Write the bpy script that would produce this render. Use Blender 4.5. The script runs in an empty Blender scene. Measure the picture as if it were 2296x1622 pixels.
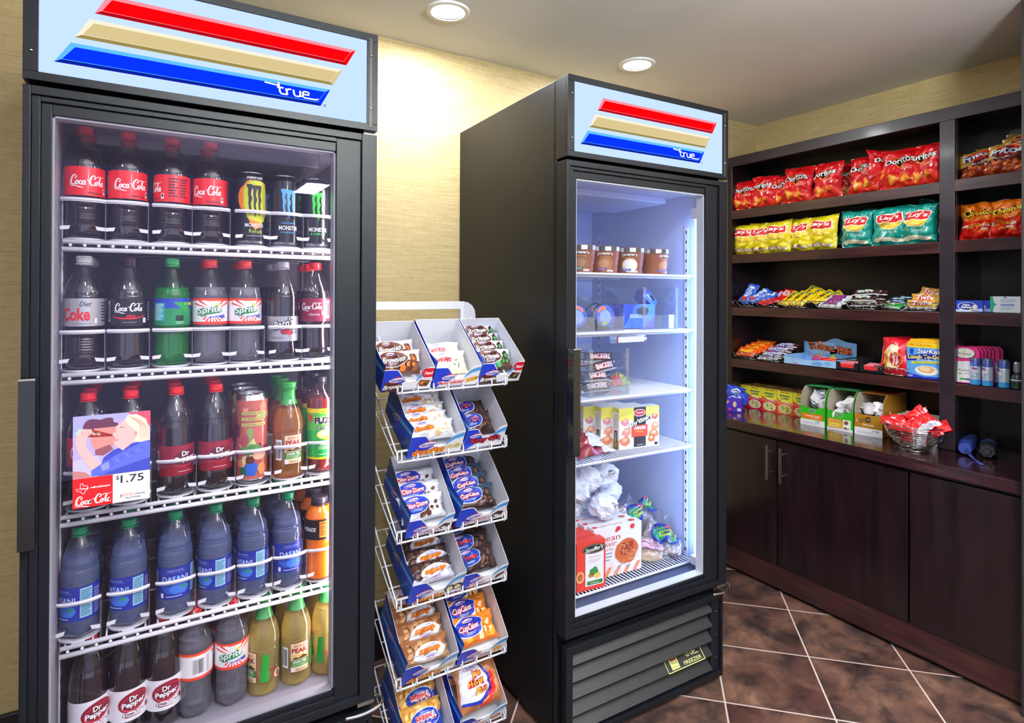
import bpy, math, random
from mathutils import Vector, Matrix, noise
from mathutils.geometry import tessellate_polygon
PI = math.pi
sc = bpy.context.scene
col = sc.collection
R = math.radians

# ------------------------------------------------------------ camera, world, exposure
CAM = Vector((0.2091, -1.4221, 1.355)); YAW, PIT, ROL, FPX, PY = 0.5508, 0.004, 0.0037, 1315.06, 653.35
fw = Vector((math.sin(YAW)*math.cos(PIT), math.cos(YAW)*math.cos(PIT), math.sin(PIT)))
rt = Vector((math.cos(YAW), -math.sin(YAW), 0)); up = rt.cross(fw)
cr = rt*math.cos(ROL) + up*math.sin(ROL); cu = -rt*math.sin(ROL) + up*math.cos(ROL)
cam = bpy.data.objects.new('camera', bpy.data.cameras.new('camera')); col.objects.link(cam)
cam.matrix_world = Matrix(((cr.x, cu.x, -fw.x, CAM.x), (cr.y, cu.y, -fw.y, CAM.y), (cr.z, cu.z, -fw.z, CAM.z), (0, 0, 0, 1)))
cam.data.sensor_width = 36; cam.data.lens = FPX/2296*36; cam.data.shift_y = -(811-PY)/2296
cam.data.clip_start = 0.02
sc.camera = cam
sc.view_settings.view_transform = 'Standard'; sc.view_settings.look = 'None'
sc.view_settings.gamma = 1.0; sc.view_settings.exposure = 0.35; sc.view_settings.use_curve_mapping = False
w = bpy.data.worlds.new('world'); sc.world = w; w.use_nodes = True
w.node_tree.nodes['Background'].inputs[0].default_value = (.74, .81, 1, 1)
w.node_tree.nodes['Background'].inputs[1].default_value = .95
cy = sc.cycles
cy.use_denoising = True; cy.max_bounces = 9; cy.diffuse_bounces = 4; cy.glossy_bounces = 4
cy.transmission_bounces = 8; cy.transparent_max_bounces = 14; cy.caustics_reflective = False; cy.caustics_refractive = False
cy.sample_clamp_indirect = 4; cy.blur_glossy = .6
ZC = 2.313

def area(name, loc, rot, sx, sy, e, c=(1, 1, 1), spread=None):
    l = bpy.data.lights.new(name, 'AREA'); l.shape = 'RECTANGLE'; l.size = sx; l.size_y = sy; l.energy = e; l.color = c
    if spread: l.spread = spread
    o = bpy.data.objects.new(name, l); o.location = loc; o.rotation_euler = rot; col.objects.link(o); return o
WARM = (1, .93, .82); COOL = (.93, .96, 1)
CANS = [(1.06, .385, 15), (1.926, .385, 15), (.35, -1.1, 15), (2.1, -1.15, 15), (2.85, -1.5, 12), (-.7, -1.1, 8), (1.2, -1.9, 15), (2.3, -2.3, 15)]
for x, y, e in CANS:
    l = bpy.data.lights.new('can_light_lamp', 'AREA'); l.shape = 'DISK'; l.size = .11; l.energy = e*.75; l.color = COOL
    o = bpy.data.objects.new('can_light_lamp', l); o.location = (x, y, ZC-.012); col.objects.link(o)
# unseen fixture behind the camera, hung low; its uplight is added to brighten the ceiling
PANELS = [(.97, -1.95, 1.98)]
for x, y, ZH in PANELS:
    area('ceiling_panel_lamp', (x, y, ZH-.04), (0, 0, 0), .12, .36, 14, (.95, .97, 1))
    area("added_ceiling_uplight", (x, y, ZH+.03), (PI, 0, 0), .12, .36, 300, (.93, 1, .98))

# ------------------------------------------------------------ materials
def lin(c): return c/12.92 if c <= .04045 else ((c+.055)/1.055)**2.4
def rgb(h): return tuple(lin(int(h[i:i+2], 16)/255) for i in (0, 2, 4)) + (1,)
_m = {}
def M(h, r=.45, metal=0, emit=0, coat=0, name=None, alpha=None):
    k = (h, r, metal, emit, coat, alpha)
    if k in _m: return _m[k]
    m = bpy.data.materials.new(name or 'paint_'+h); m.use_nodes = True
    b = m.node_tree.nodes['Principled BSDF']
    b.inputs['Base Color'].default_value = rgb(h); b.inputs['Roughness'].default_value = r; b.inputs['Metallic'].default_value = metal
    b.inputs['Coat Weight'].default_value = coat; b.inputs['Coat Roughness'].default_value = .08
    if emit:
        b.inputs['Base Color'].default_value = (0, 0, 0, 1); b.inputs['Specular IOR Level'].default_value = 0
        b.inputs['Emission Color'].default_value = rgb(h); b.inputs['Emission Strength'].default_value = emit
    if alpha is not None: b.inputs['Alpha'].default_value = alpha
    _m[k] = m; return m
def nodes(m): return m.node_tree.nodes, m.node_tree.links
def noisy(name, c1, c2, r=.6, scale=(1, 1, 1), detail=6, bump=0, lo=.35, hi=.65, coat=0, metal=0, nscale=5, rough2=None):
    m = bpy.data.materials.new(name); m.use_nodes = True; n, l = nodes(m); b = n['Principled BSDF']
    tc = n.new('ShaderNodeTexCoord'); mp = n.new('ShaderNodeMapping'); mp.inputs['Scale'].default_value = scale
    no = n.new('ShaderNodeTexNoise'); no.inputs['Scale'].default_value = nscale; no.inputs['Detail'].default_value = detail
    cr_ = n.new('ShaderNodeValToRGB'); cr_.color_ramp.elements[0].position = lo; cr_.color_ramp.elements[1].position = hi
    cr_.color_ramp.elements[0].color = rgb(c1); cr_.color_ramp.elements[1].color = rgb(c2)
    l.new(tc.outputs['Object'], mp.inputs[0]); l.new(mp.outputs[0], no.inputs[0]); l.new(no.outputs[0], cr_.inputs[0]); l.new(cr_.outputs[0], b.inputs['Base Color'])
    b.inputs['Roughness'].default_value = r; b.inputs['Coat Weight'].default_value = coat; b.inputs['Metallic'].default_value = metal
    b.inputs['Coat Roughness'].default_value = .12
    if bump:
        bp = n.new('ShaderNodeBump'); bp.inputs['Strength'].default_value = bump; bp.inputs['Distance'].default_value = .002
        l.new(no.outputs[0], bp.inputs['Height']); l.new(bp.outputs[0], b.inputs['Normal'])
    return m
def clear(name, tint=(1, 1, 1), refl=1.0, base=.02, gloss_col=(1, 1, 1), rough=.02, haze=0):
    """thin clear sheet: transparent with fresnel gloss, optionally a little milky"""
    m = bpy.data.materials.new(name); m.use_nodes = True; n, l = nodes(m); n.remove(n['Principled BSDF'])
    out = n['Material Output']; t = n.new('ShaderNodeBsdfTransparent'); t.inputs[0].default_value = (*tint, 1)
    g = n.new('ShaderNodeBsdfGlossy'); g.inputs[0].default_value = (*gloss_col, 1); g.inputs['Roughness'].default_value = rough
    lw = n.new('ShaderNodeLayerWeight'); lw.inputs[0].default_value = .5
    pw = n.new('ShaderNodeMath'); pw.operation = 'POWER'; pw.inputs[1].default_value = 4.5; l.new(lw.outputs['Facing'], pw.inputs[0])
    f = n.new('ShaderNodeMath'); f.operation = 'MULTIPLY_ADD'; f.inputs[1].default_value = .9; f.inputs[2].default_value = .035; l.new(pw.outputs[0], f.inputs[0])
    ma = n.new('ShaderNodeMath'); ma.operation = 'MULTIPLY_ADD'; ma.inputs[1].default_value = refl; ma.inputs[2].default_value = base; ma.use_clamp = True
    mx = n.new('ShaderNodeMixShader'); l.new(f.outputs[0], ma.inputs[0]); l.new(ma.outputs[0], mx.inputs[0])
    src = t
    if haze:
        d = n.new('ShaderNodeBsdfDiffuse'); d.inputs[0].default_value = (.9, .92, .95, 1)
        m2 = n.new('ShaderNodeMixShader'); m2.inputs[0].default_value = haze
        l.new(t.outputs[0], m2.inputs[1]); l.new(d.outputs[0], m2.inputs[2]); src = m2
    l.new(src.outputs[0], mx.inputs[1]); l.new(g.outputs[0], mx.inputs[2]); l.new(mx.outputs[0], out.inputs[0]); return m
def liquid(name, h, body, amt, ior=1.33, refract=True):
    """a clear drink: refraction (or plain tinted passage) with some scattering in its own colour"""
    m = bpy.data.materials.new(name); m.use_nodes = True; n, l = nodes(m); b = n['Principled BSDF']; out = n['Material Output']
    if refract: b.inputs['Base Color'].default_value = rgb(h); b.inputs['Roughness'].default_value = .01; b.inputs['Transmission Weight'].default_value = 1; b.inputs['IOR'].default_value = ior; src = b
    else: n.remove(b); src = n.new('ShaderNodeBsdfTransparent'); src.inputs[0].default_value = rgb(h)
    d = n.new('ShaderNodeBsdfDiffuse'); d.inputs[0].default_value = rgb(body); t = n.new('ShaderNodeBsdfTranslucent'); t.inputs[0].default_value = rgb(body)
    ad = n.new('ShaderNodeMixShader'); ad.inputs[0].default_value = .5; l.new(d.outputs[0], ad.inputs[1]); l.new(t.outputs[0], ad.inputs[2])
    mx = n.new('ShaderNodeMixShader'); mx.inputs[0].default_value = amt; l.new(src.outputs[0], mx.inputs[1]); l.new(ad.outputs[0], mx.inputs[2]); l.new(mx.outputs[0], out.inputs[0])
    return m

WALLP = bpy.data.materials.new('grasscloth_wallpaper'); WALLP.use_nodes = True
def _wallp():
    n, l = nodes(WALLP); b = n['Principled BSDF']; tc = n.new('ShaderNodeTexCoord'); mp = n.new('ShaderNodeMapping'); mp.inputs['Scale'].default_value = (7, 7, 420)
    no = n.new('ShaderNodeTexNoise'); no.inputs['Scale'].default_value = 1; no.inputs['Detail'].default_value = 4
    n2 = n.new('ShaderNodeTexNoise'); n2.inputs['Scale'].default_value = 60
    ad = n.new('ShaderNodeMath'); ad.operation = 'MULTIPLY_ADD'; ad.inputs[1].default_value = .25
    c = n.new('ShaderNodeValToRGB'); c.color_ramp.elements[0].position = .4; c.color_ramp.elements[1].position = .8
    c.color_ramp.elements[0].color = rgb('b39a68'); c.color_ramp.elements[1].color = rgb('d4c08e')
    l.new(tc.outputs['Object'], mp.inputs[0]); l.new(mp.outputs[0], no.inputs[0]); l.new(tc.outputs['Object'], n2.inputs[0])
    l.new(n2.outputs[0], ad.inputs[0]); l.new(no.outputs[0], ad.inputs[2]); l.new(ad.outputs[0], c.inputs[0]); l.new(c.outputs[0], b.inputs['Base Color'])
    b.inputs['Roughness'].default_value = .6
    bp = n.new('ShaderNodeBump'); bp.inputs['Strength'].default_value = .25; bp.inputs['Distance'].default_value = .001
    l.new(no.outputs[0], bp.inputs['Height']); l.new(bp.outputs[0], b.inputs['Normal'])
_wallp()
TILE = bpy.data.materials.new('slate_floor_tile'); TILE.use_nodes = True
def _tile():
    n, l = nodes(TILE); b = n['Principled BSDF']; tc = n.new('ShaderNodeTexCoord'); mp = n.new('ShaderNodeMapping')
    # 0.333 m tiles laid diagonally, a grout crossing at (2.31,-.131)
    mp.vector_type = 'TEXTURE'; mp.inputs['Location'].default_value = (2.31, -.131, 0); mp.inputs['Rotation'].default_value = (0, 0, R(45)); mp.inputs['Scale'].default_value = (.334, .334, .334)
    l.new(tc.outputs['Object'], mp.inputs[0]); sp = n.new('ShaderNodeSeparateXYZ'); l.new(mp.outputs[0], sp.inputs[0])
    def grid(o):
        a = n.new('ShaderNodeMath'); a.operation = 'PINGPONG'; a.inputs[1].default_value = .5; l.new(o, a.inputs[0])
        c = n.new('ShaderNodeMath'); c.operation = 'LESS_THAN'; c.inputs[1].default_value = .0085; l.new(a.outputs[0], c.inputs[0]); return c
    gx, gy = grid(sp.outputs[0]), grid(sp.outputs[1]); mx = n.new('ShaderNodeMath'); mx.operation = 'MAXIMUM'; l.new(gx.outputs[0], mx.inputs[0]); l.new(gy.outputs[0], mx.inputs[1])
    fl = n.new('ShaderNodeVectorMath'); fl.operation = 'FLOOR'; l.new(mp.outputs[0], fl.inputs[0])
    wn = n.new('ShaderNodeTexWhiteNoise'); l.new(fl.outputs[0], wn.inputs[0])
    ad = n.new('ShaderNodeVectorMath'); ad.operation = 'MULTIPLY_ADD'; ad.inputs[1].default_value = (9, 9, 9); l.new(wn.outputs['Color'], ad.inputs[0]); l.new(tc.outputs['Object'], ad.inputs[2])
    n1 = n.new('ShaderNodeTexNoise'); n1.inputs['Scale'].default_value = 8; n1.inputs['Detail'].default_value = 12; n1.inputs['Roughness'].default_value = .68; l.new(ad.outputs[0], n1.inputs[0])
    n1.inputs['Distortion'].default_value = .3
    r1 = n.new('ShaderNodeValToRGB'); e = r1.color_ramp.elements; e[0].position = .34; e[0].color = rgb('2a201e'); e[1].position = .68; e[1].color = rgb('8a6c60')
    for p, h in ((.44, '463430'), (.5, '5e443c'), (.57, '6e4e40')): q = e.new(p); q.color = rgb(h)
    l.new(n1.outputs[0], r1.inputs[0])
    n3 = n.new('ShaderNodeTexNoise'); n3.inputs['Scale'].default_value = 3; n3.inputs['Detail'].default_value = 5; l.new(ad.outputs[0], n3.inputs[0])
    r3 = n.new('ShaderNodeValToRGB'); r3.color_ramp.elements[0].position = .42; r3.color_ramp.elements[1].position = .62; r3.color_ramp.elements[0].color = (0, 0, 0, 1)
    l.new(n3.outputs[0], r3.inputs[0]); mm = n.new('ShaderNodeMixRGB'); mm.blend_type = 'MULTIPLY'; mm.inputs[2].default_value = rgb('b8a8b4')
    l.new(r3.outputs[0], mm.inputs[0]); l.new(r1.outputs[0], mm.inputs[1])
    m2 = n.new('ShaderNodeMixRGB'); m2.inputs[2].default_value = rgb('d6c2bb'); l.new(mx.outputs[0], m2.inputs[0]); l.new(mm.outputs[0], m2.inputs[1]); l.new(m2.outputs[0], b.inputs['Base Color'])
    b.inputs['Roughness'].default_value = .42
    bp = n.new('ShaderNodeBump'); bp.inputs['Strength'].default_value = .3; bp.inputs['Distance'].default_value = .003
    sb = n.new('ShaderNodeMath'); sb.operation = 'SUBTRACT'; l.new(n1.outputs[0], sb.inputs[0]); l.new(mx.outputs[0], sb.inputs[1]); l.new(sb.outputs[0], bp.inputs['Height']); l.new(bp.outputs[0], b.inputs['Normal'])
_tile()
PLASTER = noisy('ceiling_paint', 'e4e3e0', 'e9e8e6', .8, nscale=3)
BLK = noisy('black_powdercoat', '0c0e14', '12141b', .38, nscale=300, bump=.05)
BLKG = M('101114', .22, coat=.5)
BLKM = noisy('black_painted_side', '0d0e12', '131418', .4, nscale=260, bump=.08)
for m_ in (BLK, BLKM): m_.node_tree.nodes['Principled BSDF'].inputs['Specular IOR Level'].default_value = .22
WOOD = noisy('espresso_stained_maple', '0e080b', '241419', .28, scale=(9, 9, 1.2), nscale=3, detail=8, coat=.25, lo=.3, hi=.75)
WOODH = noisy('espresso_shelf_edge', '201013', '4a2926', .3, scale=(8, 1.2, 12), nscale=4, detail=8, coat=.25, lo=.3, hi=.75)
WOODF = noisy('espresso_face_frame', '150f17', '2b1f2a', .4, scale=(8, 2, 3), nscale=3, detail=8, coat=.05, lo=.3, hi=.75)  # same espresso wood; bluish tone puts reflected blue light into the colour
WOODB = M('171012', .35, name='dark_back_panel')
WHT = M('eeeef2', .35); WIRE = M('f0eff4', .3, coat=.3); CHR = M('c8c8cc', .12, 1, name='chrome'); STEEL = M('b9b6ae', .3, 1, name='brushed_steel')
LINER = M('908d98', .5); LINERF = M('ccd8f4', .5)  # LINER: white liner, greyed to put the dim interior light into its colour
GLASS1 = clear('cooler_door_glass', (.97, .96, .985), .62, .0, (.68, .58, 1.0), .01, haze=.003)
GLASS2 = clear('freezer_door_glass', (.97, .98, 1), .6, .0, (.85, .9, 1), .01, haze=.003)
PET = clear('clear_bottle_plastic', (.97, .98, .99), .8, .03, (1, 1, 1), .05)
FILM = clear('clear_wrapper_film', (.95, .95, .96), 1.3, .06, (1, 1, 1), .12, haze=.05)
ACRY = clear('clear_acrylic', (.9, .94, .98), 1.2, .05, (1, 1, 1), .05, haze=.05)
MILK = clear('milky_plastic', (.9, .9, .92), .8, .04, (1, 1, 1), .2, haze=.55)

# ------------------------------------------------------------ mesh builder
def catmull(P_, n=6, closed=False):
    P_ = [Vector(p) for p in P_]; out = []; N = len(P_)
    rng = range(N if closed else N-1)
    for i in rng:
        g = (lambda k: P_[k % N]) if closed else (lambda k: P_[max(0, min(N-1, k))])
        a, b, c, d = g(i-1), g(i), g(i+1), g(i+2)
        for k in range(n):
            t = k/n; out.append(.5*((2*b)+(-a+c)*t+(2*a-5*b+4*c-d)*t*t+(-a+3*b-3*c+d)*t**3))
    if not closed: out.append(P_[-1])
    return out
class MB:
    def __init__(s): s.v = []; s.f = []; s.m = []; s.s = []; s.sl = []; s.T = None
    def mi(s, m):
        if m not in s.sl: s.sl.append(m)
        return s.sl.index(m)
    def add(s, vs, fs, m, smooth=False):
        o = len(s.v); k = s.mi(m)
        s.v += [tuple(s.T @ Vector(p)) if s.T else tuple(p) for p in vs]
        for f in fs: s.f.append(tuple(i+o for i in f)); s.m.append(k); s.s.append(smooth)
        return s
    def box(s, x0, x1, y0, y1, z0, z1, m):
        return s.add([(x0, y0, z0), (x1, y0, z0), (x1, y1, z0), (x0, y1, z0), (x0, y0, z1), (x1, y0, z1), (x1, y1, z1), (x0, y1, z1)],
                     [(0, 3, 2, 1), (4, 5, 6, 7), (0, 1, 5, 4), (1, 2, 6, 5), (2, 3, 7, 6), (3, 0, 4, 7)], m)
    def tube(s, P_, r, m, n=8, closed=False, caps=True, flat=1):
        P_ = [Vector(p) for p in P_]; N = len(P_); vs = []; fs = []; u = None
        for i, p in enumerate(P_):
            if closed: t = P_[(i+1) % N]-P_[i-1]
            else: t = P_[min(i+1, N-1)]-P_[max(i-1, 0)]
            t.normalize()
            if u is None:
                u = Vector((0, 0, 1)) if abs(t.z) < .9 else Vector((1, 0, 0))
            u = (u-t*u.dot(t)); u.normalize(); b = t.cross(u)
            rr = r[i] if isinstance(r, (list, tuple)) else r
            for k in range(n):
                a = 2*PI*k/n; vs.append(p+u*math.cos(a)*rr*flat+b*math.sin(a)*rr)
        for i in range(N if closed else N-1):
            j = (i+1) % N
            for k in range(n): q = (k+1) % n; fs.append((i*n+k, i*n+q, j*n+q, j*n+k))
        if caps and not closed: fs += [tuple(range(n))[::-1], tuple((N-1)*n+k for k in range(n))]
        return s.add(vs, fs, m, n > 4)
    def lathe(s, prof, m, n=28, c=(0, 0, 0), mod=None, mats=None, caps=True):
        vs = []; N = len(prof)
        for r, z in prof:
            for k in range(n):
                a = 2*PI*k/n; q = r*(mod(z, a) if mod else 1); vs.append((c[0]+q*math.cos(a), c[1]+q*math.sin(a), c[2]+z))
        for i in range(N-1):
            s.add(vs[i*n:(i+2)*n], [(k, (k+1) % n, n+(k+1) % n, n+k) for k in range(n)], mats[i] if mats else m, True)
        if caps:
            if prof[0][0] > 1e-5: s.add(vs[:n], [tuple(range(n))[::-1]], mats[0] if mats else m)
            if prof[-1][0] > 1e-5: s.add(vs[-n:], [tuple(range(n))], mats[-1] if mats else m)
        return s
    def prism(s, P2, y0, y1, m):  # outline in xz, thickness along y
        n = len(P2); vs = [(x, y0, z) for x, z in P2]+[(x, y1, z) for x, z in P2]
        t = tessellate_polygon([[Vector((x, z, 0)) for x, z in P2]])
        s.add(vs, [tuple(a) for a in t]+[tuple(i+n for i in a[::-1]) for a in t]+[(i, (i+1) % n, n+(i+1) % n, n+i) for i in range(n)], m); return s
    def surf(s, fn, nu, nv, m, smooth=True, wrap=False, tri=False):
        vs = [fn(i/nu, j/nv) for j in range(nv+1) for i in range(nu+(0 if wrap else 1))]; W_ = nu if wrap else nu+1
        fs = [(j*W_+i, j*W_+(i+1) % W_, (j+1)*W_+(i+1) % W_, (j+1)*W_+i) for j in range(nv) for i in range(nu)]
        if tri: fs = [t for a, b, c, d in fs for t in ((a, b, c), (a, c, d))]
        return s.add(vs, fs, m, smooth)
    def blob(s, c, r, m, seed=0, amp=.15, n=14, fr=2.5):  # bumpy ellipsoid
        vs = []; N = n//2+1
        for j in range(N):
            for i in range(n):
                a = 2*PI*i/n; b = PI*j/(N-1); d = Vector((math.cos(a)*math.sin(b), math.sin(a)*math.sin(b), math.cos(b)))
                k = 1+amp*noise.noise(d*fr+Vector((seed*7.3, seed*1.7, seed)))
                vs.append((c[0]+d.x*r[0]*k, c[1]+d.y*r[1]*k, c[2]+d.z*r[2]*k))
        return s.add(vs, [(j*n+i, j*n+(i+1) % n, (j+1)*n+(i+1) % n, (j+1)*n+i) for j in range(N-1) for i in range(n)], m, True)
    def art(s, A, fn, maxlen=.02, step=.0004):
        for vs, fs, m, l in A.items:
            vs, fs = subdiv(vs, fs, maxlen)
            s.add([fn(x, y, (l+1)*step) for x, y in vs], fs, m, True)
        return s
    def build(s, name, parent=None, loc=None, rot=None, bevel=0):
        me = bpy.data.meshes.new(name); me.from_pydata(s.v, [], s.f)
        for m in s.sl: me.materials.append(m)
        me.polygons.foreach_set('material_index', s.m); me.polygons.foreach_set('use_smooth', s.s); me.update()
        o = bpy.data.objects.new(name, me); col.objects.link(o); o.parent = parent
        if loc: o.location = loc
        if rot: o.rotation_euler = rot
        if bevel:
            b = o.modifiers.new('soft edges', 'BEVEL'); b.width = bevel; b.segments = 2; b.limit_method = 'ANGLE'; b.angle_limit = R(40)
        return o
def subdiv(vs, fs, L):
    vs = [tuple(v) for v in vs]; tr = []
    for f in fs:
        for k in range(1, len(f)-1): tr.append((f[0], f[k], f[k+1]))
    out = []; mid = {}
    while tr:
        t = tr.pop(); best = 0; bi = 0
        for i in range(3):
            a, b = vs[t[i]], vs[t[(i+1) % 3]]; d = (a[0]-b[0])**2+(a[1]-b[1])**2
            if d > best: best = d; bi = i
        if best <= L*L: out.append(t); continue
        a, b, c = t[bi], t[(bi+1) % 3], t[(bi+2) % 3]; k = (min(a, b), max(a, b))
        if k not in mid: vs.append(((vs[a][0]+vs[b][0])/2, (vs[a][1]+vs[b][1])/2)); mid[k] = len(vs)-1
        q = mid[k]; tr += [(a, q, c), (q, b, c)]
    return vs, out
_t = {}
def text_mesh(t, shear, bold):
    k = (t, shear, bold)
    if k not in _t:
        c = bpy.data.curves.new('lettering', 'FONT'); c.body = t; c.shear = shear; c.offset = bold; c.resolution_u = 3; c.size = 1
        o = bpy.data.objects.new('lettering', c); me = bpy.data.meshes.new_from_object(o)
        v = [(p.co.x, p.co.y) for p in me.vertices]; f = [tuple(p.vertices) for p in me.polygons]
        bpy.data.objects.remove(o); bpy.data.curves.remove(c); bpy.data.meshes.remove(me)
        xs = [a for a, b in v] or [0]; ys = [b for a, b in v] or [0]; _t[k] = (v, f, min(xs), max(xs), min(ys), max(ys))
    return _t[k]
class Art:
    def __init__(s): s.items = []
    def add(s, vs, fs, m, l=0): s.items.append((vs, fs, M(m) if isinstance(m, str) else m, l)); return s
    def poly(s, P_, m, l=0):
        return s.add(P_, [tuple(a) for a in tessellate_polygon([[Vector((x, y, 0)) for x, y in P_]])], m, l)
    def rect(s, x0, y0, x1, y1, m, l=0): return s.add([(x0, y0), (x1, y0), (x1, y1), (x0, y1)], [(0, 1, 2, 3)], m, l)
    def ell(s, cx, cy, rx, ry, m, l=0, n=20, rot=0):
        c_, s_ = math.cos(rot), math.sin(rot)
        P_ = [(rx*math.cos(2*PI*k/n), ry*math.sin(2*PI*k/n)) for k in range(n)]
        return s.add([(cx, cy)]+[(cx+c_*x-s_*y, cy+s_*x+c_*y) for x, y in P_], [(0, k+1, (k+1) % n+1) for k in range(n)], m, l)
    def blot(s, cx, cy, rx, ry, m, l=0, seed=1, n=12, amp=.35):
        P_ = []
        for k in range(n):
            a = 2*PI*k/n; q = 1+amp*noise.noise(Vector((math.cos(a)*1.3+seed*3.1, math.sin(a)*1.3, seed))); P_.append((cx+rx*q*math.cos(a), cy+ry*q*math.sin(a)))
        return s.add([(cx, cy)]+P_, [(0, k+1, (k+1) % n+1) for k in range(n)], m, l)
    def stroke(s, P_, wd, m, l=0, sm=0):
        P_ = [(p[0], p[1], p[2] if len(p) > 2 else 1) for p in P_]
        if sm: P_ = [tuple(p) for p in catmull(P_, sm)]
        vs = []; N = len(P_)
        for i in range(N):
            a, b = P_[max(i-1, 0)], P_[min(i+1, N-1)]; dx, dy = b[0]-a[0], b[1]-a[1]; d = math.hypot(dx, dy) or 1; h = wd/2*P_[i][2]
            vs += [(P_[i][0]-dy/d*h, P_[i][1]+dx/d*h), (P_[i][0]+dy/d*h, P_[i][1]-dx/d*h)]
        return s.add(vs, [(2*i, 2*i+1, 2*i+3, 2*i+2) for i in range(N-1)], m, l)
    def text(s, t, cx, cy, w_, h_, m, l=1, shear=0, bold=0, rot=0, arc=0):
        v, f, x0, x1, y0, y1 = text_mesh(t, shear, bold); sx = w_/max(x1-x0, 1e-6); sy = h_/max(y1-y0, 1e-6); c_, s_ = math.cos(rot), math.sin(rot); o = []
        for a, b in v:
            x = (a-(x0+x1)/2)*sx; y = (b-(y0+y1)/2)*sy+arc*(1-(2*((a-x0)/(x1-x0))-1)**2)
            o.append((cx+c_*x-s_*y, cy+s_*x+c_*y))
        return s.add(o, f, m, l)
    def out_text(s, t, cx, cy, w_, h_, m, mo, l=1, shear=0, bold=.02, ob=.09, rot=0, arc=0):
        k = ob*h_*.9
        s.text(t, cx, cy, w_+k, h_+k, mo, l, shear, ob+bold, rot, arc); return s.text(t, cx, cy, w_, h_, m, l+1, shear, bold, rot, arc)
    def lines(s, x0, y0, x1, y1, n, m, l=1, th=.4):
        for i in range(n):
            y = y1-(i+.5)*(y1-y0)/n; d = (y1-y0)/n*th/2; s.rect(x0, y-d, x0+(x1-x0)*(1-.25*((i*7) % 3)/2), y+d, m, l)
        return s
    def bars(s, x0, y0, x1, y1, m='15151a', l=2, n=11, bg='f4f4f4'):
        s.rect(x0, y0, x1, y1, bg, l-1); rnd = random.Random(4); x = x0+(x1-x0)*.06; W_ = (x1-x0)*.88/n
        for i in range(n): s.rect(x, y0+(y1-y0)*.1, x+W_*(.3+.4*rnd.random()), y1-(y1-y0)*.1, m, l); x += W_
        return s
    def put(s, B, cx, cy, sx, sy=None, dl=0, rot=0):
        sy = sy or sx; c_, s_ = math.cos(rot), math.sin(rot)
        for vs, fs, m, l in B.items: s.items.append(([(cx+c_*x*sx-s_*y*sy, cy+s_*x*sx+c_*y*sy) for x, y in vs], fs, m, l+dl))
        return s

def tag(o, label=None, cat=None, group=None, kind=None):
    if label: o['label'] = label
    if cat: o['category'] = cat
    if group: o['group'] = group
    if kind: o['kind'] = kind
    return o
def empty(name, loc=(0, 0, 0), rot=(0, 0, 0)):
    o = bpy.data.objects.new(name, None); o.empty_display_size = .05; col.objects.link(o); o.location = loc; o.rotation_euler = rot; return o
def copy_tree(o, parent=None, loc=None, rot=None):
    c = o.copy(); col.objects.link(c); c.parent = parent
    if loc is not None: c.location = loc
    if rot is not None: c.rotation_euler = rot
    for ch in list(o.children): copy_tree(ch, c)
    return c
class Kind:
    """one prototype of a repeated thing; the first use moves it, later uses copy it"""
    def __init__(s, make): s.make = make; s.o = None
    def at(s, loc, rot, label, cat, group=None, scale=None):
        if s.o is None: s.o = s.make(); o = s.o
        else:
            o = copy_tree(s.o)
            if 'group' in o.keys(): del o['group']
        o.rotation_mode = 'YXZ'; o.location = loc; o.rotation_euler = rot
        if scale: o.scale = scale
        return tag(o, label, cat, group)
ORD = ['leftmost', 'second', 'third', 'fourth', 'fifth', 'sixth', 'seventh', 'eighth', 'ninth', 'tenth', 'eleventh', 'twelfth', 'thirteenth']

# ------------------------------------------------------------ hand drawn logos
def script_coke():
    A = Art(); m = 'ffffff'
    def S(P_, wd=.1): A.stroke(P_, wd, m, 0, 5)
    def o(cx): A.stroke([(cx+.11*math.cos(t)+.06*math.sin(t), .02+.17*math.sin(t), .8+.5*abs(math.cos(t))) for t in [2*PI*k/14 for k in range(15)]], .095, m)
    def C(cx, k=1):
        S([(cx+.34*k, .62*k, .5), (cx+.2*k, .66*k, 1), (cx+.02*k, .5*k, 1.4), (cx-.1*k, .15*k, 1.7), (cx-.02*k, -.12, 1.3), (cx+.16*k, -.16, .9), (cx+.3*k, -.02, .5)])
        S([(cx+.34*k, .62*k, .6), (cx+.38*k, .5*k, 1), (cx+.3*k, .38*k, .8), (cx+.22*k, .45*k, .5)])
    def a(cx): o(cx); S([(cx+.15, .2, .6), (cx+.09, 0, 1.2), (cx+.11, -.13, 1), (cx+.2, -.08, .4)])
    C(0); o(.42); S([(.86, .13, .8), (.76, .2, .8), (.66, .1, 1.2), (.64, -.06, 1.1), (.74, -.14, .9), (.86, -.04, .4)]); a(1.0)
    S([(1.24, .26), (1.42, .3)], .06)
    C(1.62, 1.05); o(2.08); S([(2.3, .0, .7), (2.42, .5, .9), (2.5, .62, .7), (2.5, .45, .8), (2.38, .1, 1.2), (2.38, -.12, 1), (2.48, -.1, .4)]); a(2.66)
    S([(-.08, .05, .6), (-.2, -.12, 1), (-.05, -.3, .8), (.3, -.28, 1.2), (.7, -.38, 1.6), (1.0, -.4, .3)], .06)
    S([(1.9, .62, .5), (2.1, .56, 1), (2.3, .66, 1.3), (2.7, .62, .8), (2.95, .74, .3)], .05)
    return A
COKE = script_coke()
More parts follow.
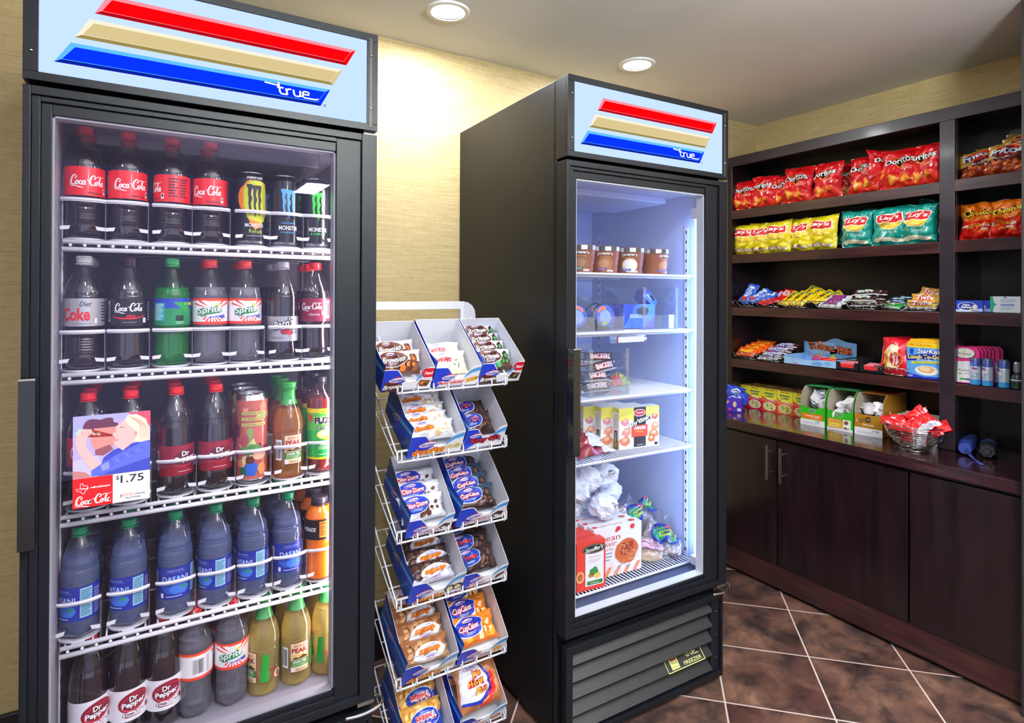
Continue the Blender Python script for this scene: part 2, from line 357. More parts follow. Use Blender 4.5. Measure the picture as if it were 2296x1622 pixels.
def logo_true():
    A = Art(); m = 'ffffff'; W_ = .085
    def S(*P_): A.stroke(P_, W_, m)
    S((-.6, .64), (.0, .58)); S((.02, .78), (.1, .2), (.16, .1), (.34, .1)); S((-.04, .47), (.26, .47))
    S((.38, .47), (.44, .1)); S((.4, .36), (.5, .46), (.62, .46)); S((.72, .47), (.76, .18), (.82, .1), (.98, .1), (1.04, .18), (1.04, .47)); S((1.04, .2), (1.1, .1))
    S((1.17, .29), (1.45, .29), (1.45, .42), (1.4, .47), (1.22, .47), (1.17, .4), (1.17, .16), (1.24, .08), (1.85, .08)); S((.3, .1), (.44, .1))
    return A
TRUE = logo_true()
def texas():
    P_ = [(-.2, 1), (.2, 1), (.22, .62), (.5, .52), (.9, .48), (.98, .1), (1.0, -.1), (.6, -.4), (.35, -.95), (.05, -.85), (-.15, -.45), (-.35, -.35), (-.55, -.42), (-.9, .05), (-.2, .08), (-.2, 1)]
    return Art().stroke(P_, .09, 'ffffff')
def heart(h='e0182c'):
    return Art().ell(-.35, .3, .4, .4, h).ell(.35, .3, .4, .4, h, 1).poly([(-.72, .15), (0, -.8), (.72, .15), (0, .35)], h, 2)
def hostess(w_=1):
    A = Art(); A.ell(0, 0, 1.12, .42, 'd8202c', 0, 28, .12).ell(0, 0, 1.04, .35, 'fbfbff', 1, 28, .12)
    A.text('Hostess', 0, .0, 1.75, .5, '1c4fc0', 2, .35, .03, .12); A.put(heart(), .02, .52, .2, dl=2); return A
HOST = hostess()
HOSTW = Art().ell(0, 0, 1.15, .45, 'd8202c', 0, 28, .1).ell(0, 0, 1.06, .37, 'e8ecfb', 1, 28, .1).text('Hostess', 0, 0, 1.7, .46, '1b3fa8', 2, .3, .03, .1).put(heart(), 0, .5, .18, dl=3)

# ------------------------------------------------------------ room
def struct(name, b, bevel=0): return tag(b.build(name, bevel=bevel), kind='structure')
XL, XR, YB, YF = -1.6, 3.14, .695, -3.8
struct('floor', MB().box(XL, XR, YF, YB, -.05, 0, TILE))
struct('ceiling', MB().box(XL-.1, XR+.1, YF-.1, YB+.1, ZC, ZC+.06, PLASTER))
struct('wall_back', MB().box(XL-.1, XR+.1, YB, YB+.1, 0, ZC, WALLP))
struct('wall_right', MB().box(XR, XR+.1, YF, YB, 0, ZC, WALLP))
struct('wall_left', MB().box(XL-.1, XL, -1.2, YB, 0, ZC, WALLP))
# camera's side left open so the world background adds fill light to the room
struct('wall_front', MB().box(XL-.1, XL+.5, YF-.1, YF, 0, ZC, WALLP))
struct('baseboard_back', MB().box(XL, XR, YB-.014, YB, 0, .19, WOOD), .003)
struct('trim_1', MB().box(2.6, XR, -.82, -.669, 0, ZC, M('26262a', .5)), .003)
CAND = ['round recessed ceiling light above the gap between the two glass door cabinets', 'round recessed ceiling light above and right of the freezer top']
def mk_can():
    r = empty('recessed_ceiling_light')
    MB().lathe([(.056, -.004), (.058, -.007), (.072, -.006), (.075, 0), (.056, 0)], M('f6f6f6', .4), 36, caps=False).build('trim_ring', r)
    MB().lathe([(0, -.001), (.03, -.001), (.0565, -.001)], M('f4f8ff', emit=9), 36, caps=False).build('lens', r)
    return r
KC = Kind(mk_can)
for i, (x, y, e) in enumerate(CANS):
    KC.at((x, y, ZC), (0, 0, 0), CAND[i] if i < 2 else 'round recessed ceiling light behind the camera, %s of six' % ORD[i-2].replace('leftmost', 'first'), 'ceiling light', 'recessed ceiling lights')
for i, (x, y, ZH) in enumerate(PANELS):
    r = empty('added_uplight_fixture', (x, y, ZH)); tag(r, 'long white suspended fixture behind the camera, carrying an added ceiling uplight', 'ceiling light')
    MB().box(-.075, .075, -.2, .2, -.022, .02, WHT).box(-.003, .003, -.18, -.175, .02, ZC-ZH, STEEL).box(-.003, .003, .175, .18, .02, ZC-ZH, STEEL).build('housing', r); MB().box(-.062, .062, -.185, .185, -.026, -.021, M('f2f6ff', emit=1.6)).build('diffuser', r)

SLATM = M('0a0b10', .5)
# ------------------------------------------------------------ glass door coolers
W = .686
def stripes(A):
    for q, h, hi, lo in (((.111, 1.907), (.129, 1.945), (.6305, 1.9485), (.606, 1.906)), 'f0040c', 'f79aa6', 'b4101c'), (((.079, 1.8515), (.103, 1.894), (.599, 1.894), (.574, 1.852)), 'cdbb84', 'e8e0c2', '96864c'), (((.047, 1.797), (.073, 1.840), (.5695, 1.840), (.547, 1.799)), '0630e6', '58b0fa', '0a1c8c'):
        pass
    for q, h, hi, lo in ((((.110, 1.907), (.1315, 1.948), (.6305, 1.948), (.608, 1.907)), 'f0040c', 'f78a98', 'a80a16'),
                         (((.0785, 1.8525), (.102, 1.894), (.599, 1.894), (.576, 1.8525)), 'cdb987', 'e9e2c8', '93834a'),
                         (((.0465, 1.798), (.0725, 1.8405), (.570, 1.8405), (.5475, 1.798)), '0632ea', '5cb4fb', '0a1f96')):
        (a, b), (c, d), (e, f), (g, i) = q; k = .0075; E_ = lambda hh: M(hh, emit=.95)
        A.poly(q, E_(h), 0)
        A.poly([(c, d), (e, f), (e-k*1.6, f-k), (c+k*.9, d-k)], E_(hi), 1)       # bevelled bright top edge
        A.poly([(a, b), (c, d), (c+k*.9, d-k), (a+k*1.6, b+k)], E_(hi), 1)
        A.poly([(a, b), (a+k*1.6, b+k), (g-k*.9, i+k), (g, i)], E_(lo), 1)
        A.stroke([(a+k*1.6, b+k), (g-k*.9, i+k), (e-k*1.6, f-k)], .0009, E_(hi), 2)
def cooler(loc, rotz, label, depth, liner, glass, tube, lit, shelves, handle_z, grille_badge):
    r = empty('glass_door_refrigerator', loc, (0, 0, rotz)); tag(r, label, 'refrigerator')
    b = MB(); y0 = .058
    b.box(0, .04, y0, depth, .02, 1.997, BLKM).box(W-.045, W, y0, depth, .02, 1.997, BLKM).box(.04, W-.045, depth-.03, depth, .02, 1.997, BLKM)
    b.box(.04, W-.045, y0, depth-.03, 1.735, 1.997, BLKM).box(.04, W-.045, y0, depth-.03, .02, .345, BLKM)
    b.box(.0, .012, y0-.004, y0+.012, .02, 1.997, BLK).box(W-.012, W, y0-.004, y0+.012, .02, 1.997, BLK)
    b.build('cabinet_body', r, bevel=.002)
    L = MB(); L.box(.0401, .046, y0, depth-.031, .345, 1.735, liner).box(W-.051, W-.0451, y0, depth-.031, .345, 1.735, liner)
    L.box(.046, W-.051, depth-.04, depth-.031, .345, 1.735, liner).box(.046, W-.051, y0, depth-.031, 1.715, 1.735, liner).box(.046, W-.051, y0, depth-.031, .345, .385, M('46506a', .5) if lit else liner)
    L.build('interior_liner', r)
    F = MB()
    F.box(.07, W-.09, .2, .5, 1.69, 1.716, liner); F.build('evaporator_cover', r, bevel=.006)
    # head with the illuminated sign
    h = MB(); h.box(0, W, .006, .0575, 1.757, 1.997, BLK); h.box(0, W, -.004, .006, 1.979, 1.997, BLK).box(0, W, -.004, .006, 1.757, 1.7735, BLK)
    h.box(0, .0235, -.004, .006, 1.7735, 1.979, BLK).box(.6585, W, -.004, .006, 1.7735, 1.979, BLK); h.box(.664, .672, -.0052, -.0038, 1.765, 1.985, M('3a3030', .4))
    for z in (1.81, 1.94): h.lathe([(0, 0), (.0035, 0), (.0035, .002), (0, .0022)], CHR, 10, (.668, -.0055, z)); h.lathe([(0, 0), (.003, 0), (.003, .002)], CHR, 10, (.013, -.0055, z))
    hd = h.build('sign_header', r, bevel=.0015)
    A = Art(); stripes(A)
    A.put(TRUE, .452, 1.8075, .047, .037, 4)
    A.items = [(v, f, M('ffffff', emit=1.1) if m is M('ffffff') else m, l) for v, f, m, l in A.items]
    A.ell(.541, 1.8125, .0022, .0022, M('ffffff', emit=1), 3).ell(.541, 1.8125, .0014, .0014, M('0632ea', emit=.9), 4)
    A.ell(.5575, 1.8005, .003, .003, M('101a40', emit=1), 3).ell(.5575, 1.8005, .0021, .0021, M('e0ecff', emit=.9), 4).rect(.5566, 1.799, .5584, 1.802, M('101a40', emit=1), 5)
    s = MB(); s.box(.023, .659, -.001, .0055, 1.773, 1.9795, M('bcd6ff', emit=.95, name='lit_sign_panel')); s.art(A, lambda x, y, k: (x, -.0012-k, y), 1, .0002); s.build('sign_panel', hd)
    # door
    d = MB(); zb, zt = .347, 1.748
    d.box(0, .012, 0, .052, zb, zt, BLK).box(W-.038, W, 0, .052, zb, zt, BLK).box(.012, W-.038, 0, .052, zt-.017, zt, BLK).box(.012, W-.038, 0, .052, zb, zb+.02, BLK)
    d.box(.012, .026, .006, .05, zb+.02, zt-.017, BLK).box(W-.098, W-.038, .008, .05, zb+.02, zt-.017, BLKG if 0 else BLK).box(.026, W-.098, .006, .05, zt-.028, zt-.017, BLK).box(.026, W-.098, .006, .05, zb+.02, zb+.036, BLK)
    d.box(.026, .043, .012, .05, zb+.036, zt-.028, BLK).box(.043, W-.098, .012, .05, zt-.05, zt-.028, BLK).box(.043, W-.098, .012, .05, zb+.036, zb+.048, BLK)
    dr = d.build('door', r, bevel=.0012)
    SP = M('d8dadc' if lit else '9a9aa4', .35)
    g = MB(); g.box(.043, .047, .016, .046, .395, 1.698, SP).box(W-.102, W-.098, .016, .046, .395, 1.698, SP).box(.043, W-.098, .016, .046, 1.694, 1.698, SP).box(.043, W-.098, .016, .046, .395, .399, SP)
    g.build('glazing_spacer', dr)
    MB().box(.043, W-.098, .0135, .0165, .395, 1.698, glass).build('glass_pane', dr)
    z0, z1 = handle_z; hh = MB(); hh.box(.001, .026, -.034, -.004, z0, z1, BLKG); hh.box(.006, .02, -.006, .004, z0+.02, z0+.05, BLKG).box(.006, .02, -.006, .004, z1-.05, z1-.02, BLKG)
    hh.box(.001, .026, -.0345, -.0335, z1-.004, z1, STEEL); hh.build('door_handle', dr, bevel=.004)
    MB().box(W-.03, W-.006, .012, .034, zt, 1.757, STEEL).build('upper_hinge', r); q = MB(); q.box(W-.04, W+.002, .008, .04, zb-.014, zb-.001, STEEL)
    q.tube(catmull([(W-.075, -.008, zb-.018), (W-.03, -.012, zb-.02), (W+.012, -.006, zb-.016), (W+.02, .014, zb-.012), (W+.006, .03, zb-.01)], 6), .0045, CHR); q.build('door_hinge', r)
    # grille
    q = MB(); q.box(.012, W-.002, .012, .035, .29, .312, BLK).box(.012, W-.002, .012, .035, .02, .04, BLK).box(.012, .036, .012, .035, .04, .29, BLK).box(W-.055, W-.002, .02, .035, .04, .29, BLK).box(W-.012, W-.002, .012, .035, .04, .29, BLK)
    q.box(.036, W-.055, .052, .056, .03, .3, M('050506', .8))
    for z in (.09, .17, .25): q.lathe([(0, 0), (.004, 0), (.004, .003)], CHR, 10, (W-.034, .018, z))
    gr = q.build('front_grille', r, bevel=.0015)
    sl = MB()
    for i in range(5):
        z = .044+i*.05
        sl.add([(.036, .012, z+.012), (W-.055, .012, z+.012), (W-.055, .048, z+.05), (.036, .048, z+.05), (.036, .016, z+.006), (W-.055, .016, z+.006), (W-.055, .052, z+.044), (.036, .052, z+.044),
                (.036, .030, z-.002), (W-.055, .030, z-.002)], [(0, 1, 2, 3), (4, 5, 1, 0), (4, 7, 6, 5), (0, 3, 7, 4), (1, 5, 6, 2), (8, 9, 5, 4)], SLATM)
    sl.build('louvre_slats', gr)
    if grille_badge:
        A = Art(); Y_ = 'd9d98a'; A.rect(0, 0, .17, .05, '101014', 0)
        for a in ((0, 0, .0025, .05), (.1675, 0, .17, .05), (0, 0, .17, .0025), (0, .0475, .17, .05)): A.rect(*a, Y_, 1)
        A.rect(.02, .006, .055, .042, Y_, 1); A.rect(.023, .03, .052, .04, '7a2020', 2); A.text('TRUE', .0375, .024, .028, .007, '2a2a10', 2, 0, .02); A.text('COMPANY', .0375, .013, .028, .004, '2a2a10', 2)
        A.items += [(v, f, M(Y_), l) for v, f, m, l in Art().put(TRUE, .095, .024, .032, .03, 1).items]; A.text('FREEZER', .117, .012, .082, .011, Y_, 2, 0, .01)
        bd = MB(); cs, sn = math.cos(R(-36)), math.sin(R(-36))
        for k, zz in ((0, .094),):
            bd.art(A, lambda x, y, e: (.425+x, .011+(y)*.7-e, zz+.012+y*.74), 1, .0003)
        bd.build('badge', gr)
    # shelves, pilasters, lamp
    pl = MB()
    for xx in (.0465, W-.0535):
        for yy in (.13, depth-.1):
            pl.box(xx, xx+.002, yy, yy+.016, .4, 1.6, WHT)
            for k in range(34): pl.box(xx-.0003 if xx > .3 else xx+.0015, xx+.0006 if xx > .3 else xx+.0024, yy+.005, yy+.011, .42+k*.035, .432+k*.035, M('30343c', .6))
    pl.build('shelf_pilasters', r)
    rnd = random.Random(2)
    for z, y in shelves:
        s = MB(); x0, x1 = (.054, W-.056)
        if lit:
            s.tube([(x0, y, z), (x1, y, z)], .0042, WIRE); s.tube([(x0, y+.012, z-.008), (x1, y+.012, z-.008)], .003, WIRE)
            nw, wr = 40, .0017
        else:
            s.tube([(x0, y, z+.004), (x1, y, z+.004)], .0048, WIRE); s.tube([(x0-.002, y, z-.012), (x1, y, z-.012)], .0052, WIRE)
            nw, wr = 24, .0019
            for k in range(nw): s.blob((x0+.012+k*(x1-x0-.02)/(nw-1), y-.0022, z-.0035), (.0034, .003, .0034), WIRE, k, .1, 8)
        for k in range(nw+1): xx = x0+.006+k*(x1-x0-.012)/nw; s.tube([(xx, y-(.004 if lit else 0), z+.002), (xx, depth-.06, z+.002)], wr, WIRE, 6)
        for yy in (y+.2, y+.4, depth-.06): s.tube([(x0, yy, z-.002), (x1, yy, z-.002)], .0028, WIRE, 6)
        s.build('wire_shelf', r)
    t = MB(); t.tube([(W-.072, .07, .43), (W-.072, .07, 1.62)], .007, tube, 12); tl = t.build('lamp_tube', r)
    t = MB(); t.box(W-.058, W-.0515, .056, .09, .42, 1.66, WHT); t.box(W-.084, W-.0515, .059, .086, 1.62, 1.66, WHT).box(W-.084, W-.0515, .059, .086, .4, .43, WHT); t.build('lamp_holder', tl)
    return r
E1 = cooler((0, 0, 0), 0, 'tall black glass door drinks cooler full of soda bottles under a lit striped header', .688, LINER, GLASS1, M('fff0f0', emit=34), False,
            [(1.455, .08), (1.180, .08), (.889, .08), (.621, .08)], (.877, 1.194), False)
E2 = cooler((1.238, -.051, 0), -.0238, 'tall black glass door freezer lit blue-white inside, standing beside the dark snack shelves', .735, LINERF, GLASS2, M('8cb0ff', emit=34), True,
            [(1.420, .1), (1.227, .1), (1.013, .1), (.811, .1), (.398, .1)], (.887, 1.197), True)
area('cooler_fill_light', (.32, .35, 1.705), (0, 0, 0),   .4, .3, 13, (.97, .93, 1))  # fill added to brighten the bottles; no fixture is modelled for it

# ------------------------------------------------------------ shelving on the right
hr = empty('shelving_hutch', (2.878, 0, .745)); tag(hr, 'dark espresso wooden shelving hutch filled with snacks above the counter', 'shelf unit')
b = MB(); dz = -.745; X1 = XR-2.878-.002
def hb(bb, x0, x1, y0, y1, z0, z1, m): return bb.box(x0, x1, y0, y1, z0+dz, z1+dz, m)
hb(b, 0, X1, .655, .683, .747, 2.093, WOOD); hb(b, 0, X1, -.668, -.585, .747, 2.093, WOOD); hb(b, .018, .232, -.3765, -.3235, .747, 2.05, WOOD)
hb(b, .02, X1, -.585, .655, 2.06, 2.093, WOOD)
b.build('carcass', hr, bevel=.001)
b = MB(); hb(b, 0, .018, -.3765, -.3235, .747, 2.05, WOODF); hb(b, -.002, .018, -.668, .683, 2.043, 2.095, WOODF); b.build('face_frame', hr, bevel=.0015)
b = MB(); hb(b, .232, .24, -.585, .655, .747, 2.06, WOODB); b.build('back_panel', hr)
for z in (1.806, 1.568, 1.288, 1.011):
    for y0, y1 in ((-.3235, .655), (-.585, -.3765)):
        b = MB(); hb(b, .018, .232, y0, y1, z-.022, z-.002, WOOD); hb(b, 0, .018, y0, y1, z-.046, z, WOODH); b.build('shelf_board', hr, bevel=.001)
WOODC = noisy('polished_espresso_top', '1c0e12', '40242a', .17, scale=(8, 1.2, 12), nscale=4, detail=8, coat=.6, lo=.3, hi=.75)
ct = MB().box(2.628, XR-.002, -.667, .69, .703, .745, WOODC); tag(ct.build('countertop', bevel=.003), 'glossy dark espresso countertop running below the snack shelves', 'countertop')
bc = empty('base_cabinet', (2.64, 0, 0)); tag(bc, 'dark espresso base cabinet with three flat doors and two bar handles', 'cabinet')
MB().box(.022, .49, -.667, .69, 0, .702, WOOD).box(.004, .022, -.667, .69, .018, .118, WOODH).box(.008, .022, -.667, .69, .692, .702, WOOD).build('cabinet_box', bc, bevel=.001)
for y0, y1, hy in ((.2255, .66, .254), (-.318, .2185, .188), (-.664, -.3255, None)):
    d = MB().box(.0, .02, y0, y1, .121, .688, WOOD).build('cabinet_door', bc, bevel=.002)
    if hy is not None:
        h = MB(); h.box(-.034, -.027, hy-.006, hy+.006, .508, .665, STEEL)
        for z in (.54, .635): h.tube([(-.028, hy, z), (.0, hy, z)], .004, STEEL)
        h.build('bar_handle', d, bevel=.001)

# ------------------------------------------------------------ wire snack rack
RX0, RX1, RY, TL = .775, 1.12, .088, R(30)
rr_ = empty('wire_display_rack', (.95, .3, 0)); tag(rr_, 'white wire display rack of snack cakes standing between the two glass door cabinets', 'display rack')
def rk(bb): bb.T = Matrix.Translation((-.95, -.3, 0)); return bb
b = rk(MB())
b.box(RX0-.02, 1.10, .332, .345, 1.303, 1.328, WHT)
for xx in (RX0-.02, 1.085): b.box(xx, xx+.015, .33, .347, 0, 1.303, WHT)
for xx in (RX0, 1.09): b.tube([(xx, .34, .02), (xx, .1, .02), (xx, .05, .008)], .006, WIRE)
b.build('rack_frame', rr_, bevel=.001)
b = rk(MB()); b.prism([(0, 0)], 0, 0, WHT) if 0 else None
P_ = [(1.10+.045*math.sin(t)-.0, 1.283+.045*math.cos(t)) for t in [0, .4, .8, 1.2, PI/2]]; b.prism([(1.10, 1.1), (1.10, 1.328)]+P_+[(1.145, 1.1)], .338, .341, M('dcdce6', .35)); b.build('side_plate', rr_)
for z in (1.105, .918, .70, .518, .303, .104):
    s = rk(MB()); zb = z-.021; cy_, sy_ = math.cos(TL), math.sin(TL)
    def q(x, d, h=0): return (x, RY+d*cy_-h*sy_, zb+d*sy_+h*cy_)
    zu = z+.009; s.tube([(RX0, RY, zu), (RX1, RY, zu)], .0035, WIRE); s.tube([q(RX0, 0), q(RX1, 0)], .003, WIRE)
    s.tube([(RX0, RY, zb-.002), (RX0, RY, zu)], .003, WIRE)
    for k in range(8): xx = RX0+.012+k*(RX1-RX0-.02)/7; s.tube(catmull([(xx, RY-.001, zu), (xx, RY-.004, zb+.004), (xx, RY+.002, zb-.004), (xx, RY+.012, zb+.004)], 3), .0023, WIRE, 6)
    for k in range(8): xx = RX0+k*(RX1-RX0)/7; s.tube([q(xx, 0), q(xx, .265)], .002, WIRE, 6)
    for d in (.07, .14, .21, .265): s.tube([q(RX0, d), q(RX1, d)], .0022, WIRE, 6)
    for xx in (RX0, RX1): s.tube([q(xx, 0), (xx, RY, z), q(xx, .24, .05), (xx, .335, z+.17)], .0026, WIRE, 6)
    s.build('wire_shelf', rr_)

# ------------------------------------------------------------ bottles and cans
def cyl(r, z=0): return lambda x, y, h: ((r+h)*math.cos(-PI/2+x/r), (r+h)*math.sin(-PI/2+x/r), z+y)
def petal(h0): return lambda z, a: 1-(.16*max(0, 1-z/h0)*(.5+.5*math.cos(5*a))) if z < h0 else 1
def mk_bottle(prof, liq, fill, cap, label, petals=.03, pet=None, capr=.0148, ribs=None, neck=None):
    pet = pet or PET; r = empty('beverage_bottle'); top = prof[-1][1]; md = petal(petals) if petals else None
    sm = [tuple(p)[:2] for p in catmull([(a, b, 0) for a, b in prof], 3)]
    if ribs:
        a0, a1, n = ribs; ex = []
        for k in range(n*2+1):
            z = a0+(a1-a0)*k/(n*2); rr = next((p[0] for p in sm if p[1] >= z), .03); ex.append((rr-(.0009 if k % 2 else 0), z))
        sm = [p for p in sm if p[1] < a0]+ex+[p for p in sm if p[1] > a1]
    MB().lathe([(0, .004)]+sm, pet, 30, mod=md, caps=False).build('bottle_body', r)
    lq = [(a-.0008, b) for a, b in sm if .001 < b < fill]; lr = lq[-1][0]
    MB().lathe([(0, .0055)]+lq+[(lr-.0002, fill), (0, fill)], liq, 30, mod=md, caps=False).build('drink', r)
    c = MB(); hh = .0145; ctop = top+.002
    c.lathe([(capr*.96, ctop-hh), (capr, ctop-hh+.001), (capr, ctop-.002), (capr*.93, ctop), (0, ctop)], M(cap, .35), 48, mod=lambda z, a: 1-(.035 if z < top-.0005 and math.cos(24*a) < 0 else 0))
    c.lathe([(capr+.0012, ctop-hh-.0035), (capr+.0012, ctop-hh-.0018)], M(cap, .35), 24)
    c.build('bottle_cap', r)
    if neck: MB().lathe([tuple(p) for p in neck[1]], M(neck[0], .3), 28, caps=False).build('neck_sleeve', r)
    z0, z1, bands, fn = label
    rl = max(p[0] for p in sm if z0 <= p[1] <= z1)+.0004; L = MB()
    zs = [z0]+[b[0] for b in bands[1:]]+[z1]
    for (zb, hcol), a, b in zip(bands, zs, zs[1:]): L.lathe([(rl, a), (rl, b)], M(hcol, .35, coat=.3) if isinstance(hcol, str) else hcol, 36, caps=False)
    A = Art(); fn(A, rl); L.art(A, cyl(rl), .008, .0003); L.build('label', r)
    return r
CONTOUR = [(.020, .0015), (.029, .004), (.0338, .014), (.0345, .026), (.033, .045), (.0322, .066), (.0335, .082), (.0358, .09), (.0363, .1), (.0363, .148), (.0356, .156), (.034, .166), (.0285, .184), (.021, .202), (.0155, .216), (.0128, .222), (.0128, .227), (.0122, .238)]
COLA = M('16060a', .06, coat=.6, name='cola')
LIQ_CLEAR = liquid('clear_soda', 'f8faff', 'd8d6e4', .28); WATER = liquid('water', 'e4ecff', 'a8c0ff', .34); LIQ_GREEN = liquid('green_soda', '60e098', '18c268', .5, refract=False)
PETG = clear('green_bottle_plastic', (.45, .92, .62), 1, .04, (.9, 1, .95), .05)
TEA = liquid('amber_tea', 'f8c880', 'e8a448', .42, refract=False); TEAG = liquid('pale_green_tea', 'fff2b8', 'f0dc88', .42, refract=False); TEAR = M('7a1a14', .08, coat=.5); ORANGE = M('ff7a06', .15, coat=.5, name='orange_sports_drink')
def info(A, x, z0, z1, m='2a2a30'): A.lines(x, z0, x+.018, z1, 7, m, 1, .45)
def cokelab(bg, word=None, wc='ffffff', ink='5a0a10'):
    def f(A, r):
        A.put(COKE, -.0275, .116, .0205, .024, 1); A.lines(.0, .0945, .028, .098, 1, ink, 1, .6)
        A.rect(.031, .096, .037, .108, 'f4f4f4', 1); A.rect(.0322, .1, .0358, .1065, '2a2a2a', 2)
        info(A, .046, .1, .144, ink); info(A, .068, .1, .144, ink); A.bars(-.075, .1, -.052, .14)
        if word: A.text(*word)
    return f
COKE_B = Kind(lambda: mk_bottle(CONTOUR, COLA, .172, 'e8202a', (.09, .15, [(0, 'e8141c')], cokelab('e8141c')), ribs=(.03, .08, 9)))
def dietf(A, r):
    A.text('Coke', -.004, .117, .052, .027, 'd8141c', 1, 0, .03); A.text('Diet', .014, .1385, .021, .01, '3a3a40', 1, .3, .01); A.lines(-.01, .0955, .025, .0985, 1, '77777c', 1); A.rect(.03, .098, .035, .108, 'f4f4f4', 2); info(A, .045, .1, .144); A.bars(-.07, .1, -.05, .14)
DIET_B = Kind(lambda: mk_bottle(CONTOUR, COLA, .165, 'e9e9ee', (.092, .15, [(0, M('c9c9cf', .3, .5))], dietf), ribs=(.03, .08, 9)))
def zerof(A, r):
    A.put(COKE, -.0245, .126, .0175, .02, 1); A.stroke([(-.033, .112, .6), (-.02, .108, 1.2), (0, .1065, 1.4), (.02, .109, 1.2), (.032, .114, .5)], .0022, 'e0141c', 1, 4); A.text('zero', .003, .1115, .016, .006, 'e0141c', 2, 0, .02)
    A.lines(-.012, .097, .014, .1, 1, '9a9aa4', 1); A.rect(.027, .097, .034, .108, 'f4f4f4', 2); A.bars(-.055, .1, -.042, .144); info(A, .042, .1, .144, 'c8c8cc')
ZERO_B = Kind(lambda: mk_bottle(CONTOUR, COLA, .168, '32121c', (.09, .15, [(0, '141016')], zerof)))
def cherryf(A, r):
    A.put(COKE, -.024, .126, .017, .019, 1); A.text('cherry', .006, .109, .026, .009, 'f4f0f2', 1, 0, .0); A.ell(-.018, .107, .006, .006, '7a0c20', 1); A.ell(-.01, .103, .005, .005, '7a0c20', 2); A.rect(.024, .108, .031, .12, 'f4f4f4', 1); A.bars(.036, .1, .05, .144)
CHERRY_B = Kind(lambda: mk_bottle(CONTOUR, COLA, .168, 'f0141c', (.092, .15, [(0, '8e1c3e')], cherryf)))
SPR = [(.020, .0015), (.029, .004), (.0345, .014), (.0352, .026), (.0335, .05), (.0338, .075), (.0362, .088), (.0365, .1), (.0365, .15), (.035, .162), (.028, .184), (.0205, .202), (.0155, .216), (.0128, .222), (.0128, .227), (.0122, .238)]
def sprgf(A, r):
    A.rect(-.04, .142, .035, .1485, '1c3cb0', 0); A.poly([(.0, .142), (.036, .142), (.036, .105), (.02, .125)], '1a9c4a', 1); A.rect(-.04, .1, -.016, .14, '2aa6b4', 1).lines(-.038, .102, -.018, .138, 9, 'd8f0f0', 2)
    A.rect(.006, .1, .022, .112, '10281c', 1).lines(.006, .093, .024, .099, 2, 'b8e8c8', 1); A.rect(.024, .135, .05, .141, 'd8dc2a', 1)
SPRG_B = Kind(lambda: mk_bottle(SPR, LIQ_GREEN, .174, '2fae66', (.09, .15, [(0, '0d8a52'), (.128, '1a3fae')], sprgf), pet=PETG))
def tropf(A, r):
    for k in range(7): a = R(35+k*18); A.poly([(.003+.012*math.cos(a), .12+.012*math.sin(a)), (.003+.05*math.cos(a), .12+.034*math.sin(a)), (.003+.05*math.cos(a+.13), .12+.034*math.sin(a+.13))], 'e8402c' if k not in (2,) else 'f4f4f4', 1) if abs(.05*math.cos(a)) < .2 and .12+.034*math.sin(a) < .15 else None
    for k in range(7): a = R(215+k*18); A.poly([(.003+.012*math.cos(a), .118+.012*math.sin(a)), (.003+.026*math.cos(a), .118+.0255*math.sin(a)), (.003+.026*math.cos(a+.16), .118+.0255*math.sin(a+.16))], 'e8402c', 1)
    A.poly([(-.035, .125), (-.035, .145), (-.01, .145), (-.005, .128)], 'ffffff', 0)
    A.out_text('Sprite', -.004, .122, .05, .0185, 'eef4f0', '12804a', 3, .15, .02, .22, .13); A.ell(.012, .136, .004, .003, 'd8dc30', 6)
    A.text('tropical', .012, .109, .034, .007, '1c56c8', 5, .3, .02, .16); A.text('mix', .024, .1085, .014, .007, '1c48b0', 6, .2, .04)
    A.bars(-.085, .1, -.06, .14); A.rect(-.055, .1, -.048, .14, 'd0d0d4', 1); A.lines(.05, .1, .07, .135, 6, '4a6ad0', 1); A.rect(.072, .112, .088, .12, 'f0a030', 1); A.lines(.072, .122, .088, .135, 4, 'd05ac0', 1)
TROP_B = Kind(lambda: mk_bottle(SPR, LIQ_CLEAR, .176, 'f03a36', (.09, .15, [(.09, 'e8402c'), (.0965, 'f6f4f4'), (.1435, 'f06a2c'), (.1465, 'e8402c')], tropf)))
def rootf(A, r):
    A.out_text("Barq's", .0, .086, .046, .026, 'e8e8ee', '16161a', 2, .2, .02, .12, .25); A.blot(.004, .069, .012, .007, 'a01c2c', 3, 2).blot(.014, .066, .006, .006, 'c0243a', 4, 5); A.text('ROOT', .024, .073, .014, .005, '2a2a30', 5, 0, .03); A.text('BEER', .024, .066, .014, .005, '2a2a30', 5, 0, .03); A.lines(-.03, .052, .0, .056, 2, '55555c', 1)
ROOT_B = Kind(lambda: mk_bottle(CONTOUR, COLA, .178, 'b8b8c2', (.045, .106, [(0, M('b4b6be', .3, .4))], rootf)))
DPROF = [(.020, .0015), (.029, .004), (.0345, .014), (.0352, .03), (.0352, .044), (.0356, .046), (.0362, .11), (.0358, .125), (.034, .15), (.029, .176), (.0215, .2), (.0158, .214), (.0128, .221), (.0128, .227), (.0122, .238)]
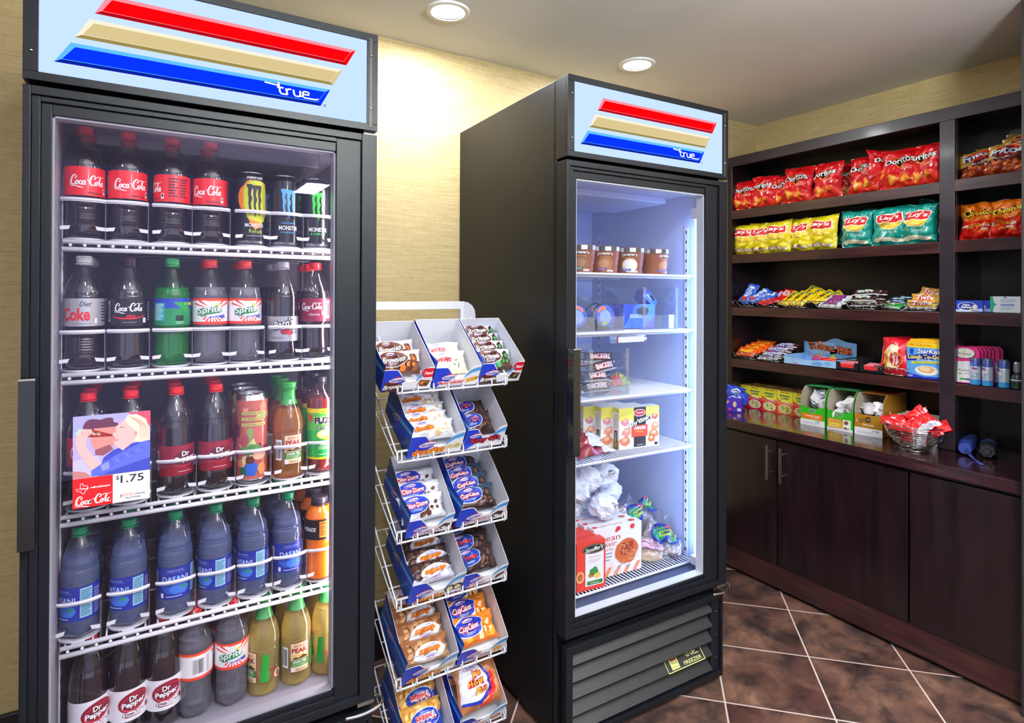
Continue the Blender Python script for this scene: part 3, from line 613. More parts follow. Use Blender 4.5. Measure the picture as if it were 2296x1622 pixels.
def dpf(diet):
    bg, fg = ('8e1024', 'f6f6f8')
    def f(A, r):
        z = .079; cx = .004
        if diet: A.ell(cx, z+.006, .03, .021, '8a1028', 1, 26, .25).ell(cx+.002, z+.004, .027, .0175, 'd8485c', 2, 26, .25).ell(cx+.002, z+.0055, .0245, .0155, '8a1a30', 3, 26, .25)
        else: A.ell(cx, z+.004, .028, .019, 'c01830', 1, 26, .2).ell(cx, z+.005, .026, .0172, '6a0c1c', 2, 26, .2)
        A.out_text('Dr', cx-.001, z+.014, .016, .011, 'ffffff', '30060e', 4, .1, .03, .12, .1); A.out_text('Pepper', cx, z+.0015, .044, .015, 'ffffff', '30060e', 4, .1, .03, .1, .1)
        if diet: A.ell(cx-.008, .061, .013, .006, '8a1028', 4, 20, .1).ell(cx-.008, .061, .0118, .005, 'f6f6f8', 5, 20, .1).text('Diet', cx-.008, .061, .016, .006, '5a1020', 6, 0, .03, .1); A.stroke([(cx+.006, .058), (cx+.014, .064), (cx+.02, .06), (cx+.028, .072)], .001, 'a0405a', 4, 5)
        A.lines(-.012, .052, .018, .055, 1, 'e8c8cc' if not diet else '7a4a58', 1); A.bars(-.075, .055, -.055, .1); info(A, .04, .055, .1, 'e8c8cc' if not diet else '77777c'); A.rect(.031, .058, .037, .068, '8a1028' if diet else 'e8e8e8', 1)
    return f
DP_B = Kind(lambda: mk_bottle(DPROF, COLA, .15, 'e8241c', (.045, .112, [(0, '8e1428')], dpf(False))))
DDP_B = Kind(lambda: mk_bottle(DPROF, COLA, .168, 'e02a30', (.045, .112, [(0, 'f2f1f4')], dpf(True))))
WPROF = [(.020, .0015), (.029, .004), (.0345, .014), (.0352, .03), (.0352, .038), (.0352, .11), (.0358, .122), (.0352, .14), (.0305, .163), (.0228, .185), (.016, .201), (.0128, .208), (.0128, .213), (.0122, .223)]
def dasf(A, r):
    A.text('DASANI', .0, .083, .052, .0125, 'e8eefa', 2, 0, 0); A.text('PURIFIED WATER', .0, .102, .032, .0035, 'b8c4ea', 2); A.lines(-.02, .0965, .02, .099, 1, '6a7ad0', 1)
    A.blot(0, .07, .032, .02, '2a58c0', 0, 3).blot(.008, .062, .02, .014, '3f78d8', 1, 7); A.text('u', .018, .066, .004, .004, '2aa060', 2); A.ell(.017, .064, .005, .004, '2a9a5a', 2); A.lines(-.018, .043, .014, .047, 1, 'c8d4f4', 1); A.rect(-.03, .043, -.024, .053, 'e8ecf6', 2)
    A.rect(.034, .045, .056, .106, '8fc6dc', 1).lines(.036, .048, .054, .103, 14, '2c5a86', 2); A.lines(.06, .045, .076, .1, 12, 'b0a8d8', 1); A.bars(-.06, .07, -.043, .1)
DAS_B = Kind(lambda: mk_bottle(WPROF, WATER, .168, '0a8a5e', (.039, .109, [(0, '1c2f96')], dasf), ribs=(.112, .15, 8)))
def powf(A, r):
    A.rect(-.012, .108, .012, .148, 'f08a1c', 1); A.lines(-.01, .112, .01, .138, 6, '5a2a0a', 2); A.text('ION4', 0, .143, .018, .006, '1a1010', 2, 0, .02); A.poly([(.016, .105), (.04, .15), (.04, .105)], '3a4260', 1); A.out_text('POWERADE', -.045, .128, .05, .01, 'ffffff', '101014', 1, .2)
POW_B = Kind(lambda: mk_bottle([(.024, .0015), (.034, .004), (.0362, .012), (.0362, .06), (.0352, .085), (.0362, .1), (.0362, .15), (.0355, .155), (.031, .168), (.0245, .178), (.0195, .184), (.0175, .187), (.0175, .2)], ORANGE, .18, '33303c', (.102, .152, [(0, '1c1416')], powf), petals=0, pet=PET, capr=.0205))
def fuzf(A, r):
    A.text('LEMON', 0, .156, .018, .004, '3a5a10', 2, 0, .02); A.out_text('FUZE', .0, .133, .046, .0165, '201014', 'f0f4e8', 2, 0, .05, .12); A.out_text('iced tea', .0, .1165, .036, .011, '101410', 'c8ecc0', 4, 0, .01, .1)
    A.ell(.002, .098, .02, .012, 'f6ec50', 2).ell(.0, .1, .015, .009, 'fbf6a0', 3); A.ell(.012, .09, .014, .008, 'f0dc2a', 4); A.text('LEMON', 0, .074, .02, .0055, 'f4fbe8', 2, 0, .02); A.lines(-.014, .06, .014, .069, 3, 'c8ecc0', 2); A.lines(-.014, .047, .014, .05, 1, 'e8fbe0', 2); A.ell(-.034, .14, .006, .01, 'd84a2a', 3)
FUZE_B = Kind(lambda: mk_bottle([(.020, .0015), (.028, .004), (.0335, .014), (.034, .026), (.034, .036), (.0345, .16), (.0345, .178), (.031, .192), (.022, .206), (.0155, .216), (.0128, .222), (.0128, .227), (.0122, .238)],
    TEAR, .188, '26262c', (.036, .163, [(.036, 'f6d81c'), (.041, '14a038'), (.086, '1fae46'), (.108, '58c83a'), (.152, 'f8e21c')], fuzf)))
GP = [(.027, .0015), (.0335, .004), (.0352, .01), (.0345, .018), (.0352, .026), (.0352, .105), (.0335, .11), (.036, .116), (.036, .13), (.033, .148), (.026, .168), (.019, .186), (.016, .198), (.015, .21), (.0148, .216), (.0148, .23)]
def gpf(green):
    def f(A, r):
        A.rect(-.022, .035, .022, .106, 'b8321c', 1).rect(-.0208, .0362, .0208, .1048, 'f0dcae', 2)
        A.text('GOLD', 0, .0985, .028, .0065, 'a8321c', 3, 0, .02); A.text('PEAK', 0, .087, .037, .012, '9c1c14', 3, 0, .04); A.rect(-.019, .066, .019, .078, 'e8c070', 3); A.poly([(-.019, .066), (-.01, .072), (-.003, .069), (.008, .0755), (.019, .069), (.019, .066)], '4a3a1a', 4)
        A.rect(-.0208, .048, .0208, .064, '1f7a2c', 3); A.text('GREEN TEA', 0, .0595, .033, .0055, 'f4f4e4', 4, 0, .03); A.lines(-.017, .0495, .017, .0555, 2, 'c8e0b0', 4); A.rect(-.02, .036, -.013, .046, 'f4f4f4', 4); A.lines(-.009, .038, .016, .044, 2, '6a4a2a', 4)
        A.bars(-.045, .045, -.028, .095); A.poly([(.03, .035), (.05, .035), (.05, .1), (.036, .1)], '1f9a2c', 1); A.text('PEAK', .06, .06, .018, .007, 'a8321c', 2, 0, .03)
        if green: A.ell(.073, .045, .012, .012, 'b85a3a', 1).ell(.073, .045, .01, .01, 'e8cfae', 2).blot(.073, .045, .005, .006, 'a84a30', 3); A.rect(.088, .03, .106, .1, '3aa64a', 1).lines(.09, .034, .104, .096, 12, 'd0ecc0', 2)
    return f
SLV = clear('tea_label_film', (.97, .96, .9), .8, .03)
GN = [(.0155, .225), (.0158, .2), (.017, .19), (.021, .178)]
GP_B = Kind(lambda: mk_bottle(GP, TEA, .168, '2f9a3c', (.03, .108, [(0, SLV)], gpf(False)), petals=0, capr=.0185, neck=('38a446', GN)))
GPG_B = Kind(lambda: mk_bottle(GP, TEAG, .165, '3aa84a', (.03, .108, [(0, SLV)], gpf(True)), petals=0, capr=.0185, neck=('46b458', GN)))
ALU = M('c0c2c6', .25, 1, name='aluminium')
def mk_can(h, r, base, fn, band=None):
    o = empty('beverage_can'); b = MB()
    b.lathe([(r*.72, .001), (r*.8, .0), (r*.9, .004), (r, .012)], ALU, 36, caps=False).lathe([(r, .012), (r, h-.014)], M(base, .25, .2, coat=.5), 36, caps=False).lathe([(r, h-.014), (r*.86, h-.002)], band or M(base, .25, .3, coat=.5), 36, caps=False)
    A = Art(); fn(A, r, h); b.art(A, cyl(r), .008, .0002); b.build('can_body', o)
    l = MB(); l.lathe([(r*.86, h-.003), (r*.87, h), (r*.84, h), (r*.82, h-.005), (0, h-.005)], ALU, 36, caps=False); l.build('can_lid', o)
    t = MB(); t.tube([(.008*math.cos(a), .008*math.sin(a)*.7-.004, h-.0035) for a in [2*PI*k/12 for k in range(12)]], .0012, ALU, 6, True); t.blob((0, .006, h-.004), (.004, .004, .0015), ALU, 1, 0); t.build('pull_tab', o)
    return o
def claws(A, c, cx, z1, H_):
    for i, dx in enumerate((-.011, 0, .011)):
        z = z1-(.002 if i else 0); P_ = [(cx+dx-.007, z+.003, .5), (cx+dx-.001, z, 2.4), (cx+dx, z-.006, 1.5), (cx+dx-.0015, z-H_*.25, 1.1), (cx+dx+.001, z-H_*.4, 1.4), (cx+dx-.001, z-H_*.55, .9), (cx+dx+.0008, z-H_*.75, .9), (cx+dx, z-H_*(.9+.08*(i % 2)), .1)]
        A.stroke(P_, .0056, c, 3)
def monf(kind):
    def f(A, r, h):
        if kind == 'y':
            A.blot(0, .105, .04, .06, 'e88a1c', 0, 4, 24, .5); A.blot(.002, .108, .032, .048, 'c8d020', 1, 9, 26, .4); claws(A, '101208', 0, .142, .075); A.text('ENERGY ICED', 0, .162, .036, .005, 'e8e8ea', 3, .2, .03); A.text('MONSTER', 0, .049, .044, .009, 'e4e4ea', 3, 0, .02); A.text('Rehab', .002, .035, .03, .009, 'b8d020', 3, 0, .0); A.lines(-.018, .022, .018, .025, 1, 'b8b8bc', 2)
        else:
            c = {'b': '58a8f0', 'g': '38d83c'}[kind]; claws(A, c, 0, .138, .068); A.text('MONSTER', 0, .047, .046, .0105, 'eeeef2', 3, 0, .02); A.text('E N E R G Y', 0, .036, .036, .0045, c, 3, 0, .02)
            if kind == 'b': A.text('LO-CARB', 0, .059, .034, .0045, c, 3, 0, .02)
    return f
MON = {k: Kind(lambda k=k: mk_can(.176, .0335, '101318', monf(k))) for k in 'ybg'}
def azf(A, r, h):
    rnd = random.Random(8)
    for k in range(46): A.blot(rnd.uniform(-.1, .1), rnd.uniform(.02, h-.02), .004+.008*rnd.random(), .006+.014*rnd.random(), rnd.choice(['b8c878', 'd8d890', 'e89a80', 'd87860', 'a84a50', '6a2a3a', '88a858']), k % 4, k, 9, .6)
    for k, t in enumerate(('NO ARTIFICIAL FLAVORS', 'NO PRESERVATIVES', 'NO ARTIFICIAL COLORS')): z = .168-k*.0135; A.rect(-.028, z-.0045, .028, z+.0045, '8a6a2a', 5); A.rect(-.027, z-.0037, .027, z+.0037, 'd8cc7a', 6); A.text(t, 0, z, .046, .004, '5a3a1a', 7, 0, .02)
    A.blot(-.004, .082, .026, .012, '4f8a3c', 5, 2).blot(.014, .07, .016, .014, 'e8b090', 6, 5).blot(-.008, .058, .009, .01, '5a2a2a', 7, 6).blot(-.006, .036, .017, .017, '2a5cc0', 6, 3).blot(.018, .035, .01, .014, 'd88a4a', 7, 8).blot(-.024, .03, .008, .014, '1a5a38', 7, 4)
AZ_B = Kind(lambda: mk_can(.212, .0355, 'c8685a', azf, ALU))

BROWS = [  # shelf word, base z, lane xs, kinds (maker, description, turn in degrees)
 ('top', 1.4665, [.0865, .1635, .2478, .3257, .4129, .4897, .5640], [(COKE_B, 'dark cola bottle with red label', 12), (COKE_B, 'dark cola bottle with red label', 10), (COKE_B, 'dark cola bottle with red label', -85), (COKE_B, 'dark cola bottle with red label', -18),
   (MON['y'], 'black energy drink can with yellow burst', 8), (MON['b'], 'black energy drink can with blue claw marks', 8), (MON['g'], 'black energy drink can with green claw marks', 2)]),
 ('second', 1.1915, [.0865, .1667, .2492, .3262, .4010, .4876, .5654], [(DIET_B, 'diet cola bottle with silver label', -14), (ZERO_B, 'zero sugar cola bottle with black label', 2), (SPRG_B, 'green lemon-lime soda bottle', 0), (TROP_B, 'clear soda bottle with white-red label', 0), (TROP_B, 'clear soda bottle with white-red label', 4), (ROOT_B, 'root beer bottle with silver label', -6), (CHERRY_B, 'cherry cola bottle with maroon label', -25)]),
 ('third', .9005, [.0948, .1715, .2587, .3389, .4175, .5018, .5813], [(COKE_B, 'dark cola bottle with red label', 0), (COKE_B, 'dark cola bottle with red label', 0), (DP_B, 'dark spiced soda bottle with maroon label', 22), (DP_B, 'dark spiced soda bottle with maroon label', 5), (AZ_B, 'tall patterned pink-green drink can', 0), (GP_B, 'amber iced tea bottle with green cap', 10), (FUZE_B, 'lemon tea bottle with green-yellow label', 0)]),
 ('fourth', .6325, [.0824, .1697, .2583, .3404, .4218, .501, .5795], [(DAS_B, 'blue-label water bottle with green cap', -50), (DAS_B, 'blue-label water bottle with green cap', -42), (DAS_B, 'blue-label water bottle with green cap', -2), (DAS_B, 'blue-label water bottle with green cap', -60), (DAS_B, 'blue-label water bottle with green cap', -52), (DAS_B, 'blue-label water bottle with green cap', 4), (POW_B, 'orange sports drink bottle with dark cap', 5)]),
 ('bottom', .387, [.0992, .1695, .237, .2992, .3759, .4473, .5236, .598], [(DDP_B, 'dark soda bottle with white label', 22), (DDP_B, 'dark soda bottle with white label', 12), (DDP_B, 'dark soda bottle with white label', 2), (TROP_B, 'clear soda bottle with white-red label', 120), (TROP_B, 'clear soda bottle with white-red label', -2), (GPG_B, 'pale green tea bottle with green neck', -70), (GPG_B, 'pale green tea bottle with green neck', 2), (GPG_B, 'pale green tea bottle with green neck', -105)])]
DEP = ['front', 'middle', 'rear']
rnd = random.Random(11)
for sh, z, xs, kinds in BROWS:
    for i, (x, (K, desc, turn)) in enumerate(zip(xs, kinds)):
        can = 'can' in desc.split()
        for j in range(2 if sh == 'bottom' else 3):
            K.at((x+(0 if j == 0 else rnd.uniform(-.003, .003)), .121+j*.0765, z), (0, 0, R(turn if j == 0 else turn+rnd.uniform(-70, 70))), '%s, %s of %s lane, %s cooler shelf' % (desc, DEP[j], ORD[i], sh),
                 'drink can' if can else 'bottle', ('drink cans' if can else 'bottles')+' on the %s cooler shelf' % sh)
# white plastic lane organisers
def mk_org():
    o = empty('lane_organizer'); wd = .0385; RL = M('e4e4ea', .3)
    P_ = [(-wd, -.030), (-wd*.8, -.0355), (-wd*.45, -.0408), (0, -.0428), (wd*.45, -.0408), (wd*.8, -.0355), (wd, -.030)]
    MB().surf(lambda u, v: (lambda p: (p[0], p[1]-.001, .0765+v*.008))(Vector((0, 0))+Vector(catmull([(a, b, 0) for a, b in P_], 4)[int(round(u*24))][:2])), 24, 1, RL).tube([(p.x, p.y-.001, .0805) for p in catmull([(a, b, 0) for a, b in P_], 4)], .0024, RL, 6).build('front_rail', o)
    b = MB(); b.box(wd-.0008, wd+.0008, -.036, .2, -.0085, .078, clear('divider_plastic', (.93, .93, .95), .7, .03, haze=.12)); b.build('divider', o)
    b = MB()
    for s_ in (-1, 1): b.prism([(s_*wd*.99, .024), (s_*wd*.55, .026), (s_*wd*.62, .018), (s_*wd*.99, .0165)][::s_], -.039, -.037, RL)
    b.build('bottle_stop', o)
    b = MB(); b.lathe([(.0, -.0035), (.037, -.0035), (.0385, -.001), (.0385, .001)], RL, 28, caps=False); b.box(-.011, .011, -.04, .16, -.0105, -.0035, M('d6d6de', .35)); b.box(-.037, .037, -.0, .19, -.0045, -.003, M('d6d6de', .35)); b.build('base_tray', o)
    return o
KO = Kind(mk_org)
for sh, z, xs, kinds in BROWS[:4]:
    for i, x in enumerate(xs): KO.at((x, .121, z), (0, 0, 0), 'white plastic lane divider holding the %s lane of the %s cooler shelf' % (ORD[i], sh), 'bottle organizer', 'lane dividers in the drinks cooler')
# price poster on the cooler door
A = Art(); PW, PH = .1295, .1815
A.rect(0, .059, PW, PH, 'b9a8e0', 0); A.poly([(.0, .15), (0, PH), (PW, PH), (PW, .165), (.06, .17)], 'a9a4e8', 1); A.poly([(.09, PH), (PW, PH), (PW, .15)], 'd8506a', 2)
A.poly([(0, .095), (.04, .1), (.05, .075), (.05, .059), (0, .059)], 'c9bce6', 1); A.poly([(0, .075), (.02, .07), (.03, .059), (0, .059)], 'c07a7c', 2)
HAIR, SK, SK2, DEN, DEN2 = '5a2a48', 'f0b8b8', 'd88a86', '5a66d8', '3a44b0'
A.blot(.046, .162, .026, .014, HAIR, 2, 6, 26, .6); A.poly([(.034, .155), (.07, .155), (.07, .12), (.055, .103), (.04, .1), (.034, .115), (.028, .13)], SK2, 3); A.poly([(.036, .112), (.06, .12), (.066, .11), (.05, .099), (.036, .102)], '8a4a58', 4)  # man
A.poly([(.05, .095), (.066, .108), (.1, .118), (PW, .12), (PW, .059), (.04, .059)], DEN2, 3)
A.poly([(.07, .155), (.09, .172), (.11, .17), (.112, .13), (.1, .12), (.082, .105), (.068, .118), (.066, .126), (.07, .13), (.064, .14), (.07, .145)], SK, 5)  # woman in profile
A.poly([(.085, .165), (.09, .176), (.105, .177), (.122, .165), (PW-.001, .14), (PW-.001, .122), (.112, .118), (.1, .122), (.106, .13), (.102, .145), (.093, .155)], 'f4dccb', 6)
for k in range(6): A.stroke([(.092+.004*k, .174-.002*k), (.11+.003*k, .155-.002*k), (.112+.003*k, .125)], .0012, 'd8aa98', 7, 4)
A.stroke([(.077, .152), (.084, .1525)], .0012, '7a3a50', 7); A.stroke([(.068, .127), (.074, .1275)], .0014, 'c04058', 7); A.ell(.104, .137, .003, .005, 'e09a96', 7)
A.poly([(.005, .148), (.01, .156), (.034, .152), (.064, .14), (.065, .136), (.03, .138), (.01, .142)], '8a2420', 7); A.poly([(.004, .148), (.01, .157), (.022, .154), (.018, .14), (.008, .141)], 'b8d8c0', 8); A.put(COKE, .032, .1445, .0045, .005, 9, -.25)
A.poly([(.006, .142), (.016, .156), (.03, .154), (.032, .147), (.022, .138), (.022, .118), (.045, .082), (.03, .072), (.008, .11), (.004, .132)], SK, 9)
for k in range(4): A.stroke([(.014+k*.005, .15), (.017+k*.005, .143)], .0009, 'c88488', 10)
A.poly([(.03, .072), (.045, .082), (.075, .1), (.12, .12), (PW, .118), (PW, .085), (.08, .072), (.045, .06), (.03, .06)], DEN, 10); A.poly([(.045, .08), (.058, .086), (.06, .072), (.048, .068)], '8a94ee', 11)
for k in range(7): A.stroke([(.06+k*.009, .09+.003*k), (.066+k*.009, .078+.004*k)], .001, '8f9af0' if k % 2 else '3844a8', 11)
A.rect(0, 0, PW, .0585, 'd8121c', 1); 
for k in range(4): A.rect(0, .012+k*.012, .065, .0124+k*.012, 'b00c16', 2)
A.rect(.0655, 0, PW, .0585, 'f4f2fa', 3); A.text('$', .0735, .05, .006, .0095, '1c1c28', 4, 0, .01); A.text('1.75', .0985, .0465, .04, .0155, '1c1c28', 4, 0, .015); A.rect(.068, .0335, .119, .0337, 'c8c8d0', 4)
A.put(texas(), .0145, .0375, .0105, .0105, 3); A.text('sized', .0185, .038, .011, .0035, 'ffffff', 5, 0, .02); A.text('refreshment', .045, .0385, .032, .0042, 'ffffff', 5, 0, .02)
A.items += [([(min(x, .0645), y) for x, y in v], f, m, l) for v, f, m, l in Art().put(COKE, .008, .0095, .019, .02, 4).items]
A.text('HOUSTON', .0895, .0135, .022, .0055, 'e06a3c', 4, 0, .02); A.text('Livestock', .112, .0135, .018, .0035, '24242c', 4, 0, .03); A.text('Show and Rodeo', .1, .0075, .026, .0035, '24242c', 4, 0, .03); A.poly([(.077, .006), (.0795, .019), (.082, .006), (.0795, .01)], 'aab0c0', 4); A.text('0', .1252, .02, .0012, .0012, '55555a', 4); A.lines(.1245, .01, .1258, .035, 9, '8a8a92', 4)
po = MB().box(0, PW, 0, .0006, 0, PH, M('d8d8e0', .5)); po.art(A, lambda x, y, h: (x, -h, y), 1, .00006)
tag(po.build('price_poster', loc=(.0785, .0118, .9275)), 'small poster of two people drinking cola with a $1.75 price, on the cooler glass', 'poster')

# ------------------------------------------------------------ soft packs
def bag_fn(w, h, d, seed=0, wr=.5, crimp=.05):
    def f(x, y, hh, side=-1):
        u = 2*x/w; v = 2*y/h-1; au, av = min(abs(u), 1), min(abs(v), 1)
        p = max(0, 1-au**2.6)**.55*max(0, 1-(av/(1-crimp))**3)**.6 if av < 1-crimp else 0
        q = Vector((x*22/max(w, .05)*.15+seed*3.7, y*16/max(h, .05)*.15, seed*1.3+side)); fr = Vector((x/w*3.2+seed, y/h*3.2, seed*2.1+side))
        cz = noise.noise(fr*1.7+Vector((9, 0, 0))); wrk = (noise.noise(fr)*.6+.6*(.4-abs(noise.noise(fr*1.1+Vector((0, 0, cz*.6))))*1.9)+.1*noise.noise(fr*4)-.1)*wr*d*(.4+.6*p)
        if av >= 1-crimp: wrk = .0012*math.sin(x/w*60)+noise.noise(Vector((x/w*2.5, seed, v)))*d*.28
        xx = x*(1-.06*p)*(1-.09*(1-av**1.5))+noise.noise(Vector((v*2.2, u*.7, seed*4.4)))*w*.05; zz = y+noise.noise(Vector((u*1.5+seed, v*1.2, 5)))*h*.06*(.5+.5*v)+(.03*h*u*math.sin(seed*2.9)*max(0, v))
        return (xx, side*(d/2*p)+wrk*(1 if side < 0 else .4)-hh, zz)
    return f
def cut_line(P_, ax, c):
    lo, hi = [], []
    for i, p in enumerate(P_):
        q = P_[(i+1) % len(P_)]; a, b = p[ax]-c, q[ax]-c
        if a <= 0: lo.append(p)
        if a >= 0: hi.append(p)
        if a*b < 0: t = a/(a-b); r = tuple(p[z]+(q[z]-p[z])*t for z in range(3)); lo.append(r); hi.append(r)
    return lo if len(lo) > 2 else None, hi if len(hi) > 2 else None
def print_on(b, A, G, n, x0, y0, w, h, off, step):
    """lay flat art on a gridded soft surface, cut along the grid so it follows every crease; G[j][i] are the grid points"""
    for vs, fs, m, l in A.items:
        out, of = [], []; k = (l+1)*step
        for f in fs:
            stack = [[(lambda a, c: (a, c, a-c))(min(n, max(0, (vs[i][0]-x0)/w*n)), min(n, max(0, (vs[i][1]-y0)/h*n))) for i in f]]
            for ax in (0, 1, 2):
                nx = []
                for P_ in stack:
                    a, c = min(p[ax] for p in P_), max(p[ax] for p in P_); rest = P_
                    for cc in range(math.floor(a)+1, math.ceil(c)):
                        lo, rest = cut_line(rest, ax, cc)
                        if lo: nx.append(lo)
                        if not rest: break
                    if rest: nx.append(rest)
                stack = nx
            for P_ in stack:
                ci = min(n-1, int(sum(p[0] for p in P_)/len(P_))); cj = min(n-1, int(sum(p[1] for p in P_)/len(P_)))
                g00, g10, g01, g11 = G[cj][ci], G[cj][ci+1], G[cj+1][ci], G[cj+1][ci+1]; o = len(out)
                side = sum(p[2] for p in P_)/len(P_) > ci-cj
                for u, v, _ in P_:
                    u -= ci; v -= cj; p = g00+(g10-g00)*u+(g11-g10)*v if side else g00+(g11-g01)*u+(g01-g00)*v; out.append(p+off*k)
                of.append(tuple(range(o, o+len(P_))))
        b.add(out, of, m, False)
def mk_bag(name, w, h, d, mat, back, artfn, seed=0, wr=.5, crimp=.05, film=None, ml=.009, n=30):
    b = MB(); f = bag_fn(w, h, d, seed, wr, crimp)
    b.surf(lambda a, c: f((a-.5)*w, c*h, 0), n, n, film or mat, tri=True); b.surf(lambda a, c: f((.5-a)*w, c*h, 0, 1), max(8, n//2), max(8, n//2), back)
    A = Art(); artfn(A, w, h); G = [[Vector(f((i/n-.5)*w, j/n*h, 0)) for i in range(n+1)] for j in range(n+1)]; print_on(b, A, G, n, -w/2, 0, w, h, Vector((0, -1, 0)), .0003)
    return b.build(name)
FOIL = {h: M(h, .28, coat=.6) for h in ()}
def foil(h, r=.3): return M(h, r, 0, coat=.7)
SILV = M('d4d4da', .25, .9, name='foil_back')
def dorf(A, w, h):
    A.poly([(-w/2, 0), (w/2, 0), (w/2, h*.5), (0, h*.42), (-w/2, h*.3)], foil('c8161e'), 0); A.poly([(-w*.5, 0), (w*.5, 0), (w*.5, h*.22), (w*.1, h*.34), (-w*.3, h*.26)], foil('e0301e'), 1)
    cx, cy = -.0, h*.66; A.poly([(cx-w*.3, cy+h*.1), (cx+w*.22, cy+h*.02), (cx-w*.02, cy-h*.2)], 'f08a20', 2); A.poly([(cx-w*.26, cy+h*.085), (cx+w*.17, cy+h*.018), (cx-w*.02, cy-h*.165)], '2a0808', 3); A.poly([(cx-w*.27, cy+h*.06), (cx-w*.14, cy+h*.06), (cx-w*.05, cy-h*.1)], 'e0301e', 4)
    A.out_text('Doritos', 0, cy, w*.82, h*.13, 'ffffff', '18080a', 5, 0, .025, .14, .06); A.text('NACHO', w*.18, h*.5, w*.26, h*.028, 'ffd9c0', 5, 0, .02); A.text('CHEESE', w*.18, h*.455, w*.28, h*.03, 'ffd9c0', 5, 0, .02)
    for a, b, s_, t in ((-.15, .2, .95, .15), (.17, .22, .9, -.35)):
        P_ = [(w*(a+.2*s_*math.cos(t+k*2*PI/3)), h*b+w*.2*s_*math.sin(t+k*2*PI/3)) for k in range(3)]; A.poly(P_, foil('e88a24'), 4+int(s_ < 1)); A.poly([((x*2+w*a)/3, (y*2+h*b)/3) for x, y in P_], foil('f4a838'), 6)
DOR = [Kind(lambda i=i: mk_bag('corn_chip_bag', .152, .172, .06, foil('d8141c'), SILV, dorf, i+1)) for i in range(3)]
def layf(bg, word, ink, chip):
    def f(A, w, h):
        A.ell(0, h*.6, w*.36, h*.22, M('fbe9a0', .4), 0, 26).ell(0, h*.6, w*.33, h*.2, 'f6c21c', 1, 26).ell(0, h*.56, w*.28, h*.13, 'f9dc5a', 2, 24)
        P_ = [(-.4, .09), (-.28, .13), (.1, .12), (.38, .16), (.4, .05), (.4, -.09), (.2, -.13), (-.1, -.12), (-.36, -.15), (-.41, -.05)]
        A.poly([(a*w, h*.68+b*w*1.05) for a, b in P_], 'ffffff', 3); A.poly([(a*w*.92, h*.68+b*w*.9) for a, b in P_], 'd8141c', 4); A.text("Lay's", 0, h*.69, w*.6, h*.15, 'ffffff', 6, .2, .03, .05)
        for k, t in enumerate(word): A.text(t, -.0+(.02*w if k else 0), h*(.4-.085*k), w*(.6 if len(t) > 8 else .44), h*.06, ink, 4, 0, 0)
        rn = random.Random(3)
        for k in range(7): A.blot(w*(-.3+.1*k), h*(.1+.05*rn.random()), w*.12, h*.05, chip[k % len(chip)], 3+k % 3, k, 10, .3)
    return f
LAYY = [Kind(lambda i=i: mk_bag('potato_chip_bag', .15, .168, .06, foil('ecd81c'), SILV, layf(0, ['Classic'], '5a5010', ['f2e6d0', '9a6a44', 'e8d8b8']), i+11)) for i in range(2)]
LAYG = [Kind(lambda i=i: mk_bag('potato_chip_bag', .152, .17, .06, foil('12988a'), SILV, layf(0, ['Sour Cream', '& Onion'], 'f0faf4', ['f2ecc8', 'e8e4b0', 'f6f2dc']), i+21)) for i in range(2)]
def frif(A, w, h):
    A.poly([(-w/2, 0), (w/2, 0), (w/2, h*.72), (-w*.1, h*.55), (-w/2, h*.42)], foil('5a1410'), 0); A.poly([(-w/2, 0), (w/2, 0), (w/2, h*.4), (0, h*.32), (-w/2, h*.3)], foil('9a3418'), 1)
    A.ell(.03*w, h*.72, w*.34, h*.17, 'd8201c', 2, 24, .15); A.out_text('Fritos', 0, h*.72, w*.82, h*.2, 'ffffff', '1c2c6a', 3, .2, .03, .12, .12); A.text('CHILI CHEESE', -.02*w, h*.47, w*.6, h*.06, 'f8efe0', 4, .2, .02, .1)
    rn = random.Random(5)
    for k in range(22): A.blot(w*rn.uniform(-.42, .44), h*rn.uniform(.06, .36), w*.07, h*.05, foil(rn.choice(['c8582a', 'e07a3a', 'a84420', 'd86a30'])), 3+k % 4, k, 8, .6)
FRI = [Kind(lambda i=i: mk_bag('corn_chip_bag', .15, .125, .05, foil('e0a840'), SILV, frif, i+31)) for i in range(2)]
def chef(A, w, h):
    A.poly([(-w/2, 0), (w/2, 0), (w/2, h*.5), (0, h*.45), (-w/2, h*.5)], foil('e01c10'), 0)
    A.out_text('Cheetos', 0, h*.7, w*.86, h*.16, 'f8d83a', '141008', 3, .1, .03, .2, .15); A.text('Crunchy', w*.1, h*.55, w*.4, h*.06, 'f8e070', 3, .3, .02, .1)
    rn = random.Random(6)
    for k in range(11): x, y = w*rn.uniform(-.38, .38), h*rn.uniform(.08, .42); A.stroke([(x-w*.09, y), (x, y+h*.02), (x+w*.1, y+h*.01*(k % 3))], .009, foil(['f0902a', 'ee7a1c', 'f0ece6', 'f6a23a'][k % 4]), 3+k % 3, 3)
CHE = [Kind(lambda i=i: mk_bag('cheese_puff_bag', .14, .16, .055, foil('f27a14'), SILV, chef, i+41)) for i in range(2)]
rnd = random.Random(3)
def onshelf(K, y, x, z, label, cat, group, lean=-6, yaw=None, scale=None, roll=0):
    return K.at((x, y, z), (R(lean), R(roll), -PI/2+(R(yaw) if yaw is not None else rnd.uniform(-.12, .12))), label, cat, group, scale)
Z1, Z2, Z3, Z4, Z5 = 1.809, 1.571, 1.291, 1.014, .747
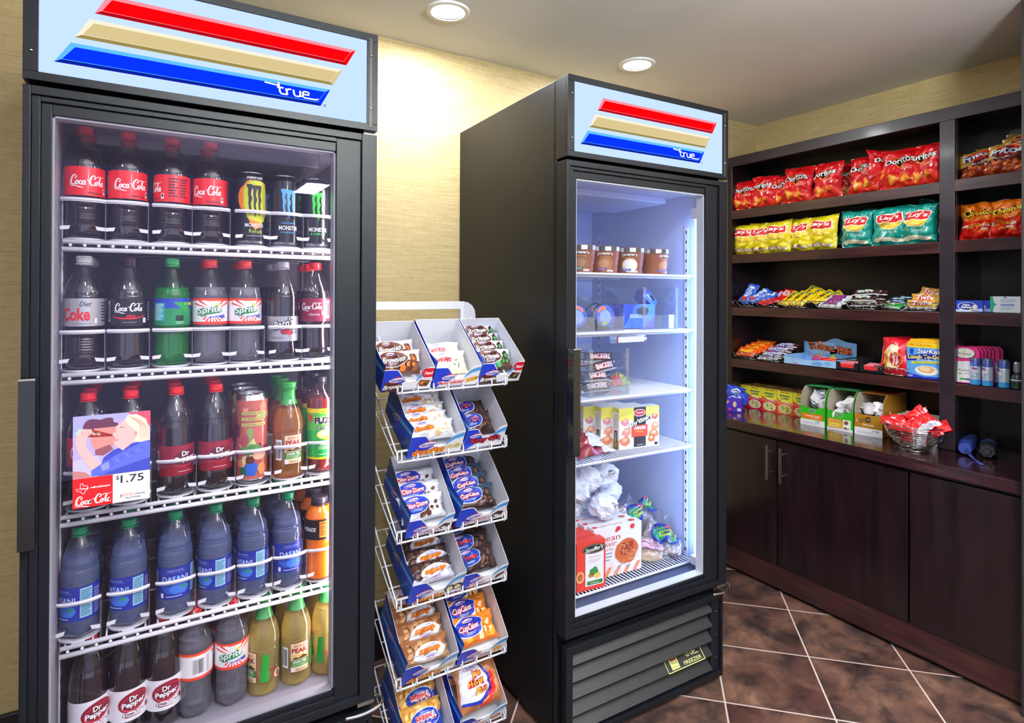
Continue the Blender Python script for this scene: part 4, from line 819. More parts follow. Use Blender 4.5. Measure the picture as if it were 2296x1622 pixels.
for i, (y, x, ya, sc_) in enumerate([(.62, 2.925, 20, .92), (.505, 2.93, 4, .98), (.39, 2.945, 14, .9), (.315, 2.925, 6, 1.04), (.16, 2.925, -4, 1.02), (-.015, 2.925, -6, 1.0), (-.16, 2.925, 8, 1.0), (-.258, 2.922, -14, 1.0)]):
    onshelf(DOR[i % 3], y, x, Z1, 'red tortilla chip bag, %s from left in front row of the top shelf' % ORD[i].replace('leftmost', 'first'), 'chip bag', 'red chip bags', -8, ya+rnd.uniform(-5, 5), (sc_,)*3, rnd.uniform(-4, 4))
for i, (y, x, ya, ro, dzz) in enumerate([(.59, 3.0, 20, -8, 0), (.45, 3.01, -20, 6, .01), (.26, 3.0, 25, 5, .01), (.075, 3.0, 30, -5, .0), (.02, 3.02, 40, 14, .015), (-.085, 2.945, 62, 3, .03), (-.2, 3.01, -15, -4, .012), (-.27, 3.015, 10, 3, .028)]):
    onshelf(DOR[(i+1) % 3], y, x, Z1+dzz, 'red tortilla chip bag, %s from left in rear row of the top shelf' % ORD[i].replace('leftmost', 'first'), 'chip bag', 'red chip bags', -10, ya, roll=ro)
for i, (y, x, ya) in enumerate([(.62, 2.93, 18), (.53, 2.94, 6), (.42, 2.93, 4), (.305, 2.94, -14), (.182, 2.922, 0)]):
    onshelf(LAYY[i % 2], y, x, Z2, 'yellow potato chip bag, %s from left in front row of the second shelf' % ORD[i].replace('leftmost', 'first'), 'chip bag', 'yellow chip bags', -6, ya, (.96,)*3, rnd.uniform(-4, 4))
for i, (y, x) in enumerate([(.56, 3.0), (.43, 3.0), (.33, 3.01), (.25, 3.0)]):
    onshelf(LAYY[(i+1) % 2], y, x, Z2+.008, 'yellow potato chip bag, %s from left in rear row of the second shelf' % ORD[i].replace('leftmost', 'first'), 'chip bag', 'yellow chip bags', -10, rnd.uniform(-20, 25), roll=rnd.uniform(-8, 8))
for i, (y, x, ya) in enumerate([(.02, 2.922, 0), (-.12, 2.925, 12), (-.228, 2.93, -6), (-.278, 2.985, -30)]):
    onshelf(LAYG[i % 2], y, x, Z2, 'teal potato chip bag, %s from left in front row of the second shelf' % ORD[i].replace('leftmost', 'first'), 'chip bag', 'teal chip bags', -6, ya, (.94, 1, .97) if i < 3 else (.8, .8, .85))
for i, (y, x, dd) in enumerate([(.07, 2.995, .02), (-.06, 3.01, .012), (-.17, 3.0, .01), (-.25, 3.02, .025)]):
    onshelf(LAYG[(i+1) % 2], y, x, Z2+dd, 'teal potato chip bag, %s from left in rear row of the second shelf' % ORD[i].replace('leftmost', 'first'), 'chip bag', 'teal chip bags', -10, rnd.uniform(-20, 20), roll=rnd.uniform(-6, 6))
for i, (y, x, z, ya, ro) in enumerate([(-.44, 2.935, Z1, 14, -7), (-.522, 2.912, Z1, -4, 2), (-.475, 2.985, Z1+.02, 10, -3), (-.54, 2.98, Z1+.03, 0, 4), (-.49, 3.03, Z1+.03, -8, -8), (-.53, 3.045, Z1+.058, 5, 6)]):
    onshelf(FRI[i % 2], y, x, z, 'gold corn chip bag, %s in the pile on the top shelf' % ['front left', 'front right', 'second row left', 'second row right', 'back left', 'topmost at the back'][i], 'chip bag', 'gold corn chip bags', -14, ya, (.86, 1, .92), ro)
for i, (y, x, z, ya) in enumerate([(-.435, 2.93, Z2, 16), (-.53, 2.912, Z2, -6), (-.48, 3.0, Z2+.01, 10), (-.53, 3.03, Z2+.015, -10)]):
    onshelf(CHE[i % 2], y, x, z, 'orange cheese puff bag, %s on the second shelf' % ['front left', 'front right', 'behind the front pair', 'farthest back'][i], 'snack bag', 'orange puff bags', -10, ya, (.82, 1, .9))

# wire candy baskets with scrolled sides
def mk_basket(wd, dp=.15, hh=.032):
    def f():
        b = MB(); r1 = [(-wd/2, 0, hh), (wd/2, 0, hh), (wd/2, dp, hh), (-wd/2, dp, hh)]; r0 = [(-wd/2+.012, .008, .002), (wd/2-.012, .008, .002), (wd/2-.012, dp-.008, .002), (-wd/2+.012, dp-.008, .002)]
        b.tube(r1, .0017, CHR, 6, True); b.tube(r0, .0014, CHR, 6, True)
        for p, q in zip(r1, r0): b.tube([p, q], .0014, CHR, 6)
        n = max(3, int(wd/.032))
        for s_, (y1, y0) in enumerate(((0, .008), (dp, dp-.008))):
            for k in range(n):
                cx = -wd/2+(k+.5)*wd/n; b.tube([(cx+.0125*math.cos(a), y1+(y0-y1)*(1-(.5+.45*math.sin(a))), .017+.0135*math.sin(a)) for a in [2*PI*i/14 for i in range(14)]], .0011, CHR, 5, True)
        for k in range(6): y = .008+(dp-.016)*(k+.5)/6; b.tube([(-wd/2+.012, y, .002), (wd/2-.012, y, .002)], .0011, CHR, 5)
        return b.build('wire_basket')
    return f
KB = Kind(mk_basket(.132))
CB = [(.592, 'blue candy packs'), (.448, 'red candy bars'), (.302, 'yellow candy packs'), (.128, 'purple and white candy bars'), (-.02, 'brown and green candy bars'), (-.155, 'dark mint bars'), (-.262, 'gold caramel bars')]
for y, t in CB: KB.at((2.882, y, Z3), (0, 0, -PI/2), 'shiny scrolled wire basket holding %s on the third shelf' % t, 'wire basket', 'wire candy baskets', (1.0 if y > -.1 else .85, 1, 1))
for y, t in ((.585, 'orange peanut butter packs'), (.445, 'stacked silver and brown bars'), (-.14, 'red popcorn bags')): KB.at((2.882, y, Z4), (0, 0, -PI/2), 'shiny scrolled wire basket holding %s on the fourth shelf' % t, 'wire basket', 'wire candy baskets')
def simple_pack(name, w, h, d, bg, fn, seed, wr=.5, back=None): return Kind(lambda: mk_bag(name, w, h, d, foil(bg), back or foil(bg), fn, seed, wr, .06, ml=.007, n=14))
def mmf(A, w, h):
    A.text("m&m's", .0, h*.5, h*.5, w*.42, '3a1a10', 1, 0, .05, PI/2); A.ell(w*.15, h*.86, w*.13, w*.13, '2aa83a', 1).ell(-w*.12, h*.84, w*.12, w*.12, 'e04020', 2).ell(w*.0, h*.8, w*.11, w*.11, '2a60d0', 3); A.rect(-w*.5, h*.02, w*.5, h*.07, 'b88a20', 1)
def crf(A, w, h): A.text('CRUNCH', 0, h*.5, h*.6, w*.4, 'ffffff', 1, .2, .03, PI/2); A.blot(0, h*.2, w*.3, h*.1, 'e04030', 1, 3); A.blot(.0, h*.8, w*.3, h*.08, 'e8e8f0', 2, 4)
def kkf(A, w, h): A.ell(0, h*.5, w*.36, h*.26, 'f8f0f0', 1).text('KitKat', 0, h*.5, h*.4, w*.4, 'd8141c', 2, .2, .04, PI/2)
PK = {'m': simple_pack('candy_pack', .052, .115, .018, 'f2cf14', mmf, 2), 'b': simple_pack('candy_pack', .056, .12, .02, '2a62c8', crf, 3, 1), 'r': simple_pack('candy_pack', .05, .115, .014, 'e0202a', kkf, 4, .4)}
def bar_art(word, ink, out, sub=None):
    def f(A, w, h): A.out_text(word, 0, h*.5, w*.7, h*.5, ink, out, 1, .1, .03, .14) if word else A.poly([(-w*.36, h*.3), (w*.3, h*.3), (w*.36, h*.72), (-w*.3, h*.72)], out, 1).lines(-w*.28, h*.36, w*.28, h*.66, 2, ink, 2); A.rect(-w*.5, 0, w*.5, h*.1, 'd8d8dc', 1); 
    return f
BARS = {k: simple_pack('candy_bar', .115, .034, .022, bg, bar_art(t, i, o), sd, .3) for k, (bg, t, i, o, sd) in {'y': ('f4f4f8', '', 'c02040', '4a1a80', 5), 'w': ('3a1a18', 'MilkyWay', 'f0fff4', '1a6a38', 6), 't': ('d8a83c', 'Twix', 'f0f0f0', 'd0141c', 7),
    's': ('4a2a28', 'SNICKERS', 'f0f0ff', '1c2cb0', 8), 'g': ('16302a', '', 'e8f0f0', '2a5a8a', 9), 'G': ('1fa83a', '', 'ffffff', '0a6a20', 10), 'k': ('26242a', 'SNICKERS', 'ffffff', 'c8203a', 12), '3': ('a8b2c8', '', 'e03a5a', '1c2c80', 13)}.items()}
def candy(K, y, x, z, lean, yaw, label, grp, roll=0, scale=None): K.at((x, y, z), (R(lean), R(roll), -PI/2+R(yaw)), label, 'candy', grp, scale)
for i, (y, x, z, l, ya, ro) in enumerate([(.61, 2.91, .02, -28, 20, 25), (.575, 2.92, .025, -45, 10, 40), (.555, 2.95, .03, -60, -20, 55), (.62, 2.95, .012, -70, 5, 10), (.6, 2.935, .03, -40, 30, 12)]): candy(PK['b'], y, x, Z3+z, l, ya, 'blue candy pack, %s in the first basket of the third shelf' % ORD[i].replace('leftmost', 'first'), 'blue candy packs', ro)
for i in range(5): candy(PK['r'], .49-.022*i, 2.905+.01*i, Z3+.012+.007*i, -62, 35, 'red candy pack, layer %s of the leaning stack on the third shelf' % ['one', 'two', 'three', 'four', 'five'][i], 'red candy packs', 20)
for i, (y, x, z, ro) in enumerate([(.372, 2.9, .012, 22), (.335, 2.905, .014, 24), (.297, 2.905, .012, 26), (.285, 2.95, .03, 30), (.25, 2.955, .026, 38), (.225, 2.965, .028, 48), (.31, 2.96, .04, 20)]): candy(PK['m'], y, x, Z3+z, -52, 12, 'yellow candy pack, %s in the fanned row on the third shelf' % ORD[i].replace('leftmost', 'first'), 'yellow candy packs', ro)
for i in range(6): candy(BARS['y'], .13+.006*(i % 2), 2.893+.018*i, Z3+.006+.007*i, -60, 4*(i % 3), 'white and purple candy bar, %s row back in the fourth basket' % ['front', 'second', 'third', 'fourth', 'fifth', 'sixth'][i], 'white candy bars')
for i, (y, x, z) in enumerate([(-.02, 2.895, .012), (-.02, 2.93, .018), (-.03, 2.965, .02), (-.015, 2.9, .036), (-.03, 2.94, .04), (-.02, 2.915, .062), (-.035, 2.955, .06)]): candy(BARS['w'], y, x, Z3+z, -50, [3, -4, 5, 0, 8, 6, -3][i], 'brown and green candy bar, %s in the pile on the third shelf' % ORD[i].replace('leftmost', 'lowest front'), 'brown candy bars', [0, -5][i > 3])
for i, (y, x, z, k) in enumerate([(-.14, 2.89, .008, 'G'), (-.15, 2.91, .02, 'g'), (-.14, 2.94, .03, 'g'), (-.16, 2.97, .035, 'g')]): candy(BARS[k], y, x, Z3+z, -55, 15*(i-1), 'green mint bar at the front of the sixth basket' if k == 'G' else 'dark green bar, %s in the sixth basket' % ORD[i-1].replace('leftmost', 'first'), 'green bars', 8, (.75, 1, 1))
for i, (y, x, z) in enumerate([(-.25, 2.893, .008), (-.255, 2.91, .03), (-.262, 2.945, .042), (-.25, 2.975, .056), (-.275, 2.93, .015)]): candy(BARS['t'], y, x, Z3+z, -35, [0, -4, 12, -10, 5][i], 'gold caramel candy bar, %s in the seventh basket' % ORD[i].replace('leftmost', 'frontmost'), 'gold candy bars', [0, 4, -12, 10, 3][i], (1.05, 1, 1.3))
# fourth shelf
def reef(A, w, h): A.text("Reese's", 0, h*.55, w*.7, h*.42, 'f8d020', 2, .3, .03, .1); A.rect(-w*.25, h*.2, w*.25, h*.27, '5a2a14', 1); A.rect(-w*.5, 0, w*.5, h*.06, 'c84a10', 1)
REE = simple_pack('candy_pack', .115, .07, .02, 'ee5a14', reef, 14, .4)
for i in range(4): candy(REE, .59-.012*i, 2.893+.03*i, Z4+.012+.012*i, -50, 6, 'orange peanut butter cup pack, %s row back on the fourth shelf' % ['front', 'second', 'third', 'fourth'][i], 'orange candy packs', 2)
for i in range(9): candy(BARS['3' if i % 3 == 0 else 's'], .45-.01*(i % 3)-.004*i, 2.892+.02*(i//2)+.01*(i % 2), Z4+.008+.0105*i*.75, -62, 4+3*(i % 2), 'brown and silver candy bar, %s up the stack on the fourth shelf' % ORD[i].replace('leftmost', 'first'), 'stacked candy bars', -2)
def mk_fish():
    r = empty('gummy_candy_box'); wv = lambda x: .112+.012*math.sin((x+.02)*26)+.004*math.sin(x*60)
    Wd = .262; b = MB(); P_ = [(-Wd/2, 0), (Wd/2, 0)]+[(Wd/2-Wd*k/24, wv(Wd/2-Wd*k/24)) for k in range(25)]; b.prism(P_, .17, .172, M('7fb4e6', .4))
    A = Art(); A.blot(-.03, .075, .09, .03, 'a8cdf0', 0, 2).blot(.06, .05, .06, .03, '6a9cd4', 0, 5)
    x = -.097
    for ch, wd, hh, t in zip('TROPICAL FISH', (.024, .016, .018, .015, .007, .016, .016, .014, .01, .02, .007, .018, .02), (.032,)+(.023,)*7+(.02,)+(.031,)+(.027,)*3, (.1, -.04, .06, -.05, .03, .02, -.06, .03, 0, -.06, .04, -.03, .03)):
        if ch != ' ': A.out_text(ch, (x+wd/2)*1.08, .084-(x+.1)*.09, wd, hh*1.12, 'ee6a1c', '3a1a10', 2, 0, .03, .14, t)
        x += wd*.98
    for cx, cy, s_, c in ((-.045, .102, .013, 'e8601c'), (-.055, .03, .022, 'f08a3a')):
        A.ell(cx, cy, s_, s_*.6, c, 2).poly([(cx-s_*.8, cy), (cx-s_*1.5, cy+s_*.5), (cx-s_*1.5, cy-s_*.5)], c, 2).rect(cx-s_*.3, cy-s_*.5, cx-s_*.1, cy+s_*.5, 'f8f8f8', 3).rect(cx+s_*.3, cy-s_*.4, cx+s_*.5, cy+s_*.4, 'f8f8f8', 3)
    A.ell(.02, .038, .016, .009, 'a8c83a', 2).ell(.018, .038, .007, .005, 'e0d86a', 3).ell(.06, .032, .005, .004, 'e8d070', 2).ell(-.04, .045, .006, .004, 'e0d86a', 2).ell(.1, .045, .01, .01, '5a94d0', 2).poly([(-.108, .075), (-.102, .08), (-.102, .07)], '2a5a8a', 2).stroke([(-.103, .055), (-.1, .045), (-.105, .04), (-.1, .03)], .003, 'e8803c', 2, 4)
    b.art(A, lambda x, y, h: (x, .17-h, y), 1, .0003); b.build('back_card', r)
    t = MB(); c = M('9cc6ee', .45); t.box(-Wd/2, Wd/2, 0, .17, 0, .002, c).box(-Wd/2, -Wd/2+.001, 0, .17, 0, .045, c).box(Wd/2-.001, Wd/2, 0, .17, 0, .04, c)
    t.prism([(-Wd/2, 0), (Wd/2, 0), (Wd/2, .034), (.07, .034), (.0, .027), (-.07, .03), (-Wd/2, .036)], 0, .001, c)
    A = Art(); A.blot(.04, .014, .028, .01, '6aa0dc', 0, 3).stroke([(-.09, .03), (-.08, .01)], .002, '6ab08a', 1).blot(-.07, .008, .01, .004, 'e05a90', 1, 2).blot(.09, .02, .018, .008, '78aee4', 1, 8); t.art(A, lambda x, y, h: (x, -h, y), 1, .0003); t.build('tray', r); return r
tag(Kind(mk_fish).at((2.885, .222, Z4), (0, 0, -PI/2), 'blue gummy candy display box with orange TROPICAL FISH lettering on its back card', 'candy box'))
for i, (dx, dy, dzz, c, n) in enumerate(((.0, .05, .034, 'e0302a', 'red'), (.09, -.04, .026, 'c83a8a', 'magenta'), (.03, .0, .018, '3a4a8a', 'dark blue'), (.07, .06, .014, '2a9aa0', 'teal'))):
    b = MB(); b.blob((0, 0, .011), (.045, .024, .012), foil(c), i, .25, 16, 2).blob((.012, 0, .018), (.022, .015, .006), foil('f4c040' if i == 0 else 'e8d8f0'), i+3, .2); tag(b.build('gummy_candy_pack', loc=(2.93+dx*.9, .2-dy-.0, Z4+dzz-.012), rot=(0, 0, -PI/2+.3*i)), '%s gummy candy pack lying in the blue fish display box' % n, 'candy', 'gummy packs in the fish box')
def mk_mint(back):
    def f():
        r = empty('gum_display_box'); k = M('17171c', .35); b = MB(); b.box(-.05, .05, 0, .17, 0, .002, k).box(-.05, -.049, 0, .17, 0, .045, k).box(.049, .05, 0, .17, 0, .045, k).box(-.05, .05, .169, .17, 0, .1 if back else .05, k)
        b.prism([(-.05, 0), (.05, 0), (.05, .036), (.032, .036), (.028, .012), (-.028, .012), (-.032, .036), (-.05, .036)], 0, .001, k); b.box(-.05, .05, .08, .081, 0, .04, k); b.build('tray', r)
        if back: A = Art(); A.text('MINT', 0, .06, .05, .014, '2ac0cc', 1); A.ell(0, .085, .012, .005, '2a9cc0', 1).rect(-.03, .04, .03, .045, '1a8aa0', 1); c = MB(); c.art(A, lambda x, y, h: (x, .169-h, y), 1, .0003); c.build('mint_lettering', r)
        return r
    return f
Kind(mk_mint(False)).at((2.885, .043, Z4), (0, 0, -PI/2), 'black open gum tray with red and pink packs beside the fish candy box', 'gum tray')
Kind(mk_mint(True)).at((2.885, -.06, Z4), (0, 0, -PI/2), 'black open gum tray with MINT back card beside the popcorn basket', 'gum tray')
KG = Kind(lambda: MB().box(-.035, .035, 0, .01, 0, .026, M('e03038', .35, coat=.4)).box(-.035, .035, .0, .0101, .026, .0265, M('f0c8dc', .3)).build('gum_pack', bevel=.001))
for q, y0 in enumerate((.043, -.06)):
    for i in range(5): KG.at((2.888+.013*i, y0, Z4+.003+.002*i), (0, 0, -PI/2), 'red and pink gum pack, %s row back in the gum tray by the %s' % (['front', 'second', 'third', 'fourth', 'fifth'][i], ['fish box', 'popcorn'][q]), 'gum', 'gum packs')
def popf(A, w, h):
    A.blot(-w*.05, h*.6, w*.3, h*.24, 'f2e6c8', 1, 4, 18, .4).blot(-.02*w, h*.3, w*.3, h*.16, 'e8d8b0', 1, 5, 16, .4); A.ell(w*.1, h*.42, w*.26, h*.2, 'e8b04a', 2).ell(w*.1, h*.42, w*.24, h*.185, 'b01c1c', 3); A.text('Orville', w*.16, h*.42, h*.3, w*.14, 'ffffff', 4, .2, .02, -PI/2); A.text('Redenbacher', w*.03, h*.42, h*.34, w*.09, 'ffffff', 4, .1, .02, -PI/2)
    A.rect(-w*.4, h*.12, -w*.22, h*.62, 'f0b04a', 5); A.text('BUTTER', -w*.31, h*.37, h*.34, w*.1, 'a03a10', 6, 0, .02, -PI/2)
KP = simple_pack('popcorn_bag', .125, .155, .03, 'd8182c', popf, 15, .4)
for i in range(3): candy(KP, -.145-.008*i, 2.9+.05*i, Z4+.003, -10, -6, 'red butter popcorn bag, %s in the wire basket' % ['front', 'middle', 'rear'][i], 'popcorn bags', 1)
def mk_sk():
    b = MB(); b.box(-.062, .062, 0, .018, 0, .155, M('2a6cd0', .4)); b.prism([(-.062, .155), (.062, .155), (.05, .172), (-.05, .172)], .008, .01, M('f4b81c', .4)); A = Art(); A.rect(-.062, .135, .062, .155, 'f4cc1c', 0).text('240 Calories', -.015, .147, .085, .009, 'c8301c', 1, 0, .01)
    A.rect(-.062, .0, .062, .135, '5aa0e6', 0).out_text('StarKist', .018, .12, .08, .02, 'ffffff', '1a3cb0', 1, .15, .02, .1); A.blot(-.044, .116, .008, .014, '1a3ca0', 1, 3); A.poly([(-.062, .074), (.062, .09), (.062, .115), (0, .11), (-.062, .095)], '1420a0', 1); A.out_text('Lunch To-Go', .0, .0955, .115, .018, 'fbf08a', '2a2a10', 3, 0, .03, .08, .05); A.text('MIX YOUR OWN', .0, .0815, .05, .005, 'ffffff', 3, 0, .03)
    A.poly([(-.045, .062), (.062, .072), (.062, .08), (-.045, .072)], 'd8dc2a', 2); A.text('Albacore Tuna in Water', .01, .0705, .09, .007, '3a3a20', 3, 0, 0, .06); A.ell(.01, .036, .042, .021, 'f4f2ee', 2, 24).blot(.01, .04, .032, .015, 'dcae7a', 3, 3, 16, .3).blot(.005, .042, .018, .01, 'f0d4a8', 4, 6); A.poly([(-.062, 0), (.062, 0), (.062, .012), (.0, .008), (-.062, .022)], '1c2cb0', 3)
    for k in range(3): A.rect(-.058, .006+k*.003, -.04, .0072+k*.003, 'f0f0f8', 4)
    b.art(A, lambda x, y, h: (x, -h, y), 1, .0002); return b.build('tuna_kit_box')
K_ = Kind(mk_sk)
for i in range(7): K_.at((2.895+.0195*i, -.262-.005*i, Z4+.0), (0, 0, -PI/2+.04), 'blue and yellow tuna lunch kit box, %s in the row by the divider' % ORD[i].replace('leftmost', 'frontmost'), 'food box', 'tuna kit boxes', (1, 1, .93))
def mk_kx():
    b = MB(); P_ = [(-.04, 0), (.042, 0), (.04, .125), (.03, .14), (-.03, .14), (-.04, .125)]; b.prism(P_, 0, .018, M('e02a80', .4)); A = Art(); A.ell(-.006, .115, .034, .021, '16161a', 0, 24).ell(-.007, .116, .032, .0195, 'efe9dc', 1, 24); A.text('Kotex', -.006, .114, .04, .01, '1c1c20', 2, .1, .0)
    A.poly([(-.038, .003), (.038, .003), (.036, .075), (.01, .086), (-.036, .082)], 'f0eef2', 1); A.text('Kotex', -.008, .05, .036, .009, '2a2a30', 2, .1, .0); A.stroke([(-.01, .034), (.01, .04), (.03, .037)], .0015, '7a2a6a', 2, 4).rect(-.02, .012, .0, .019, '3a9a3a', 2).rect(.0, .012, .022, .019, '6a3a8a', 2).ell(-.02, .036, .004, .005, '6ac030', 2); A.lines(.02, .045, .032, .07, 5, 'a0d0dc', 2); b.art(A, lambda x, y, h: (x, -h, y), 1, .0002); return b.build('sanitary_pad_pack')
K_ = Kind(mk_kx)
for i in range(7): K_.at((2.9+.021*i, -.405-.004*i-(.006 if i > 4 else 0), Z4), (R(-5), 0, -PI/2+.05), 'pink and white sanitary pad pack, %s in the leaning row' % ORD[i].replace('leftmost', 'frontmost'), 'toiletry pack', 'sanitary pad packs')
def mk_rv():
    r = empty('hair_spray_can'); b = MB().lathe([(.015, 0), (.0165, .003), (.0165, .066), (.0155, .07)], noisy('spray_can_sleeve', 'c8d8ee', 'e8eef6', .3, metal=.3), 28); A = Art(); A.rect(-.05, 0, .05, .02, '3aa0e6', 0); A.text('rave', .0, .05, .026, .009, 'ffffff', 3, .2, .04); A.out_text('rave', .0, .05, .026, .009, 'ffffff', '2a6ac0', 1, .2, .04, .2); A.rect(-.007, .058, .006, .066, '8a2a8a', 2); A.text('u', 0, .062, .003, .003, 'f0d0f0', 3); A.rect(.002, .04, .012, .0425, '3a9ad8', 1); A.lines(-.01, .024, .01, .034, 3, '6aa8d8', 1); b.art(A, cyl(.0165), .006, .0002); b.build('can_body', r)
    MB().lathe([(.0165, .07), (.017, .073), (.017, .092), (.0145, .1), (0, .102)], clear('blue_clear_cap', (.12, .45, .95), 1, .05, haze=.1), 28, caps=False).lathe([(.0, .071), (.006, .072), (.006, .086), (.003, .09), (0, .09)], M('3ab4f0', .3), 14, caps=False).build('spray_cap', r); return r
K_ = Kind(mk_rv)
for i, (y, x, t) in enumerate([(-.436, 2.9, 'front left'), (-.474, 2.902, 'front middle'), (-.524, 2.904, 'front right'), (-.455, 2.94, 'rear left'), (-.507, 2.94, 'rear right')]): K_.at((x, y, Z4), (0, 0, -PI/2+[.2, -.5, -.8, .3, -.5][i]), 'small blue capped spray can, %s of the five cans' % t, 'spray can', 'blue spray cans')
r = empty('pump_bottle', (2.905, -.562, Z4)); tag(r, 'small clear pump bottle with a grey cap beside the blue spray cans', 'bottle')
MB().lathe([(.016, 0), (.0175, .003), (.0175, .04), (.014, .05), (.008, .055), (.008, .062)], M('3a3e48', .15, coat=.5), 24).build('bottle_body', r); MB().lathe([(.0178, .01), (.0178, .022)], M('16301a', .4), 24, caps=False).lathe([(.0178, .03), (.0178, .034)], M('e8e8ee', .4), 24, caps=False).build('label', r)
MB().lathe([(.0105, .06), (.011, .064), (.011, .092), (.0085, .097), (0, .098)], M('8a8c96', .2, .3), 20, caps=False).build('pump_cap', r)
# medicine boxes on the right third shelf
def mbx(name, w, h, d, base, fn):
    b = MB(); b.box(-w/2, w/2, 0, d, 0, h, M(base, .35)); A = Art(); fn(A, w, h); b.art(A, lambda x, y, k: (x, -k, y), 1, .0002); return b.build(name, bevel=.001)
def asf(A, w, h): A.poly([(-w/2, 0), (w/2, 0), (w*.5, h*.3), (-w/2, h*.2)], 'd8e0f4', 0).ell(-w*.08, h*.5, w*.36, h*.36, 'f4f6fc', 1).ell(-w*.08, h*.5, w*.33, h*.32, '1c2c9a', 2); A.text('Alka-', -w*.1, h*.62, w*.34, h*.18, 'ffffff', 3, .2, .03).text('Seltzer', -w*.08, h*.42, w*.46, h*.2, 'ffffff', 3, .2, .03); A.text('PLUS', w*.12, h*.24, w*.2, h*.12, 'e8e020', 4, .2, .03); A.text('COLD', w*.26, h*.08, w*.3, h*.12, '2a4a9a', 4, 0, .03); A.ell(w*.22, h*.45, w*.1, h*.18, 'f0f4fc', 3)
K_ = Kind(lambda: mbx('cold_medicine_box', .085, .044, .014, '2a4ac0', asf))
for i in range(2): K_.at((2.888+.022*i, -.42-.018*i, Z3), (0, 0, -PI/2+.03), 'blue and white cold tablet box, %s of the pair on the small shelf' % ['front', 'rear'][i], 'medicine box', 'cold tablet boxes')
def hgf(A, w, h): A.poly([(-w*.5, 0), (-w*.42, 0), (-w*.36, h*.4), (-w*.28, h*.5), (-w*.36, h*.6), (-w*.42, h), (-w*.5, h)], '2aa87a', 1); A.lines(-w*.15, h*.62, w*.35, h*.85, 2, '9ab4d8', 1); A.rect(-w*.15, h*.42, w*.3, h*.54, '7a9cd4', 1); A.lines(-w*.15, h*.15, w*.3, h*.38, 3, 'a8b8cc', 1); A.rect(w*.38, 0, w*.5, h, 'e4eaf2', 1); A.ell(0, h*.93, w*.05, h*.04, '4a5a7a', 1)
K_ = Kind(lambda: mbx('travel_kit_box', .09, .06, .03, 'dfe9f6', hgf)); K_.at((2.89, -.531, Z3), (0, 0, -PI/2), 'pale blue and white boxed travel kit at the end of the small shelf', 'medicine box')
K_ = Kind(lambda: mbx('small_tablet_packet', .04, .003, .03, '4a6ad0', lambda A, w, h: None)); K_.at((2.885, -.478, Z3), (0, 0, -PI/2+.2), 'tiny blue packet lying between the medicine boxes', 'medicine packet')

# ------------------------------------------------------------ snack cake trays on the wire rack
CS, SN = math.cos(TL), math.sin(TL)
def mk_tray(w, dp, hf, hb, side, fn):
    """open cardboard display tray; x across, y towards its back, z out of the sloping shelf"""
    def f():
        r = empty('display_carton'); t = .0012; IN = M('dcdce4', .6); OUT = M(side, .4, coat=.2)
        cut = lambda u: hf*(1-.62*math.exp(-(abs(u-.12)/.42)**3.2)) if abs(u) < .92 else hf
        P_ = [(-w/2, 0), (w/2, 0)]+[(w/2-w*k/20, cut(1-2*k/20)) for k in range(21)]
        b = MB(); b.prism(P_, 0, t, IN); b.build('front_panel', r); fp = r
        b = MB(); b.box(-w/2, w/2, 0, dp, 0, t, IN); b.box(-w/2, w/2, dp-t, dp, 0, hb, IN)
        for sx in (-1, 1):
            x = sx*w/2; n = 26; top = [(t+(dp-t)*k/n, hf+(hb-hf)*(k/n)**.9+(.0011 if k % 2 else 0)) for k in range(n+1)]
            vs = [(x, 0, 0), (x, dp, 0)]+[(x, a, c) for a, c in top[::-1]]; vi = [(x-sx*t, a, c) for _, a, c in vs]; k = len(vs); tr = [tuple(q) for q in tessellate_polygon([[Vector((a, c, 0)) for _, a, c in vs]])]
            b.add(vs, tr, OUT); b.add(vi, [q[::-1] for q in tr], IN); b.add(vs+vi, [(i, (i+1) % k, k+(i+1) % k, k+i) for i in range(k)], IN)
        b.build('carton_body', r)
        A = Art(); W2 = w/2
        A.poly([(-W2, 0), (W2, 0)]+[(W2-w*k/20, cut(1-2*k/20)-.0003) for k in range(21)], 'f0f0f6', 0)
        A.poly([(-W2, 0), (-W2*.86, 0), (-W2*.1, cut(-.1)-.001), (-W2*.5, cut(-.5)-.001), (-W2*.75, cut(-.75)-.001), (-W2, hf-.001)], '1a3cc8', 1)
        A.stroke([(-W2*.84, .001, .6), (-W2*.5, .012, 1.2), (-W2*.12, cut(-.12)-.002, .5)], .002, '7cc4f0', 2, 4)
        A.stroke([(W2*.35, cut(.35)-.002, .4), (W2*.6, hf*.72, 1.2), (W2*.99, hf*.84, 1.6)], hf*.12, '4a9ade', 1, 4); A.stroke([(W2*.4, cut(.4)-.004, .3), (W2*.7, hf*.66, .7), (W2*.99, hf*.74, 1)], hf*.04, 'a8dcf8', 2, 4)
        A.stroke([(-W2, .0015), (W2, .0015)], .002, 'c8ccd8', 1); fn(A, w, hf)
        b = MB(); b.art(A, lambda x, y, k: (x, -k, y), 1, .00018); b.build('front_print', r)
        S = Art(); L_ = dp; S.poly([(0, 0), (L_*.5, 0), (L_, hb*.55), (L_, hb*.9), (0, hf*.8)], '1f4ccc', 0).stroke([(0, hf*.5, 1), (L_*.4, hb*.45, 1.5), (L_, hb*.7, 1)], .01, '66b6ec', 1, 4); S.put(HOST, L_*.42, hb*.42, .026, .026, 2, .35)
        b = MB(); b.art(S, lambda x, y, k: (-w/2-k, dp-x, y), .03, .0003); b.build('side_print', r)
        return r
    return f
